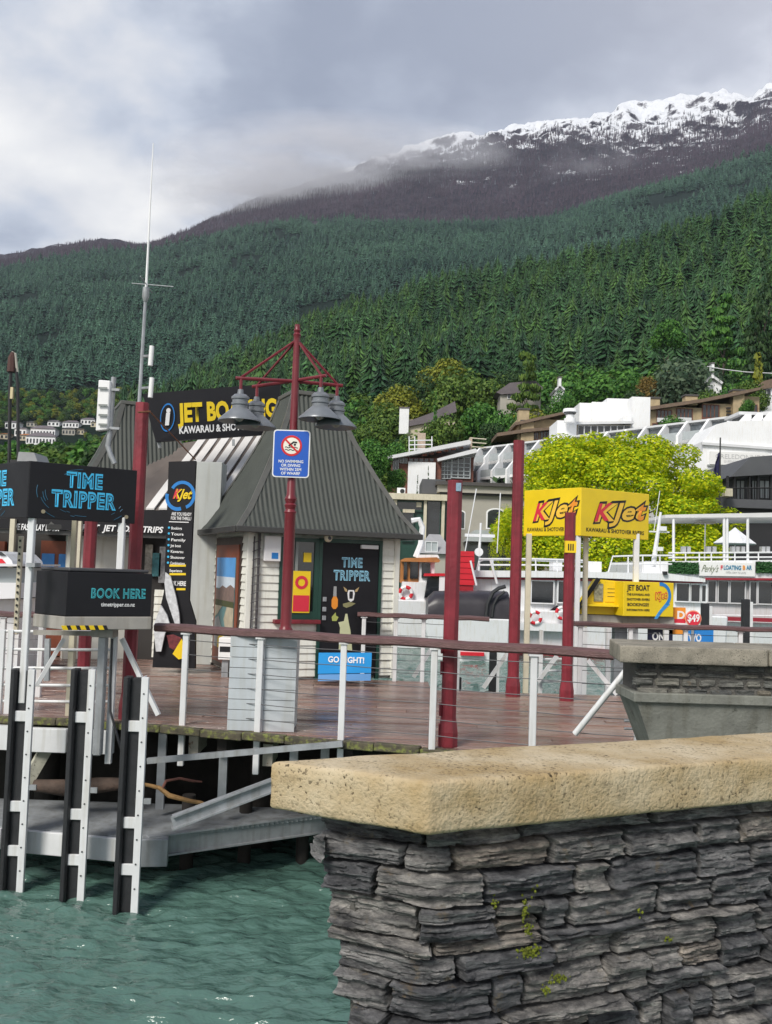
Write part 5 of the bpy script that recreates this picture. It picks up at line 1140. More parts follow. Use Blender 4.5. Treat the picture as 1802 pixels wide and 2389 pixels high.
# hazard stripes along the lower left edge
for k in range(5):
    a = .01 + k * .088 - .03; MB(fB).prism([(a - .12, -.028, zb0 + .002), (a - .075, -.028, zb0 + .002), (a - .03 - .07, -.028, zb0 + .045), (a - .03 - .115, -.028, zb0 + .045)], (0, -.004, 0)) 
    MB(fB).prism([(a, -.028, zb0 + .002), (a + .05, -.028, zb0 + .002), (a + .03, -.028, zb0 + .045), (a - .02, -.028, zb0 + .045)], (0, -.004, 0)).build('hazard_yellow', m_yel, bo)
    MB(fB).prism([(a + .05, -.028, zb0 + .002), (a + .088, -.028, zb0 + .002), (a + .068, -.028, zb0 + .045), (a + .03, -.028, zb0 + .045)], (0, -.004, 0)).build('hazard_black', m_blk, bo)
# pedestal and frame under the counter
a = at(245, 1475, 9.75); MB().box(a.x - .11, a.x + .11, 9.65, 9.85, zb0 - .09, zb0).build('pedestal_head', m_conc, bo); MB().box(a.x - .05, a.x + .03, 9.7, 9.8, -.3, zb0 - .09).build('pedestal', m_grey, bo, bevel=.01)
a = at(270, 1500, 9.9); MB().beam((a.x, 9.85, -.4), (a.x, 9.85, zb0 - .06), .06, .06).build('leg', m_white, bo)
MB().tube([at(262, 1490, 9.7), at(258, 1600, 9.7), at(258, 1660, 9.7), at(275, 1720, 9.6), at(286, 1760, 9.55)], .014, 6).build('hose', m_rub, bo, True)
a = at(112, 1480, 10.0); MB().beam(at(112, 1490, 10), at(110, 1588, 10), .05, .05).build('leg', m_grey, bo); MB().beam(at(150, 1490, 9.9), at(85, 1600, 9.8), .04, .04).build('brace', m_white, bo)
MB().beam(at(80, 1475, 10.0), at(225, 1478, 10.0), .06, .05).build('rail', m_conc, bo)
# white tube guard rail left of the booth
gu = thing('pipe_guard', 'white pipe guard rails below the black ticket counter', 'guard rail', tuple(at(150, 1660, 10.2)))
for y in (1472, 1514, 1557, 1597, 1635): MB().tube([at(-40, y, 10.3), at(165, y + 2, 10.25), at(262, y + 2, 10.25)], .016, 8).build('rail', m_white, gu, True)
for x in (165, 262, 22, 2): p = at(x, 1560, 10.27); MB().box(p.x - .028, p.x + .028, 10.25, 10.30, -.05, at(x, 1470, 10.27).z).build('post', m_cream if x > 100 else m_white, gu)

# ------------------------------------------------------------------ yellow ticket booth on the right
kj = thing('yellow_sign', 'yellow two sided sign reading KJet above the yellow booth', 'sign', tuple(at(1355, 1250, 14.2)))
cK, rK, lK = at(1355, 1195, 14.2), at(1515, 1200, 15.0), at(1222, 1195, 15.1); zt, zb = at(1355, 1137, 14.2).z, at(1355, 1250, 14.2).z
uR = Vector((rK.x - cK.x, rK.y - cK.y, 0)); lR = uR.length; uR.normalize(); uL = Vector((cK.x - lK.x, cK.y - lK.y, 0)); lL = uL.length; uL.normalize()
for f_, ln in ((frame((cK.x, cK.y, 0), uR), lR), (frame((lK.x, lK.y, 0), uL), lL)):
    MB(f_).box(0.004, ln - .004, 0, .06, zb, zt).build('panel', m_yelp, kj, bevel=.006)
    uu_ = f_.to_3x3() @ Vector((1, 0, 0)); o = f_ @ Vector((ln * .54, 0, 0)); sl_ = (Z + uu_ * .12).normalized(); us = (uu_ + Z * .10).normalized()
    lettering('KJet', o + Z * (zb + .275), us, sl_, .4, m_blk, kj, width=ln * .80, height=.30, bold=.075, lift=.003, shear=.2, name='logo_outline')
    lettering('KJet', o + Z * (zb + .28), us, sl_, .4, M('logo_yellow', (.90, .55, .06), .5), kj, width=ln * .74, height=.275, bold=.025, lift=.006, shear=.2, name='logo')
    lettering('K', o - uu_ * ln * .262 + Z * (zb + .252), us, sl_, .4, m_red, kj, width=ln * .235, height=.272, bold=.025, lift=.009, shear=.2, name='logo_letter')
    lettering('t', o + uu_ * ln * .305 + Z * (zb + .31), us, sl_, .4, m_orange, kj, width=ln * .125, height=.30, bold=.03, lift=.009, shear=.2, name='logo_letter')
    lettering('KAWARAU & SHOTOVER RIVERS', f_ @ Vector((ln * .5, 0, 0)) + Z * (zb + .075), uu_, Z, .1, m_blk, kj, width=ln * .84, height=.06, bold=.02, lift=.004)
for (x, Y_, mt, w_, yb) in ((1351, 14.25, m_white, .035, 1590), (1369, 14.5, m_cream, .035, 1560), (1487, 14.85, m_white, .042, 1590), (1236, 14.95, m_cream, .042, 1600)):
    p = at(x, 1245, Y_); MB().box(p.x - w_, p.x + w_, Y_, Y_ + w_ * 2, -1.2, p.z).build('post', mt, kj, bevel=.006)
yb = thing('yellow_booth', 'yellow jet boat bookings booth with blue swirl poster', 'booth', tuple(at(1460, 1460, 14.5)))
zt, zb = at(1500, 1358, 14.6).z, at(1500, 1438, 14.6).z; xa, xm, xb = at(1353, 1400, 14.6).x, at(1455, 1400, 14.45).x, at(1572, 1400, 14.75).x
MB().hexa([(xm, 14.45, zb), (xb, 14.75, zb), (xb - .1, 15.35, zb), (xm - .1, 15.05, zb), (xm, 14.45, zt), (xb, 14.75, zt), (xb - .1, 15.35, zt), (xm - .1, 15.05, zt)]).build('cabinet', m_yelp, yb, bevel=.006)
zsl = at(1353, 1425, 14.8).z
MB().prism([(xa, 14.8, zb), (xm - .004, 14.8, zb), (xm - .004, 14.8, zt), (xa + .32, 14.8, zt + .02), (xa, 14.8, zsl)], (0, .35, 0)).build('wing', m_yelp, yb)
MB().beam((xa - .01, 14.76, zsl), (xa + .32, 14.76, zt + .03), .05, .06).build('wing_edge', m_black, yb)
MB().box(xa + .06, xm - .02, 14.62, 14.8, zb + .13, zb + .16).build('shelf', m_yelp, yb)
MB().box(xa + .26, xa + .40, 14.78, 14.8, zb + .20, zb + .48).build('leaflet_holder', M('leaflets', (.25, .25, .18), .5, var=.6, vs=25), yb)
MB().box(xa + .43, xm - .02, 14.785, 14.8, zb + .20, zb + .52).build('notice', M('yellow_notice', (.80, .56, .02), .4, var=.05), yb)
for k in range(3): MB().box(xa + .47, xm - .05, 14.782, 14.785, zb + .40 - .06 * k, zb + .408 - .06 * k).build('notice_line', m_blk, yb)
uB = Vector((xb - xm, .30, 0)); lB = uB.length; uB.normalize(); oB = Vector((xm, 14.45, 0))
for k, (s, h, wd_) in enumerate((('JET BOAT', .085, .36), ('THE KAWARAU AND', .036, .36), ('SHOTOVER RIVERS', .036, .36), ('BOOKINGS!!', .048, .34), ('INFORMATION HERE', .032, .36))):
    lettering(s, oB + uB * (lB * .29) + Z * (zt - (.13, .21, .285, .37, .445)[k]), uB, Z, .1, m_blk, yb, width=wd_ * lB / .8, height=h, bold=.03, lift=.004)
nB = uB.cross(Z)
cw = oB + uB * (lB * .74) + Z * (zt - .20)
MB().ring(cw - nB * 0 + nB * .002, uB, Z * 1.1, .135, .185, 22, .004, R(-50), R(100)).build('swirl', m_blue, yb)
MB().prism([cw + uB * .10 - Z * .10 + nB * .003, cw + uB * .17 - Z * .13 + nB * .003, cw + uB * .04 - Z * .24 + nB * .003, cw - uB * .06 - Z * .36 + nB * .003, cw - uB * .12 - Z * .36 + nB * .003, cw - uB * .04 - Z * .25 + nB * .003], nB * .003).build('swirl', M('cyan_splash', (.05, .32, .75), .5, var=.4, vs=20), yb)
lettering('KJet', cw - Z * .05 + nB * .004, (uB + Z * .12).normalized(), Z, .15, m_red, yb, width=.22, height=.11, bold=.06, lift=.004); lettering('KJet', cw - Z * .05 + nB * .006, (uB + Z * .12).normalized(), Z, .15, m_yel, yb, width=.20, height=.10, bold=.01, lift=.004)
MB().box(xa + .0, xb + .03, 14.80, 15.3, zb - .20, zb - .01).build('base_tray', m_conc, yb); MB().box((xa + xb) / 2 - .1, (xa + xb) / 2 + .1, 15.0, 15.2, -1.3, zb - .2).build('pedestal', m_grey, yb)
for x in (1365, 1420, 1555): p = at(x, 1520, 14.3); MB().box(p.x - .035, p.x + .035, 14.3, 14.37, -1.8, .9).build('leg', m_white, yb)
# price signs behind the right-hand railing
for (nm, lb, x0_, y0_, x1_, y1_, mt, tx, tm, cy) in (('trip_sign', 'orange and red trip sign with letter D behind the yellow booth', 1560, 1417, 1600, 1457, m_orange, 'D', m_wht, .35),
                                                 ('trip_sign', 'dark navy sign reading ONE below the handrail', 1512, 1462, 1570, 1500, M('navy_print', (.012, .015, .05), .4), 'ONE', m_wht, .18),
                                                 ('trip_sign', 'blue gradient sign reading TWO below the handrail', 1594, 1464, 1665, 1500, m_blue, 'TWO', m_wht, .10)):
    X0, X1, Z0, Z1 = rect(x0_, y0_, x1_, y1_, 14.9); s_ = thing(nm, lb, 'sign', ((X0 + X1) / 2, 14.9, Z0)); MB().box(X0, X1, 14.9, 14.93, Z0 - (.15 if Z0 < 1 else 0), Z1).build('panel', mt, s_)
    lettering(tx, ((X0 + X1) / 2 - (.08 if tx == 'TWO' else -.06 if tx == 'D' else 0), 14.9, Z0 + (Z1 - Z0) * cy), U, Z, .1, tm, s_, height=.115 if tx != 'D' else .12, width=.26 if tx != 'D' else .12, bold=.04, lift=.004)
    if tx == 'D': MB().box(X0, X1, 14.895, 14.9, Z0, Z0 + .09).build('red_band', m_red, s_); MB().box(X0, X1, 14.892, 14.897, Z0, Z0 + .025).build('white_band', m_wht, s_)
p = at(1618, 1443, 14.85); s_ = thing('price_sign', 'round red price sign reading 49 dollars beside the yellow booth', 'sign', tuple(p)); MB().disc(p + Vector((0, .01, 0)), U, Z, .128, 28, .006).build('disc', M('orange_rim', (.85, .35, .22), .5), s_); MB().disc(p, U, Z, .112, 28, .008).build('red_disc', m_red, s_); lettering('$49', p - Z * .045, U, Z, .1, m_wht, s_, width=.19, height=.115, bold=.03, lift=.012); MB().box(p.x - .02, p.x + .02, 14.87, 14.89, 0.6, p.z - .1).build('stand', m_grey, s_)
for o_ in [o_ for o_ in bpy.data.objects if o_.type == 'MESH' and o_.parent is not None and o_.parent.name in ('yellow_booth',) and o_.name.startswith('swirl')]: pass
# ================================================================== town materials
m_wall_w = M('white_render', (.86, .87, .88), .6, var=.05, vs=.5, streak=.1)
m_wall_c = M('cream_render', (.56, .50, .37), .75, var=.1, vs=.6)
m_wall_t = M('stone_tan', (.42, .33, .20), .85, var=.2, vs=1.2, bump=.3, bs=3)
m_wall_g = M('warm_grey_stone', (.40, .38, .33), .8, var=.1, vs=.7)
m_rf_d = M('dark_shingle', (.075, .07, .068), .8, var=.2, vs=1.5)
m_rf_b = M('brown_shingle', (.17, .12, .085), .8, var=.2, vs=1.5)
m_rf_g = M('charcoal_roof', (.085, .088, .095), .6, var=.12, vs=1)
m_rf_m = M('mauve_roof', (.15, .13, .14), .8, var=.15, vs=1)
m_rf_w = M('pale_roof', (.68, .69, .70), .5, var=.06, vs=1)
m_win = M('window_glass', (.03, .035, .04), .12, var=.5, vs=1.2, spec=.7)
m_timb = M('red_brown_timber', (.16, .06, .04), .7, var=.25, vs=2)
m_frame_d = M('black_steel', (.02, .02, .022), .5, var=.1)
m_gpanel = M('pale_balcony_glass', (.42, .46, .47), .25, var=.08, vs=2)

def block(par, x0, y0, x1, y1, Y_, dep, mt, name, z0=None):
    X0, X1, Z0, Z1 = rect(x0, y0, x1, y1, Y_)
    if z0 is not None: Z0 = z0
    return MB().box(X0, X1, Y_, Y_ + dep, Z0, Z1).build(name, mt, par)
def wins(par, lst, Y_, mt=None, fr_m=None, name='window', mull=1):
    for (x0, y0, x1, y1) in lst:
        X0, X1, Z0, Z1 = rect(x0, y0, x1, y1, Y_); w_ = MB().box(X0, X1, Y_ - .06, Y_ + .02, Z0, Z1).build(name, mt or m_win, par)
        if fr_m:
            t_ = max(.05, (X1 - X0) * .06); f = MB().box(X0 - t_, X0, Y_ - .12, Y_, Z0 - t_, Z1 + t_).box(X1, X1 + t_, Y_ - .12, Y_, Z0 - t_, Z1 + t_).box(X0, X1, Y_ - .12, Y_, Z1, Z1 + t_).box(X0, X1, Y_ - .12, Y_, Z0 - t_, Z0)
            for k in range(1, mull + 1): xm_ = X0 + (X1 - X0) * k / (mull + 1); f.box(xm_ - t_ / 2, xm_ + t_ / 2, Y_ - .11, Y_ - .06, Z0, Z1)
            f.build('window_frame', fr_m, w_)
def poly_px(par, pts, Y_, dep, mt, name): return MB().prism([at(x, y, Y_) for x, y in pts], (0, dep, 0)).build(name, mt, par)
def slab_px(par, p0, p1, Y0, Y1, th, mt, name, over=0):       # roof slab: front edge p0..p1 at Y0, back edge raised at Y1
    a, b_ = at(*p0[0], Y0), at(*p0[1], Y0); c, d = at(*p1[1], Y1), at(*p1[0], Y1)
    return MB().prism([a, b_, c, d], (0, 0, th)).build(name, mt, par)

# ------------------------------------------------------------------ terraced white hotel
hot = thing('terraced_hotel', 'long white hotel with saw tooth balcony walls stepping up the slope', 'building', tuple(at(1350, 1200, 105)))
hv = Vector((math.cos(R(38)), math.sin(R(38)), 0)); hu = Vector((hv.y, -hv.x, 0))
H0 = at(1078, 1115, 128); zb_ = H0.z; fin0 = Vector((H0.x, H0.y, 0))
prof = [(0, -14), (0, .6), (1.3, 1.9), (1.3, 2.7), (3.1, 4.5), (4.3, 4.5), (7.5, 4.5), (7.5, -14)]
STEP = 2.75; NF = 17
for i in range(NF):
    s_ = i * STEP; grow = 1 + i * .004; dz = i * .02; b = MB()
    o_ = fin0 + hu * s_
    b.prism([o_ + hv * a + Z * (zb_ + dz + h) for a, h in prof], hu * .32).build('fin_wall', m_wall_w, hot)
    if i < NF - 1:
        for (d0, h0) in ((.5, -.05), (2.0, 2.25)):            # balcony fronts and recessed windows on two storeys
            p0 = o_ + hu * .33 + hv * d0; p1 = o_ + hu * (STEP - .01) + hv * d0; zz = zb_ + dz + h0
            bl = MB().prism([p0 + Z * (zz - .35), p1 + Z * (zz - .35), p1 + Z * zz, p0 + Z * zz], hv * 1.6).build('balcony_floor', m_wall_w, hot)
            MB().prism([p0 + hv * .05 + Z * zz, p1 + hv * .05 + Z * zz, p1 + hv * .05 + Z * (zz + .95), p0 + hv * .05 + Z * (zz + .95)], hv * .05).build('balustrade', m_gpanel, bl)
            q0, q1 = p0 + hv * 1.5, p1 + hv * 1.5
            MB().prism([q0 + Z * zz, q1 + Z * zz, q1 + Z * (zz + 2.0), q0 + Z * (zz + 2.0)], hv * .06).build('window', M('balcony_glass', (.13, .15, .165), .15, var=.5, vs=1.5), hot)
            MB().prism([q0 + Z * (zz + 1.85), q1 + Z * (zz + 1.85), q1 + Z * (zz + 2.3), q0 + Z * (zz + 2.3)], hv * .5).build('lintel', m_wall_w, hot)
        c0 = o_ + hu * .33 + hv * 3.6; c1 = o_ + hu * (STEP - .01) + hv * 3.6
        MB().prism([c0 + Z * (zb_ - 14), c1 + Z * (zb_ - 14), c1 + Z * (zb_ + dz + 4.1), c0 + Z * (zb_ + dz + 4.1)], hv * .5).build('back_wall', m_wall_w, hot)
        MB().prism([c0 - hv * .5 + Z * (zb_ + dz + 4.3), c1 - hv * .5 + Z * (zb_ + dz + 4.3), c1 + hv * 5 + Z * (zb_ + dz + 4.3), c0 + hv * 5 + Z * (zb_ + dz + 4.3)], (0, 0, .22)).build('roof_slab', m_rf_w, hot)
# big end wall with the stepped edge and the sign
YE = 88.0
endw = poly_px(hot, [(1612, 1200), (1612, 1088), (1640, 1058), (1640, 1030), (1672, 990), (1700, 983), (1860, 978), (1860, 1210)], YE, 6, m_wall_w, 'end_wall')
poly_px(hot, [(1638, 1037), (1860, 1053), (1860, 1047), (1638, 1031)], YE - .3, .29, m_rf_w, 'wall_band')
X0, X1, Z0, Z1 = rect(1655, 1056, 1790, 1086, YE); sg = MB().box(X0, X1, YE - .28, YE - .05, Z0, Z1).build('name_board', M('white_board', (.80, .80, .78), .5, var=.02), hot)
MB().box(X0 - .2, X1 + .2, YE - .2, YE - .04, Z0 - .18, Z0 - .02).build('name_board_frame', M('grey_frame', (.25, .27, .26), .5), hot)
lettering('CRELEDONNE R', at(1728, 1071, YE - .29), U, Z, 1, M('faint_print', (.52, .52, .52), .6), hot, width=px(118, YE), height=px(11, YE), lift=.02)
lettering('QUEENSTOWN', at(1712, 1079, YE - .29), U, Z, 1, M('faint_print', (.52, .52, .52), .6), hot, width=px(46, YE), height=px(5, YE), lift=.02)
for i in range(5):
    o_ = at(1722 + i * 27, 985 - i * 1.5, YE + 2); w2 = MB().prism([o_ + Vector((a, 0, h)) for a, h in ((0, 0), (.75, .85), (1.3, .85), (1.3, 0))], (.22, .9, 0)).build('fin_wall', m_wall_w, hot)
block(hot, 1735, 968, 1860, 985, YE + 3.4, 3, m_win, 'window_band'); block(hot, 1725, 962, 1860, 969, YE + 3.2, 4, m_rf_w, 'roof_slab')
# plant rooms on the hotel roof
for (a, b_, c, d, Yb) in ((1352, 940, 1382, 990, 128), (1381, 938, 1418, 990, 127.4), (1416, 930, 1476, 992, 127), (1474, 926, 1517, 1008, 124), (1300, 981, 1345, 1030, 122), (1455, 970, 1474, 992, 123.6)):
    block(hot, a, b_, c, d + 40, Yb, 6, m_wall_w, 'roof_block')
pw = thing('roof_fan', 'round white roof fan on top of the hotel plant room', 'fan', tuple(at(1330, 980, 121))); c = at(1330, 975, 121)
MB().lathe([(0, 1.15), (.85, 1.15), (.95, .75), (.55, .6), (.5, 0), (.75, -.1), (.75, -.6), (0, -.6)], c, 18).build('cowl', m_wall_w, pw, True); MB().lathe([(.45, .62), (.8, .7), (.8, .5), (.5, .3)], c + Z * .05, 14).build('louvre', m_win, pw)
block(hot, 1345, 990, 1472, 1016, 123, 4, m_wall_t, 'penthouse_wall'); wins(hot, [(1349 + k * 15.4, 994, 1362 + k * 15.4, 1014) for k in range(8)], 122.9, None, m_wall_w, mull=0)
poly_px(hot, [(1340, 984), (1480, 982), (1480, 988), (1340, 990)], 122.2, 3, m_rf_w, 'roof_slab')

# ------------------------------------------------------------------ tan chalet blocks
for (lab, Yc, walls, roofs, ch, wn) in (
    ('tan chalet wing left of the white plant rooms with two chimneys', 142, [(1208, 978, 1320, 1040)], [[(1203, 985), (1235, 978), (1325, 958), (1325, 964), (1235, 985), (1203, 992)], [(1160, 1010), (1230, 1000), (1300, 996), (1300, 1001), (1230, 1008), (1160, 1018)]], [(1210, 956, 1235, 985), (1216, 984, 1246, 1030)], [(1238, 1010, 1256, 1025), (1262, 1006, 1288, 1026)]),
    ('long tan chalet with sloping brown roof right of the white plant rooms', 138, [(1515, 950, 1640, 1006), (1640, 942, 1715, 1000), (1735, 925, 1772, 985)], [[(1512, 949), (1640, 930), (1720, 914), (1775, 903), (1775, 909), (1720, 922), (1640, 938), (1512, 957)]], [(1600, 924, 1628, 944), (1711, 912, 1737, 990), (1517, 930, 1540, 950)], [(1534, 958, 1566, 986), (1580, 955, 1614, 984), (1640, 946, 1676, 974), (1640, 978, 1676, 996), (1524, 990, 1560, 1002), (1743, 945, 1766, 962)])):
    ch_ = thing('chalet', lab, 'building', tuple(at((walls[0][0] + walls[0][2]) / 2, walls[0][3], Yc)))
    for k, q_ in enumerate(walls): block(ch_, *q_[:4], Yc + .1 * k, 9, m_wall_t, 'wall', 6)
    for q_ in roofs: MB().prism([at(x, y, Yc - 1.2) for x, y in q_], (0, 11, 0)).build('roof', m_rf_b, ch_)
    for q_ in ch: c_ = block(ch_, *q_, Yc - .6, 1.6, m_wall_t, 'chimney'); X0, X1, Z0, Z1 = rect(*q_, Yc - .6); MB().box(X0 - .15, X1 + .15, Yc - .75, Yc + 1.15, Z1, Z1 + .25).build('chimney_cap', m_rf_d, c_)
    wins(ch_, wn, Yc - .05, None, m_timb, mull=3)
    if len(walls) > 1:
        for (x0, y0, x1, y1) in ((1534, 975, 1566, 985), (1580, 974, 1614, 984)): block(ch_, x0, y0, x1, y1, Yc - .5, .2, m_rf_w, 'balcony_rail')
        for k in range(4): block(ch_, 1696, 950 + k * 8, 1706, 953 + k * 8, Yc - .4, .3, m_frame_d, 'vent_slot')

# ------------------------------------------------------------------ houses among the trees
def house(lab, Y_, walls, roof, mw, mr, wn=(), chim=(), mc=None, dep=8, name='house'):
    h_ = thing(name, lab, 'house', tuple(at((walls[0] + walls[2]) / 2, walls[3], Y_)))
    block(h_, *walls, Y_, dep, mw, 'wall', at(walls[0], walls[3], Y_).z - 2.5)
    MB().prism([at(x, y, Y_ - .6) for x, y in roof], (0, dep + 1.2, 0)).build('roof', mr, h_)
    for q_ in chim: cc = block(h_, *q_, Y_ - .8, 1.4, mc or mw, 'chimney'); X0, X1, Z0, Z1 = rect(*q_, Y_ - .8); MB().box(X0 - .12, X1 + .12, Y_ - .95, Y_ + .75, Z1, Z1 + .2).build('chimney_cap', m_rf_m, cc)
    wins(h_, wn, Y_ - .03, None, m_wall_w, mull=1); return h_
house('grey roofed house with white chimney among the green trees', 176, (952, 980, 1062, 1000), [(944, 986), (1010, 962), (1062, 936), (1066, 960), (1010, 984), (946, 996)], m_wall_c, m_rf_m, (), [(932, 952, 954, 1012)], m_wall_w)
house('mauve roofed house partly hidden behind the bare pine', 186, (1168, 910, 1262, 940), [(1158, 915), (1190, 893), (1250, 888), (1268, 905), (1262, 914), (1170, 920)], m_wall_g, m_rf_m, [(1185, 918, 1200, 930), (1225, 916, 1242, 930)])
for (lab, x, y) in (('small white gable with chimney pot left of the broad green tree', 1307, 905), ('white gable with tall chimney above the long chalet', 1664, 890)):
    g = .5 if x < 1400 else 1.0; h_ = house(lab, 182, (x - 20 * g, y, x + 20 * g, y + 10), [(x - 24 * g, y + 2), (x, y - 16 * g), (x + 24 * g, y + 2), (x + 21 * g, y + 6), (x, y - 9 * g), (x - 21 * g, y + 6)], m_wall_w, m_rf_w, (), [(x - 3, y - 36 * g - 6, x + 3, y - 8 * g)], m_wall_w, 5); poly_px(h_, [(x - 20 * g, y + 1), (x, y - 14 * g), (x + 20 * g, y + 1)], 182.2, 4, m_wall_w, 'gable')
wl = bpy.data.objects.get('house.003'); 
tw = thing('overhead_cable', 'overhead power cable sagging from the white chimney', 'cable', tuple(at(1665, 855, 181))); MB().tube([at(1650, 855, 181), at(1690, 862, 181), at(1740, 868, 181), at(1820, 872, 181)], .10, 5).build('wire', m_rf_w, tw)
house('brown roofed white house at the right edge of the hillside', 170, (1772, 905, 1840, 930), [(1765, 905), (1785, 888), (1850, 872), (1850, 896), (1768, 910)], m_wall_w, m_rf_b, [(1780, 908, 1798, 924)])

# ------------------------------------------------------------------ timber and glass house with pale roof, left of the hotel
tb_ = thing('timber_house', 'red timber and glass building with pale sloping roof and chimney frame', 'building', tuple(at(1000, 1140, 120))); YT = 120.
block(tb_, 913, 1068, 1030, 1140, YT, 10, m_timb, 'wall', 0); block(tb_, 1026, 1066, 1105, 1130, YT + .6, 10, m_timb, 'wall', 0); block(tb_, 952, 1078, 1016, 1150, YT - .5, 3, m_wall_w, 'white_wall', 0)
for q_ in ([(904, 1064), (1095, 1026), (1100, 1030), (1098, 1036), (906, 1071)], [(1020, 1070), (1110, 1046), (1114, 1050), (1112, 1056), (1022, 1076)]): MB().prism([at(x, y, YT - 1.5) for x, y in q_], (.5, 9, 0)).build('roof', m_rf_w, tb_)
wins(tb_, [(918, 1070, 930, 1096), (934, 1070, 950, 1080)], YT - .1, None, m_gpanel, mull=1)
wins(tb_, [(1030, 1072, 1052, 1116), (1056, 1068, 1096, 1114)], YT + .4, None, m_gpanel, mull=2)
for k in range(4): block(tb_, 1030, 1080 + 9 * k, 1096, 1081.5 + 9 * k, YT + .2, .1, m_gpanel, 'glazing_bar')
wins(tb_, [(955 + 12 * k, 1070, 964 + 12 * k, 1077) for k in range(5)], YT - .1)
for k in range(6): block(tb_, 985 + k * 17, 1052 - k * 3.6, 996 + k * 17, 1064 - k * 3.6, YT - .3, .3, m_timb if k % 2 else m_brick, 'clerestory')
for (x0, y0, x1, y1) in ((975, 1010, 993, 1052), (1096, 1020, 1102, 1056)): block(tb_, x0, y0, x1, y1, YT + 2, 1.4, M('pale_brick', (.45, .36, .28), .8, var=.2, vs=3), 'chimney')
fr__ = MB()
for y in (1028, 1038, 1048): fr__.tube([at(955, y, YT + 1), at(1010, y - 1, YT + 1)], .08, 5)
for x in (955, 968, 1008): fr__.tube([at(x, 1018, YT + 1), at(x, 1056, YT + 1)], .08, 5)
fr__.build('scaffold', m_rf_w, tb_)
fr__ = MB()
for y in (1022, 1032, 1042): fr__.tube([at(1100, y, YT + 1), at(1135, y + 3, YT + 1)], .08, 5)
fr__.build('scaffold', m_cream, tb_)

# ------------------------------------------------------------------ waterfront buildings
gb = thing('green_shop', 'dark green glazed shop with cream columns on the waterfront', 'building', tuple(at(960, 1300, 70))); YG = 70.
block(gb, 905, 1162, 1045, 1300, YG + .3, 10, m_trim, 'wall', 0); block(gb, 905, 1152, 1048, 1166, YG - .6, 11, m_cream, 'cornice')
for x in (918, 988, 1030): block(gb, x, 1160, x + 7, 1300, YG - .3, .6, m_cream, 'column', 0)
wins(gb, [(928, 1172, 984, 1190), (997, 1170, 1026, 1262), (940, 1192, 964, 1262)], YG + .2, m_glass, m_trim, mull=0); block(gb, 940, 1188, 968, 1196, YG, .4, m_cream, 'beam'); block(gb, 972, 1172, 984, 1183, YG - .1, .3, m_cream, 'sign_box')
acu = thing('air_conditioner', 'small white air conditioner on the roof of the green shop', 'air conditioner', tuple(at(936, 1152, YG))); block(acu, 927, 1138, 946, 1153, YG, 1, m_wall_w, 'case'); MB().disc(at(939, 1146, YG - .01), U, Z, .17, 14, .03).build('fan_grille', m_frame_d, acu)
sb = thing('stone_hall', 'warm grey waterfront building with arched windows and flat parapet', 'building', tuple(at(1120, 1300, 72))); YH = 72.
block(sb, 1030, 1150, 1310, 1300, YH, 14, m_wall_g, 'wall', 0); block(sb, 1022, 1134, 1318, 1152, YH - .5, 15, m_wall_g, 'parapet'); block(sb, 1018, 1127, 1322, 1135, YH - .8, 15.6, m_rf_d, 'coping'); block(sb, 1026, 1151, 1312, 1157, YH - .35, .34, m_frame_d, 'painted_shadow_strip')  # solid black strip under the parapet stands in for its shadow
block(sb, 985, 1118, 1040, 1152, YH + 1, 6, m_rf_g, 'side_roof')
for (x0, x1) in ((1062, 1084), (1138, 1176), (1230, 1268)):
    y0, y1 = 1192, 1232; X0, X1, Z0, Z1 = rect(x0, y0, x1, y1, YH - .05); xm_ = (X0 + X1) / 2; rr_ = (X1 - X0) / 2
    arc = [(X0, Z0), (X1, Z0), (X1, Z1 - .2)] + [(xm_ + rr_ * math.cos(R(a)), Z1 - .2 + rr_ * .5 * math.sin(R(a))) for a in range(15, 180, 15)] + [(X0, Z1 - .2)]
    wn_ = MB().prism([(a, YH - .04, b_) for a, b_ in arc], (0, .1, 0)).build('arched_window', m_win, sb)
    big = [(xm_ + (a - xm_) * 1.18, (Z0 + Z1) / 2 + (b_ - (Z0 + Z1) / 2) * 1.14) for a, b_ in arc]; MB().prism([(a, YH - .03, b_) for a, b_ in big], (0, .06, 0)).build('arch_surround', m_wall_w, wn_)
poly_px(sb, [(1088, 1262), (1110, 1236), (1186, 1240), (1190, 1266)], YH - 3.5, 3.4, m_gpanel, 'lean_to_roof'); wins(sb, [(1134, 1272, 1184, 1302)], YH - .4, None, m_rf_w, mull=1); block(sb, 1085, 1268, 1192, 1300, YH - 3.2, .2, m_win, 'shop_front', 0)
gz_ = thing('ticket_hut', 'small grey hipped roof hut on the quay behind the kiosk', 'hut', tuple(at(1012, 1300, 56)))
c = at(1014, 1292, 57); hw = px(44, 57); zt_ = at(1014, 1246, 57).z
MB().add([(c.x - hw, 56, c.z), (c.x + hw, 56, c.z), (c.x + hw, 59, c.z), (c.x - hw, 59, c.z), (c.x - hw * .3, 57.4, zt_), (c.x + hw * .3, 57.4, zt_)], [(0, 1, 5, 4), (2, 3, 4, 5), (1, 2, 5), (3, 0, 4), (3, 2, 1, 0)]).build('roof', M('light_grey_roof', (.33, .33, .34), .6, var=.1), gz_)
MB().box(c.x - hw * .85, c.x + hw * .85, 56.3, 58.8, 0, c.z - .01).build('wall', m_wall_g, gz_); wins(gz_, [(994, 1265, 1020, 1286)], 56.2, m_gpanel, m_rf_w, mull=1)

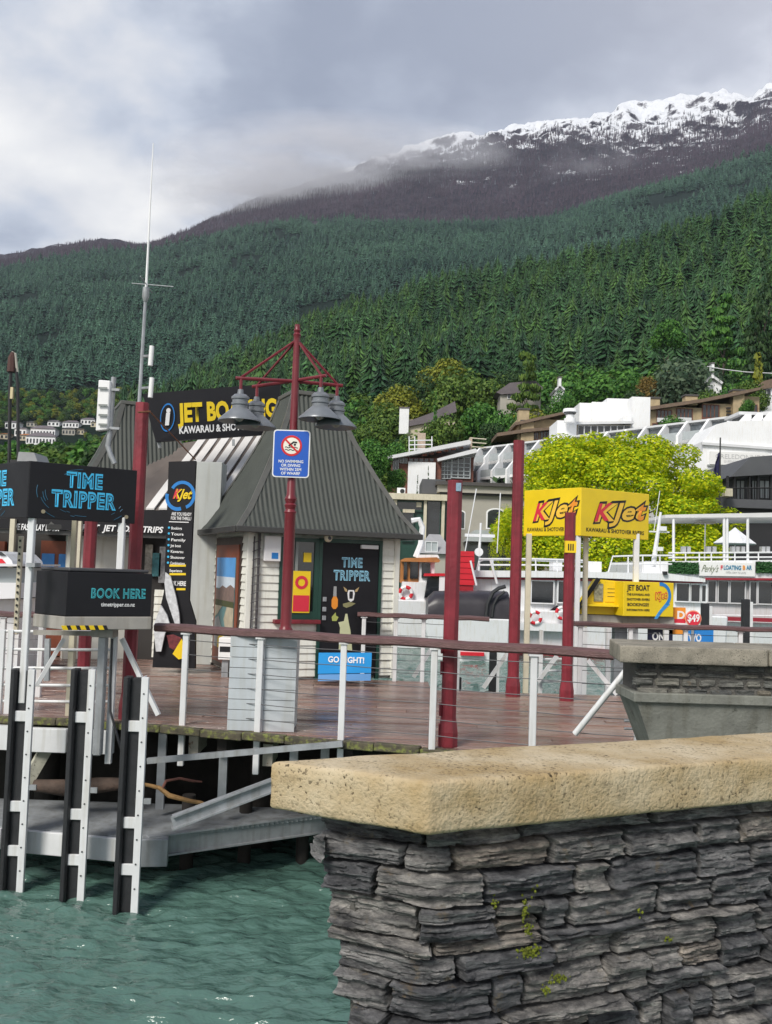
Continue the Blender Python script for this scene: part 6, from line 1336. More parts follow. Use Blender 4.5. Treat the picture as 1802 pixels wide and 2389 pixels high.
# ------------------------------------------------------------------ black building and flag on the right
bl_ = thing('black_house', 'black two storey building with charcoal roof and balcony at the right edge', 'building', tuple(at(1760, 1200, 66))); YB = 66.
poly_px(bl_, [(1706, 1112), (1752, 1066), (1860, 1058), (1860, 1104), (1796, 1107)], YB - 1.4, 9, m_rf_g, 'roof'); block(bl_, 1700, 1108, 1860, 1168, YB + 1.2, 8, m_rf_g, 'wall'); block(bl_, 1695, 1166, 1860, 1186, YB - 1, 10, m_rf_g, 'balcony_edge'); block(bl_, 1700, 1184, 1860, 1300, YB, 9, m_frame_d, 'lower_wall', 0)
for x in (1697, 1713, 1748, 1768, 1798): block(bl_, x, 1110, x + 4, 1166, YB - .9, .25, m_frame_d, 'post')
wins(bl_, [(1718, 1122, 1736, 1164), (1754, 1122, 1766, 1164), (1772, 1122, 1795, 1162)], YB + 1.1, m_gpanel, m_frame_d, mull=1)
rl_ = MB(); rl_.tube([at(1700, 1139, YB - .9), at(1860, 1138, YB - .9)], .05, 5)
for k in range(26): rl_.tube([at(1702 + 6 * k, 1139, YB - .9), at(1702 + 6 * k, 1165, YB - .9)], .02, 4, False)
rl_.build('balustrade', m_frame_d, bl_); poly_px(bl_, [(1692, 1139), (1710, 1140), (1710, 1158), (1692, 1157)], YB - 2, 1, m_cream, 'sign_box'); block(bl_, 1660, 1105, 1700, 1140, YB + 3, 3, m_wall_w, 'side_wing')
fp = thing('flagpole', 'dark flagpole with a limp navy flag before the hotel end wall', 'flagpole', tuple(at(1677, 1170, 62)))
MB().tube([(at(1681, 1021, 62).x, 62, 0), at(1681, 1021, 62)], [.09, .05], 8).build('pole', m_frame_d, fp, True)
fl_ = MB(); cols = []
for k in range(9):
    y = 1055 + k * 8.5; a = at(1679 - k * .1, y, 62); w_ = (.12, .22, .28, .33, .35, .33, .36, .30, .10)[k]
    fl_.v += [tuple(a), (a.x - w_ * .55, 62.14 - .06 * (k % 2), a.z - .1), (a.x - w_ * (.85 + .06 * k), 61.9 + .05 * (k % 3), a.z - .22)]
    if k: q_ = 3 * k; fl_.f += [(q_ - 3, q_ - 2, q_ + 1, q_), (q_ - 2, q_ - 1, q_ + 2, q_ + 1)]
fo = fl_.build('flag', M('navy_cloth', (.012, .012, .06), .8, var=.2), fp, True); md = fo.modifiers.new('thick', 'SOLIDIFY'); md.thickness = .02

# ================================================================== trees
def crown_mesh(name, mt, seed, shape, n=1500, leaf=.035):
    rg = random.Random(seed); b = MB(); pts = []
    if shape == 'round':
        blobs = [(rg.uniform(-.26, .26), rg.uniform(-.26, .26), rg.uniform(.30, .74), rg.uniform(.16, .27)) for _ in range(11)] + [(0, 0, .52, .32), (.05, -.05, .76, .20)]
    elif shape == 'wide':
        blobs = [(rg.uniform(-.36, .36), rg.uniform(-.30, .30), rg.uniform(.30, .62), rg.uniform(.14, .24)) for _ in range(14)] + [(0, 0, .6, .32)]
    elif shape == 'dome':
        blobs = []
        for _ in range(150):
            a = rg.uniform(0, 6.28); e_ = math.asin(rg.uniform(-.25, 1)); q = rg.uniform(.84, 1.06); blobs.append((.40 * math.cos(a) * math.cos(e_) ** .8 * q, .40 * math.sin(a) * math.cos(e_) ** .8 * q, .30 + .58 * math.sin(e_) * q, rg.uniform(.045, .10)))
    elif shape == 'column':
        blobs = [(rg.uniform(-.06, .06), rg.uniform(-.06, .06), .1 + .85 * k / 9, .20 * (1 - .085 * k) + .02) for k in range(10)]
    elif shape == 'cedar':
        blobs = []
        for k in range(9):
            z = .16 + .76 * k / 8; r_ = .42 * (1 - .8 * (k / 8)) + .03
            for q in range(max(3, 9 - k)): a = rg.uniform(0, 6.28); d_ = r_ * rg.uniform(.3, 1); blobs.append((d_ * math.cos(a), d_ * math.sin(a), z + rg.uniform(-.02, .02), (rg.uniform(.07, .13), .022)))
    else:                                                # fir: drooping boughs
        blobs = []
        for k in range(16):
            z = .06 + .90 * k / 15; r_ = .27 * (1 - k / 15) ** .9 + .012
            for q in range(max(4, 11 - k // 2)): a = rg.uniform(0, 6.28); d_ = r_ * rg.uniform(.45, 1); blobs.append((d_ * math.cos(a), d_ * math.sin(a), z - d_ * .25 + .03, (max(.02, r_ * .36), .028)))
    wts = [(q[3] if isinstance(q[3], float) else q[3][0]) ** 2 for q in blobs]
    for q in rg.choices(blobs, wts, k=n):
        rx, rz = (q[3], q[3] * .85) if isinstance(q[3], float) else q[3]
        d = Vector((rg.gauss(0, 1), rg.gauss(0, 1), rg.gauss(0, 1))).normalized(); rad = rg.uniform(.72, 1.06)
        c = Vector((q[0] + d.x * rx * rad, q[1] + d.y * rx * rad, q[2] + d.z * rz * rad)); nrm = (d + Vector((rg.uniform(-.8, .8), rg.uniform(-.8, .8), rg.uniform(-.3, .9)))).normalized()
        u_ = nrm.orthogonal().normalized(); u_ = (Matrix.Rotation(rg.uniform(0, 6.28), 3, nrm) @ u_); v_ = nrm.cross(u_); s_ = leaf * rg.uniform(.55, 1.3)
        b.add([c - u_ * s_, c - v_ * s_ * .55 + nrm * s_ * .15, c + u_ * s_, c + v_ * s_ * .55 - nrm * s_ * .1], [(0, 1, 2, 3)])
    me = bpy.data.meshes.new(name); me.from_pydata(b.v, [], b.f); me.materials.append(mt); return me
def trunk_mesh(name, mt, seed, top=.62, r0=.028, limbs=5):
    rg = random.Random(seed); b = MB(); b.tube([(0, 0, -.15), (rg.uniform(-.01, .01), 0, top * .5), (rg.uniform(-.02, .02), rg.uniform(-.02, .02), top)], [r0, r0 * .7, r0 * .25], 8)
    for k in range(limbs):
        a = rg.uniform(0, 6.28); z = top * rg.uniform(.3, .8); l_ = rg.uniform(.12, .26); b.tube([(0, 0, z), (math.cos(a) * l_ * .6, math.sin(a) * l_ * .6, z + l_ * .5), (math.cos(a) * l_, math.sin(a) * l_, z + l_ * .7)], [r0 * .45, r0 * .3, r0 * .1], 5)
    return b.mesh(name, mt, True)
m_bark = M('bark', (.09, .07, .055), .9, var=.3, vs=4)
LM = {'green': leafmat('leaf_green', (.018, .085, .018), (.13, .30, .05)), 'dark': leafmat('leaf_dark', (.012, .045, .016), (.07, .13, .04)), 'olive': leafmat('leaf_olive', (.030, .085, .016), (.17, .26, .045)),
      'gold': leafmat('leaf_gold', (.10, .14, .018), (.32, .33, .04)), 'rust': leafmat('leaf_rust', (.13, .10, .03), (.30, .20, .05)), 'grey': leafmat('leaf_grey', (.040, .085, .05), (.15, .21, .12)), 'lime': leafmat('leaf_lime', (.16, .33, .006), (.80, .80, .014), .35)}
_cm = {}; _tm = [trunk_mesh('trunk', m_bark, k) for k in range(3)]
NLEAF = {'round': 4200, 'wide': 4600, 'column': 1600, 'cedar': 4200, 'fir': 4500}
def tree(x, ytop, wpx, Y_, kind, colr, label, name='tree', zbase=None, seed=0, group='trees on the town hillside'):
    t_ = at(x, ytop, Y_); r_ = math.hypot(t_.x, t_.y); a = math.atan2(t_.x, t_.y)
    zb = float(sample(gridB, np.array([r_]), np.array([a]))[0]) if zbase is None else zbase
    o = thing(name, label, 'tree', (t_.x, t_.y, zb), group); h = t_.z - zb; ext = {'round': .94, 'wide': .90, 'column': .99, 'cedar': .95, 'fir': .99, 'dome': .95}[kind]; ww = {'round': .95, 'wide': 1.05, 'column': .44, 'cedar': .84, 'fir': .56, 'dome': 1.0}[kind]
    o.rotation_euler = (0, 0, seed * 1.3); W = px(wpx * (1.0 if kind in ('fir', 'cedar', 'column') else 1.55), Y_); ch = h if kind in ('fir', 'cedar', 'column') else min(h, W * 1.05)
    key = (kind, colr, seed % 3)
    if key not in _cm: _cm[key] = crown_mesh('crown', LM[colr], seed % 3 + 17, kind, NLEAF.get(kind, 2000), {'column': .05, 'cedar': .03, 'fir': .026}.get(kind, .032))
    c = bpy.data.objects.new('crown', _cm[key]); COL.objects.link(c); c.parent = o; c.scale = (W / ww, W / ww, ch / ext); c.location = (0, 0, h - ch)
    tk = bpy.data.objects.new('trunk', _tm[seed % 3]); COL.objects.link(tk); tk.parent = o; tk.scale = (min(W, h) * .8, min(W, h) * .8, h)
    return o
T = [(862, 1020, 70, 110, 'round', 'green', 'bright green tree just right of the kiosk roof'), (880, 985, 80, 160, 'round', 'olive', 'olive tree above the bright green tree beside the kiosk roof'),
     (905, 935, 95, 185, 'wide', 'olive', 'broad olive tree left of the white chimney'), (940, 895, 80, 200, 'round', 'gold', 'golden green tree highest on the left of the bush line'),
     (985, 868, 100, 205, 'wide', 'dark', 'dark spreading tree behind the grey roofed house'), (1035, 835, 90, 210, 'round', 'gold', 'yellowish tree at the top of the bush line'),
     (1075, 845, 120, 200, 'wide', 'olive', 'large golden olive tree right of the yellowish tree'), (1125, 880, 90, 195, 'round', 'olive', 'olive tree left of the bare pine'),
     (1018, 914, 30, 172, 'fir', 'green', 'small green fir in front of the grey roof'), (970, 1000, 95, 150, 'wide', 'olive', 'spreading bush below the grey roofed house'), (1045, 960, 90, 155, 'wide', 'olive', 'bush between the grey roof and the timber house'),
     (1120, 935, 85, 160, 'round', 'green', 'fresh green tree above the timber house roof'), (1180, 950, 90, 158, 'wide', 'green', 'green tree left of the tan chalet chimneys'), (1145, 985, 60, 150, 'round', 'dark', 'dark shrub above the white fins at their left end'),
     (925, 1030, 60, 128, 'round', 'green', 'green tree left of the timber house'), (1232, 822, 105, 183, 'cedar', 'olive', 'thin olive pine with bare grey trunk'), (1205, 862, 70, 215, 'round', 'dark', 'dark tree behind the bare pine'),
     (1290, 860, 95, 215, 'round', 'green', 'bright green tree behind the small white gable'), (1365, 845, 110, 205, 'wide', 'green', 'broad green tree behind the plant rooms, left of two'), (1430, 852, 130, 198, 'wide', 'green', 'broad green tree behind the plant rooms, right of two'),
     (1335, 862, 70, 208, 'round', 'olive', 'olive tree between the small gable and the broad green trees'), (1512, 876, 50, 190, 'round', 'rust', 'rust coloured bush between green and grey trees'), (1588, 836, 135, 186, 'round', 'grey', 'large grey green tree left of the white gable'),
     (1480, 905, 60, 180, 'wide', 'dark', 'dark shrub just behind the tallest white plant room'), (1650, 905, 60, 165, 'wide', 'olive', 'low olive hedge left of the chalet chimney'), (1705, 900, 80, 168, 'wide', 'green', 'low green hedge below the white gable'),
     (1765, 828, 46, 172, 'column', 'gold', 'narrow golden conifer near the right edge'), (1752, 885, 55, 168, 'round', 'olive', 'olive shrub at the foot of the golden conifer'), (1690, 690, 120, 235, 'cedar', 'green', 'layered cedar above the white gable'),
     (1784, 575, 110, 228, 'fir', 'dark', 'tall drooping fir at the right edge'), (1745, 930, 26, 130, 'round', 'green', 'small creeper bush beside the chalet chimney'), (1570, 965, 55, 131, 'wide', 'green', 'green shrub before the long chalet windows'),
     (1000, 1092, 22, 116, 'fir', 'dark', 'small dark conifer before the white wall of the timber house'), (975, 1112, 20, 116, 'fir', 'dark', 'short dark conifer left of the timber house glazing'), (930, 1092, 40, 112, 'round', 'green', 'green shrub at the left corner of the timber house'),
     (1560, 742, 60, 232, 'round', 'green', 'rounded bright tree among the conifers left of the cedar'), (1240, 945, 100, 165, 'wide', 'gold', 'yellow hedge above the tan chalet roof'), (1312, 908, 60, 160, 'wide', 'green', 'green shrub below the small white gable')]
for i, q_ in enumerate(T): tree(*q_, seed=i, name='fir_tree' if q_[4] in ('fir', 'cedar', 'column') else 'tree')
# the big lime tree on the waterfront
def big_lime(x, ytop, wpx, Y_, label, n, seed):
    t_ = at(x, ytop, Y_); o = thing('lime_tree', label, 'tree', (t_.x, t_.y, 0), 'yellow green trees on the waterfront'); W = px(wpx, Y_); h = t_.z
    c = bpy.data.objects.new('crown', crown_mesh('crown', LM['lime'], seed, 'dome', n, .0080)); COL.objects.link(c); c.parent = o; c.scale = (W / .98, W / 1.05, h / .98)
    tk = bpy.data.objects.new('trunk', trunk_mesh('trunk', m_bark, seed, .5, .02, 7)); COL.objects.link(tk); tk.parent = o; tk.scale = (W * .7, W * .7, h)
    return o
big_lime(1435, 978, 580, 62, 'big rounded yellow green tree behind the yellow sign', 110000, 5)
big_lime(1200, 1165, 120, 60, 'smaller yellow green tree left of the tall red pile', 9000, 8)
# bushes that cover the rest of the town slope
def bush_mesh(name, mt, seed): return crown_mesh(name, mt, seed, 'round', 700, .07)
scatter('shrubs_on_town_slope', 'mixed green shrubs covering the slope behind the town', 'shrubs', gridB, 1500, 112, 300, -26, 26, 5, 10, [bush_mesh('shrub', LM['green'], 41), bush_mesh('shrub', LM['olive'], 42), bush_mesh('shrub', LM['dark'], 43)], 31)
HH = [(28, 985, 26, 12, 'w'), (48, 1000, 22, 14, 'w'), (100, 1000, 46, 16, 'w'), (95, 1018, 55, 16, 'w'), (60, 1015, 24, 10, 'o'), (165, 985, 30, 10, 'w'), (125, 983, 22, 9, 'w'), (160, 1000, 24, 12, 'g'), (205, 978, 26, 10, 'w'), (222, 985, 16, 9, 'c'), (10, 1012, 16, 10, 'o'), (185, 1002, 18, 9, 'c'), (75, 985, 20, 8, 'g')]
def hit(grid, x, y, r0, r1):                     # distance at which the line of sight meets the slope
    d = ray(x, y); rr_ = np.linspace(r0, r1, 400); k = math.hypot(d.x, d.y); z = EYE + rr_ * d.z / k; g = sample(grid, rr_, np.full(400, math.atan2(d.x, d.y))); i = int(np.argmax(g >= z)); return float(rr_[i]) * d.y / k
HH = [(x, y, w_ * 1.25, h_ * 1.3, k) for x, y, w_, h_, k in HH]
def clear_of_houses(x, y, z, r_, a):
    ok = np.ones(len(x), bool)
    for hx, hy, w_, h_, k in HH:
        Yh = hit(gridA, hx, hy + h_, 560, 1000); p = at(hx, hy, Yh); ah = math.atan2(p.x, p.y); rh = math.hypot(p.x, p.y)
        ok &= ~((np.abs(a - ah) < (w_ / 2 + 3) / F) & (r_ > rh - 42) & (r_ < rh + 14))
    return ok
scatter('shrubs_below_far_houses', 'yellow green shrubs around the far houses on the left', 'shrubs', gridA, 2600, 560, 930, -26, 0, 5, 10, [bush_mesh('shrub', LM['green'], 44), bush_mesh('shrub', LM['olive'], 45), bush_mesh('shrub', LM['dark'], 46), bush_mesh('shrub', LM['gold'], 47)], 32, keep=clear_of_houses)
# far houses on the left
lb = ('small white house far left beside the crane', 'white house below the crane cables', 'wide white house in the middle of the far village', 'largest white house low in the far village', 'orange roofed house low in the far village', 'white house right of the dark conifer in the far village', 'white house just left of the dark conifer in the far village', 'grey roofed house right of the dark conifer', 'white house beside the panel antenna', 'cream house touching the panel antenna', 'orange roofed house at the left edge', 'cream house lowest below the panel antenna', 'grey roofed house above the wide white house')
for i, (x, y, w_, h_, k) in enumerate(HH):
    Y_ = hit(gridA, x, y + h_, 560, 1000); mw = {'w': m_wall_w, 'o': m_wall_c, 'g': m_wall_g, 'c': m_wall_c}[k]; mr = {'w': m_rf_m, 'o': M('orange_roof', (.42, .15, .04), .8), 'g': m_rf_d, 'c': m_rf_b}[k]
    h = thing('far_house', lb[i], 'house', tuple(at(x, y + h_, Y_)), 'houses of the far village'); X0, X1, Z0, Z1 = rect(x - w_ / 2, y, x + w_ / 2, y + h_, Y_)
    MB().box(X0, X1, Y_, Y_ + 9, Z0 - 14, Z1).build('wall', mw, h); zr = Z1 + (X1 - X0) * .16
    MB().add([(X0 - .6, Y_ - .8, Z1), (X1 + .6, Y_ - .8, Z1), (X1 + .6, Y_ + 9.8, Z1), (X0 - .6, Y_ + 9.8, Z1), (X0 + (X1 - X0) * .25, Y_ + 4.5, zr), (X1 - (X1 - X0) * .25, Y_ + 4.5, zr)], [(0, 1, 5, 4), (2, 3, 4, 5), (1, 2, 5), (3, 0, 4), (0, 3, 2, 1)]).build('roof', mr, h)
    n = max(2, int(w_ / 7))
    for q in range(n): a = X0 + (X1 - X0) * (q + .25) / n; MB().box(a, a + (X1 - X0) * .5 / n, Y_ - .15, Y_ + .1, Z0 + (Z1 - Z0) * .25, Z0 + (Z1 - Z0) * .72).build('window', m_win, h)

# ================================================================== boats
m_hull = M('white_gelcoat', (.80, .81, .83), .3, var=.04, vs=1, streak=.12); m_rtrim = M('boat_red', (.30, .02, .035), .4, var=.1); m_redp = M('bright_red', (.62, .015, .03), .5, var=.1, vs=2)
def hull(par, x0, x1, Y_, beam, ztop, mt, name='hull', bow=.8, xb=None):
    a, b_ = at(x0, 1400, Y_).x, at(x1, 1400, Y_).x; lo = WATER - .3
    return MB().hexa([(a + bow, Y_ + .3, lo), (b_, Y_ + .3, lo), (b_, Y_ + beam - .3, lo), (a + bow, Y_ + beam - .3, lo), (a, Y_, ztop), (b_, Y_, ztop), (b_, Y_ + beam, ztop), (a, Y_ + beam, ztop)]).build(name, mt, par, bevel=.05)
YF = 37.0
fe = thing('ferry', 'long white passenger ferry with maroon roof edge moored behind the wharf', 'ferry', tuple(at(1350, 1520, YF)))
hull(fe, 1065, 1700, YF, 5, at(1300, 1425, YF).z, m_hull); zs_ = at(1200, 1518, YF).z; X0, X1 = at(1080, 1500, YF).x, at(1700, 1500, YF).x; MB().box(X0 + .4, X1, YF + .06, YF + .2, WATER - .05, WATER + .28).build('boot_stripe', m_rtrim, fe)
poly_px(fe, [(1095, 1430), (1095, 1346), (1640, 1358), (1640, 1436)], YF + .3, 4.4, m_hull, 'cabin')
poly_px(fe, [(1090, 1346), (1090, 1331), (1240, 1332), (1370, 1334), (1560, 1338), (1646, 1350), (1646, 1358), (1380, 1348)], YF - .1, 5.2, m_hull, 'roof_edge'); poly_px(fe, [(1095, 1346), (1640, 1357), (1640, 1361), (1095, 1350)], YF + .12, 4.8, m_rtrim, 'roof_trim')
wins(fe, [(1240, 1356, 1290, 1406), (1302, 1357, 1345, 1405), (1577, 1362, 1606, 1402), (1611, 1364, 1631, 1403), (1636, 1366, 1645, 1403)], YF + .25, m_glass, m_hull, mull=0); poly_px(fe, [(1275, 1462), (1282, 1425), (1300, 1412), (1306, 1416), (1302, 1440), (1296, 1464)], YF + .2, .3, m_glass, 'bow_window')
poly_px(fe, [(1152, 1440), (1152, 1392), (1200, 1398), (1200, 1440)], YF - .2, 1.2, m_hull, 'side_deck'); block(fe, 1075, 1452, 1330, 1470, YF - .25, .3, m_hull, 'rubbing_strake')
def buoy(lab, x, y, r_, Y_):
    c = at(x, y, Y_); o = thing('lifebuoy', lab, 'lifebuoy', tuple(c), 'red and white lifebuoys on the boats'); rr_ = px(r_, Y_)
    for k in range(8):
        a0, a1 = 2 * math.pi * k / 8, 2 * math.pi * (k + 1) / 8; MB().tube([(c.x + rr_ * math.cos(a0 + (a1 - a0) * q / 4), c.y, c.z + rr_ * math.sin(a0 + (a1 - a0) * q / 4)) for q in range(5)], rr_ * .30, 8).build('segment', m_redp if k % 2 else m_wht, o, True)
def pipe_rail(par, pts, Y_, r_=.035, name='rail', mt=None): MB().tube([at(x, y, Y_) for x, y in pts], r_, 6).build(name, mt or m_hull, par, True)
for y in (1304, 1318): pipe_rail(fe, [(1118, y), (1250, y), (1370, y + 4)], YF + .3)
pipe_rail(fe, [(1110, 1340), (1118, 1310), (1130, 1306), (1210, 1306), (1370, 1312)], YF + .35)
for x in (1150, 1200, 1250, 1300, 1350): pipe_rail(fe, [(x, 1305), (x + 1, 1336)], YF + .3, .03)
pipe_rail(fe, [(1096, 1306), (1112, 1366)], YF - .2, .05); pipe_rail(fe, [(1145, 1306), (1160, 1362)], YF - .2, .05)
for q_ in ((1370, 1310, 1404, 1336), (1290, 1312, 1312, 1332)): block(fe, *q_, YF + .8, .8, m_hull, 'deck_box')
pipe_rail(fe, [(1420, 1335), (1430, 1298), (1500, 1296), (1568, 1296)], YF + .4); pipe_rail(fe, [(1424, 1316), (1568, 1316)], YF + .4, .03)
for x in (1466, 1500, 1540): pipe_rail(fe, [(x, 1296), (x, 1336)], YF + .4, .03)
ms = MB(); ms.tube([at(1524, 1322, YF + .6), at(1542, 1195, YF + .6)], [.11, .05], 8); ms.build('mast', m_hull, fe, True); block(fe, 1540, 1228, 1556, 1238, YF + .5, .3, m_hull, 'radar'); block(fe, 1532, 1276, 1548, 1285, YF + .5, .3, m_hull, 'radar'); pipe_rail(fe, [(1515, 1240), (1562, 1242)], YF + .6, .03); pipe_rail(fe, [(1526, 1240), (1540, 1145)], YF + .6, .015, 'whip_antenna'); block(fe, 1549, 1333, 1558, 1341, YF - .25, .2, m_frame_d, 'floodlight')
buoy('red and white lifebuoy on the ferry side left of the short red pile', 1249, 1441, 13, YF - .3); buoy('red and white lifebuoy on the ferry partly behind the short red pile', 1312, 1430, 13, YF - .3)
# floating bar, the next boat
YR = 41.0
ba = thing('bar_boat', 'white floating bar boat with canopied upper deck', 'boat', tuple(at(1750, 1520, YR)))
hull(ba, 1560, 1990, YR, 6, at(1750, 1452, YR).z, m_hull, bow=.2); poly_px(ba, [(1632, 1456), (1632, 1352), (1990, 1356), (1990, 1458)], YR + .2, 5.4, M('pale_grey_cabin', (.62, .61, .62), .5, var=.05, streak=.15), 'cabin')
wins(ba, [(1651, 1356, 1668, 1404), (1675, 1356, 1697, 1405), (1703, 1357, 1736, 1406), (1749, 1358, 1763, 1408), (1768, 1358, 1800, 1408), (1806, 1358, 1850, 1408)], YR + .15, m_glass, M('pale_grey_cabin', (.62, .61, .62), .5), mull=0)
poly_px(ba, [(1500, 1310), (1500, 1346), (1990, 1352), (1990, 1304)], YR - .2, 6, m_hull, 'upper_deck_side'); poly_px(ba, [(1645, 1348), (1990, 1350), (1990, 1355), (1645, 1353)], YR - .26, .05, m_rtrim, 'trim_line')
sgn = poly_px(ba, [(1631, 1311), (1762, 1314), (1762, 1345), (1631, 1343)], YR - .32, .1, M('white_board', (.80, .80, .78), .5, var=.02), 'name_board')
lettering("Perky's", at(1655, 1334, YR - .34), U, (Z + U * .2), .3, M('sage_print', (.22, .25, .16), .5), sgn, width=px(38, YR), height=px(17, YR), bold=.0, shear=.3, lift=.004)
for s_, x, wd_, mt in (('F', 1684, 5, m_red), ('LOATING', 1709, 40, M('teal_letters', (.02, .20, .35), .5)), ('B', 1736, 6, m_orange), ('AR', 1748, 13, M('teal_letters', (.02, .20, .35), .5))): lettering(s_, at(x, 1329, YR - .34), U, Z, .2, mt, sgn, width=px(wd_, YR), height=px(10, YR), bold=.03, lift=.004)
lettering('OPEN 10AM TO LATE', at(1717, 1338, YR - .34), U, Z, .1, M('grey_print', (.35, .36, .36), .6), sgn, width=px(46, YR), height=px(4.5, YR), lift=.004)
m_hedge = leafmat('hedge_leaf', (.01, .05, .012), (.04, .13, .035), 0)
for (x0, x1) in ((1560, 1629), (1764, 1880)):
    X0, X1, Z0, Z1 = rect(x0, 1312, x1, 1338, YR - .25); rg = random.Random(x0); b = MB()
    for _ in range(900):
        c = Vector((rg.uniform(X0, X1), YR - .25 - rg.uniform(0, .14), rg.uniform(Z0, Z1))); s_ = rg.uniform(.03, .07); n_ = Vector((rg.uniform(-1, 1), -1, rg.uniform(-.5, 1))).normalized(); u_ = n_.orthogonal().normalized(); v_ = n_.cross(u_); b.add([c - u_ * s_, c - v_ * s_ * .6, c + u_ * s_, c + v_ * s_ * .6], [(0, 1, 2, 3)])
    me_ = bpy.data.meshes.new('hedge_panel'); me_.from_pydata(b.v, [], b.f); me_.materials.append(m_hedge); link('hedge_panel', me_, ba)['kind'] = 'stuff'
    MB().box(X0, X1, YR - .24, YR - .2, Z0, Z1).build('hedge_backing', M('hedge_back', (.01, .03, .012), .9), ba)
poly_px(ba, [(1553, 1208), (1553, 1201), (1990, 1192), (1990, 1206)], YR - .1, 5.6, M('canopy_white', (.70, .69, .68), .6, var=.05), 'canopy')
for x in (1572, 1690, 1697, 1745): 
    for dY in (0, 4.8): q_ = [(x, 1206), (x, 1312)]; pipe_rail(ba, q_, YR + dY, .06, 'canopy_post')
for y in (1290, 1301): pipe_rail(ba, [(1560, y), (1990, y - 2)], YR - .05, .035)
for x in (1600, 1632, 1660, 1715, 1770): pipe_rail(ba, [(x, 1288), (x, 1312)], YR - .05, .03)
for k, x in enumerate((1597, 1608, 1655, 1668, 1712, 1722, 1735, 1782, 1793)): block(ba, x - 4, 1275, x + 4, 1290, YR + 1.5, .3, m_hull, 'chair_back')
pipe_rail(ba, [(1646, 1218), (1644, 1306)], YR + 1.8, .03, 'heater_pole'); block(ba, 1633, 1216, 1670, 1221, YR + 1.6, .8, m_wall_g, 'heater_head'); pipe_rail(ba, [(1640, 1435), (1990, 1440)], YR - .2, .04); block(ba, 1640, 1443, 1990, 1452, YR - .3, .25, m_rtrim, 'rubbing_strake')
um = thing('parasol', 'small white parasol seen between the bar deck posts', 'parasol', tuple(at(1715, 1300, 52))); c = at(1715, 1268, 52); MB().lathe([(0, .9), (.25, .7), (1.2, 0), (1.15, -.05), (0, .5)], c, 8).build('canopy', m_hull, um); MB().tube([c + Z * .6, (c.x, c.y, 0)], .04, 6).build('pole', m_hull, um)
# black covered jet boat
YJ = 33.5
jt = thing('covered_boat', 'small boat under a black fabric cover with roll bar', 'boat', tuple(at(1100, 1520, YJ))); b = MB(); N_ = 10
xa, xb = at(1000, 1410, YJ).x, at(1190, 1410, YJ).x; zlo, zhi = at(1100, 1442, YJ).z, at(1100, 1378, YJ).z
for i in range(13):
    f_ = i / 12; x = xa + (xb - xa) * f_; h = (zhi - zlo) * (1 - .10 * (1 - f_) ** 2) - (0 if f_ > .06 else .25)
    for k in range(N_ + 1): a = math.pi * k / N_; cs = math.cos(a); sn = math.sin(a); b.v.append((x, YJ + 1.1 - 1.1 * math.copysign(abs(cs) ** .55, cs), zlo + h * sn ** .6 if sn > 0 else zlo))
for i in range(12):
    for k in range(N_): q_ = i * (N_ + 1) + k; b.f.append((q_, q_ + 1, q_ + N_ + 2, q_ + N_ + 1))
b.f.append(tuple(range(N_ + 1))); b.f.append(tuple(12 * (N_ + 1) + k for k in range(N_ + 1))); b.build('cover', M('black_fabric', (.030, .026, .032), .38, var=.25, vs=2, bump=.2, bs=6), jt, True)
pipe_rail(jt, [(1134, 1440), (1138, 1408), (1150, 1382), (1165, 1372), (1180, 1368)], YJ - .05, .07, 'roll_bar', m_rub); pipe_rail(jt, [(1148, 1440), (1152, 1410), (1162, 1392), (1178, 1380)], YJ - .02, .05, 'roll_bar', m_rub)
MB().hexa([(xa + .3, YJ + .2, WATER - .2), (xb, YJ + .2, WATER - .2), (xb, YJ + 2, WATER - .2), (xa + .3, YJ + 2, WATER - .2), (xa - .2, YJ - .05, zlo), (xb, YJ - .05, zlo), (xb, YJ + 2.25, zlo), (xa - .2, YJ + 2.25, zlo)]).build('hull', m_hull, jt, bevel=.04); block(jt, 1075, 1522, 1130, 1530, YJ - .02, .2, m_redp, 'hull_stripe')
# wooden launch
YW = 38.5
la = thing('wooden_launch', 'white launch with varnished orange wooden wheelhouse beside the kiosk', 'boat', tuple(at(975, 1520, YW)))
m_varn = M('varnished_wood', (.42, .17, .05), .35, var=.2, vs=3)
hull(la, 880, 1090, YW, 3.4, at(970, 1400, YW).z, m_hull, bow=.5); block(la, 938, 1358, 1000, 1402, YW + .3, 2.6, m_hull, 'coaming'); block(la, 935, 1308, 978, 1360, YW + .5, 2.2, m_varn, 'wheelhouse'); wins(la, [(942, 1312, 950, 1352), (957, 1310, 976, 1350)], YW + .45, m_glass, None); block(la, 978, 1308, 1014, 1362, YW + .5, 2.2, m_hull, 'wheelhouse_side'); wins(la, [(984, 1314, 1004, 1348)], YW + .45, m_glass, None)
poly_px(la, [(936, 1306), (945, 1302), (1020, 1300), (1028, 1308), (1024, 1312), (936, 1310)], YW + .2, 3, m_varn, 'roof'); poly_px(la, [(975, 1302), (978, 1294), (1022, 1294), (1026, 1302)], YW + .4, 2.4, m_hull, 'roof_top')
poly_px(la, [(990, 1344), (992, 1338), (1042, 1338), (1042, 1344)], YW - .4, 2, m_redp, 'red_coaming'); poly_px(la, [(990, 1395), (998, 1346), (1028, 1344), (1024, 1390)], YW - .3, 1.4, m_glass, 'windscreen'); block(la, 1025, 1344, 1045, 1380, YW - .35, 1.5, m_hull, 'door')
buoy('red and white lifebuoy on the wooden launch beside the kiosk wall', 947, 1384, 14, YW + .1); pipe_rail(la, [(960, 1215), (978, 1212), (986, 1230), (982, 1270), (970, 1300)], YW + 1.5, .12, 'davit')
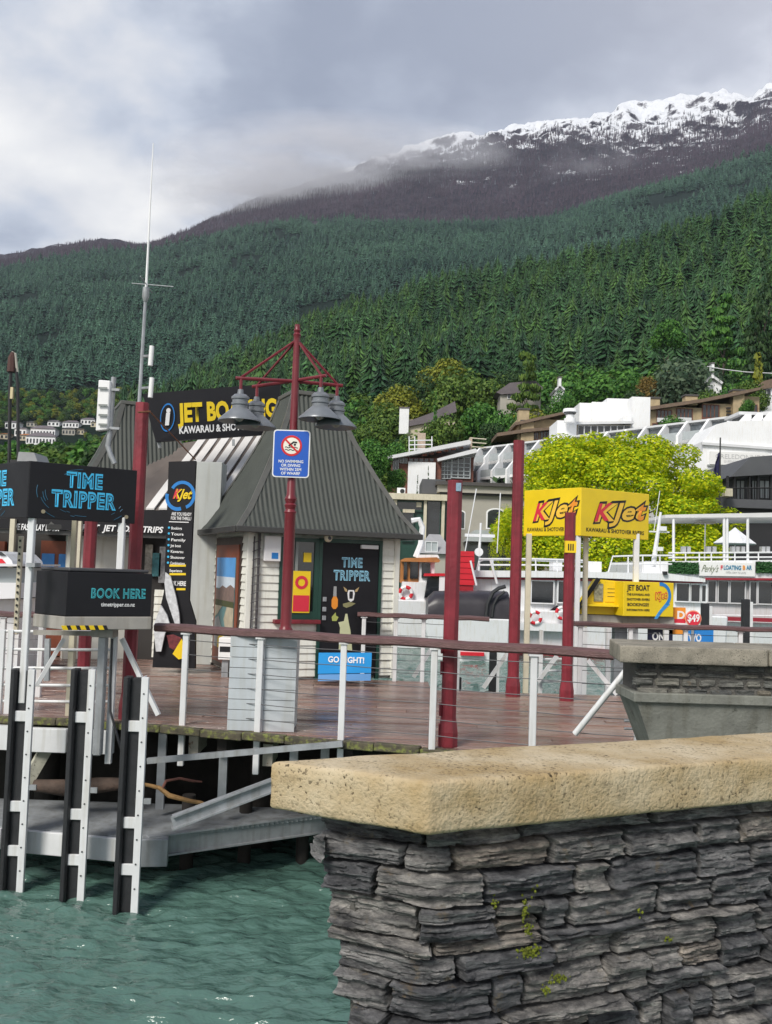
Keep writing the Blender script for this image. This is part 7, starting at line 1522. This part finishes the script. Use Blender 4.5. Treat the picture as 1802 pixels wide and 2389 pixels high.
# red crate tower on deck of the ferry and pale mast
rd = thing('red_tower', 'red slatted locker standing on the boat behind the nearest red pile', 'locker', tuple(at(1090, 1366, YF - 1)))
for k in range(6): block(rd, 1071, 1286 + k * 13.4, 1107, 1298 + k * 13.4, YF - 1, 1.2, m_redp, 'slat')
block(rd, 1073, 1288, 1105, 1440, YF - .95, 1.1, M('dark_red', (.35, .01, .02), .5), 'core'); pipe_rail(rd, [(1098, 1308), (1112, 1366)], YF - 1.1, .04)
ym = thing('rigging', 'two thin white rigging stays rising in front of the stone hall', 'rigging', tuple(at(1100, 1300, 45)))
for q_ in ([(1085, 1290), (1112, 1140)], [(1160, 1290), (1168, 1150)], [(1115, 1290), (1124, 1220)]): pipe_rail(ym, q_, 45, .025, 'stay')
block(ym, 1085, 1246, 1155, 1253, 45, .2, m_hull, 'boom'); c = at(1117, 1288, 44.8); MB().disc(c, U, Z, .2, 16, .2).build('searchlight', m_hull, ym); MB().tube([(at(1117, 1300, 45).x, 45, WATER - .3), at(1122, 1220, 45)], .05, 6).build('mast', m_hull, ym)
# slim posts standing in the water behind the wharf
for (x, y0, y1, Y_, w_, mt, lab) in ((1152, 1518, 1618, 17.5, 16, m_rub, 'black mooring post between the two tall red piles'), (1075, 1580, 1620, 16.5, 5, m_rub, 'thin black mooring stub right of the nearest red pile'), (1648, 1408, 1460, 19, 16, m_rub, 'black fender post before the ferry windows'), (1743, 1398, 1460, 18.5, 16, m_rub, 'black fender post before the bar boat with grey steel beside it')):
    a = at(x, y0, Y_); p = thing('mooring_post', lab, 'mooring post', (a.x, Y_, WATER), 'mooring posts behind the wharf'); ww = px(w_, Y_) / 2
    MB().box(a.x - ww, a.x + ww, Y_, Y_ + ww * 2, WATER - 1, a.z).build('post', mt, p, bevel=.01); MB().box(a.x + ww, a.x + ww * 1.9, Y_ + .02, Y_ + .10, WATER - 1, a.z - .05).build('steel_angle', m_white, p)
gw = thing('gangway', 'white gangway rails over the water right of the nearest red pile', 'gangway', tuple(at(1130, 1600, 15)))
for q_ in ([(1190, 1515), (1128, 1605)], [(1300, 1530), (1255, 1590)], [(1012, 1505), (965, 1580)]): MB().beam(at(*q_[0], 15), at(*q_[1], 15), .06, .06).build('stringer', m_white, gw)
for y in (1538, 1565, 1590): MB().tube([at(1262, y, 15.2), at(1312, y, 15.2)], .02, 6).build('rung', m_white, gw)
for x in (1068, 1262): p = at(x, 1560, 15.1); MB().box(p.x - .03, p.x + .03, 15.1, 15.16, WATER - .6, at(x, 1470, 15.1).z).build('post', m_white, gw)
# ------------------------------------------------------------------ far left: crane and small boat
cr_ = thing('jib_crane', 'thin dark crane jib with hanging cables at the left edge', 'crane', tuple(at(30, 1075, 24)))
MB().tube([at(22, 1075, 24), at(24, 900, 24), at(27, 850, 24)], [.05, .05, .04], 6).build('cable', m_frame_d, cr_, True); MB().tube([at(43, 1075, 24), at(42, 900, 24), at(38, 860, 24)], [.045, .045, .04], 6).build('cable', m_frame_d, cr_, True)
MB().tube([at(27, 868, 24), at(28, 835, 24), at(31, 822, 24)], [.12, .10, .05], 8).build('jib_head', M('dark_rust', (.07, .03, .025), .7), cr_, True); MB().tube([at(28, 822, 24), at(36, 826, 24), at(41, 868, 24)], .035, 6).build('hook', m_wall_g, cr_, True); block(cr_, 24, 903, 30, 930, 23.9, .1, M('pale_tag', (.6, .5, .3), .6), 'tag')
for x in (22, 43): a = at(x, 1075, 24); MB().tube([a, (a.x, a.y, WATER)], .05, 6).build('mast', m_frame_d, cr_)
poly_px(cr_, [(40, 1076), (44, 1054), (80, 1056), (88, 1076)], 23.5, .9, M('light_grey_roof', (.33, .33, .34), .6), 'winch_hood'); a = at(62, 1076, 23.9); MB().box(a.x - .3, a.x + .3, 23.6, 24.2, WATER, a.z).build('winch_column', m_frame_d, cr_)
lb_ = thing('motor_boat', 'white motor boat with red marking at the left edge', 'boat', tuple(at(10, 1400, 13.2))); YM = 13.3
poly_px(lb_, [(-120, 1400), (46, 1396), (46, 1360), (-120, 1358)], YM, 1.6, m_hull, 'hull'); poly_px(lb_, [(-120, 1322), (50, 1321), (50, 1316), (-120, 1315)], YM - .1, 1.6, m_hull, 'deck_edge'); poly_px(lb_, [(-120, 1358), (46, 1360), (46, 1325), (-120, 1322)], YM + .1, 1.4, m_gpanel, 'screen'); poly_px(lb_, [(-100, 1316), (-100, 1290), (0, 1286), (12, 1292), (28, 1308), (30, 1316)], YM + .2, 1.2, m_hull, 'cowling'); poly_px(lb_, [(-30, 1302), (5, 1304), (14, 1314), (-30, 1314)], YM + .19, .02, m_redp, 'red_flash'); poly_px(lb_, [(-20, 1290), (2, 1287), (14, 1296), (6, 1297)], YM + .18, .02, m_win, 'window')
a, b_ = at(-100, 1400, YM).x, at(46, 1400, YM).x; MB().box(a, b_ - .1, YM + .3, YM + 1.4, WATER - .2, at(0, 1399, YM).z).build('lower_hull', m_hull, lb_)
# ================================================================== mist on the ridge and the hazy air
hz_m = bpy.data.materials.new('haze_air'); hz_m.use_nodes = True; t = hz_m.node_tree; t.nodes.clear()
o_ = t.nodes.new('ShaderNodeOutputMaterial'); v_ = t.nodes.new('ShaderNodeVolumePrincipled'); t.links.new(v_.outputs[0], o_.inputs['Volume'])
v_.inputs['Color'].default_value = (.80, .88, 1.0, 1); v_.inputs['Density'].default_value = 5.0e-5; v_.inputs['Anisotropy'].default_value = .2
hz_o = MB().box(-3600, 3600, -400, 4300, -16, 2500).build('haze', hz_m); tag(hz_o, 'thin pale air over the lake and mountains', 'haze', kind='stuff')
def mist(name, label, c, size, dens, seed, rot=0):
    mt = bpy.data.materials.new('mist_' + str(seed)); mt.use_nodes = True; t = mt.node_tree; t.nodes.clear(); nw = t.nodes.new; lk = t.links.new
    o_ = nw('ShaderNodeOutputMaterial'); v_ = nw('ShaderNodeVolumePrincipled'); lk(v_.outputs[0], o_.inputs['Volume']); v_.inputs['Color'].default_value = (.97, .97, 1, 1); v_.inputs['Anisotropy'].default_value = .1
    tc_ = nw('ShaderNodeTexCoord'); ln = nw('ShaderNodeVectorMath'); ln.operation = 'LENGTH'; lk(tc_.outputs['Object'], ln.inputs[0])
    fo = nw('ShaderNodeMapRange'); lk(ln.outputs['Value'], fo.inputs[0]); fo.inputs[1].default_value = 1.0; fo.inputs[2].default_value = .15; fo.inputs[3].default_value = 0; fo.inputs[4].default_value = 1
    ad = nw('ShaderNodeVectorMath'); ad.operation = 'ADD'; lk(tc_.outputs['Object'], ad.inputs[0]); ad.inputs[1].default_value = (seed * 3.7, seed, 0)
    nz = nw('ShaderNodeTexNoise'); nz.inputs['Scale'].default_value = 2.4; nz.inputs['Detail'].default_value = 5; nz.inputs['Roughness'].default_value = .6; lk(ad.outputs[0], nz.inputs['Vector'])
    mr = nw('ShaderNodeMapRange'); lk(nz.outputs['Fac'], mr.inputs[0]); mr.inputs[1].default_value = .40; mr.inputs[2].default_value = .68
    mu = nw('ShaderNodeMath'); mu.operation = 'MULTIPLY'; lk(fo.outputs[0], mu.inputs[0]); lk(mr.outputs[0], mu.inputs[1]); m2 = nw('ShaderNodeMath'); m2.operation = 'MULTIPLY'; lk(mu.outputs[0], m2.inputs[0]); m2.inputs[1].default_value = dens; lk(m2.outputs[0], v_.inputs['Density'])
    me = bpy.data.meshes.new(name); bm = bmesh.new(); bmesh.ops.create_icosphere(bm, subdivisions=3, radius=1.0); bm.to_mesh(me); bm.free(); me.materials.append(mt)
    o = link(name, me); o.location = c; o.scale = size; o.rotation_euler = (0, 0, rot); tag(o, label, 'mist', kind='stuff'); return o
mist('mist', 'low cloud drifting over the middle of the ridge', at(800, 395, 2800), (620, 260, 150), .024, 2)
mist('mist', 'thin cloud wisp on the left shoulder of the ridge', at(640, 455, 2700), (420, 200, 95), .015, 5)
mist('mist', 'pale wisp lying below the snow line', at(1390, 400, 2550), (170, 110, 110), .004, 7)
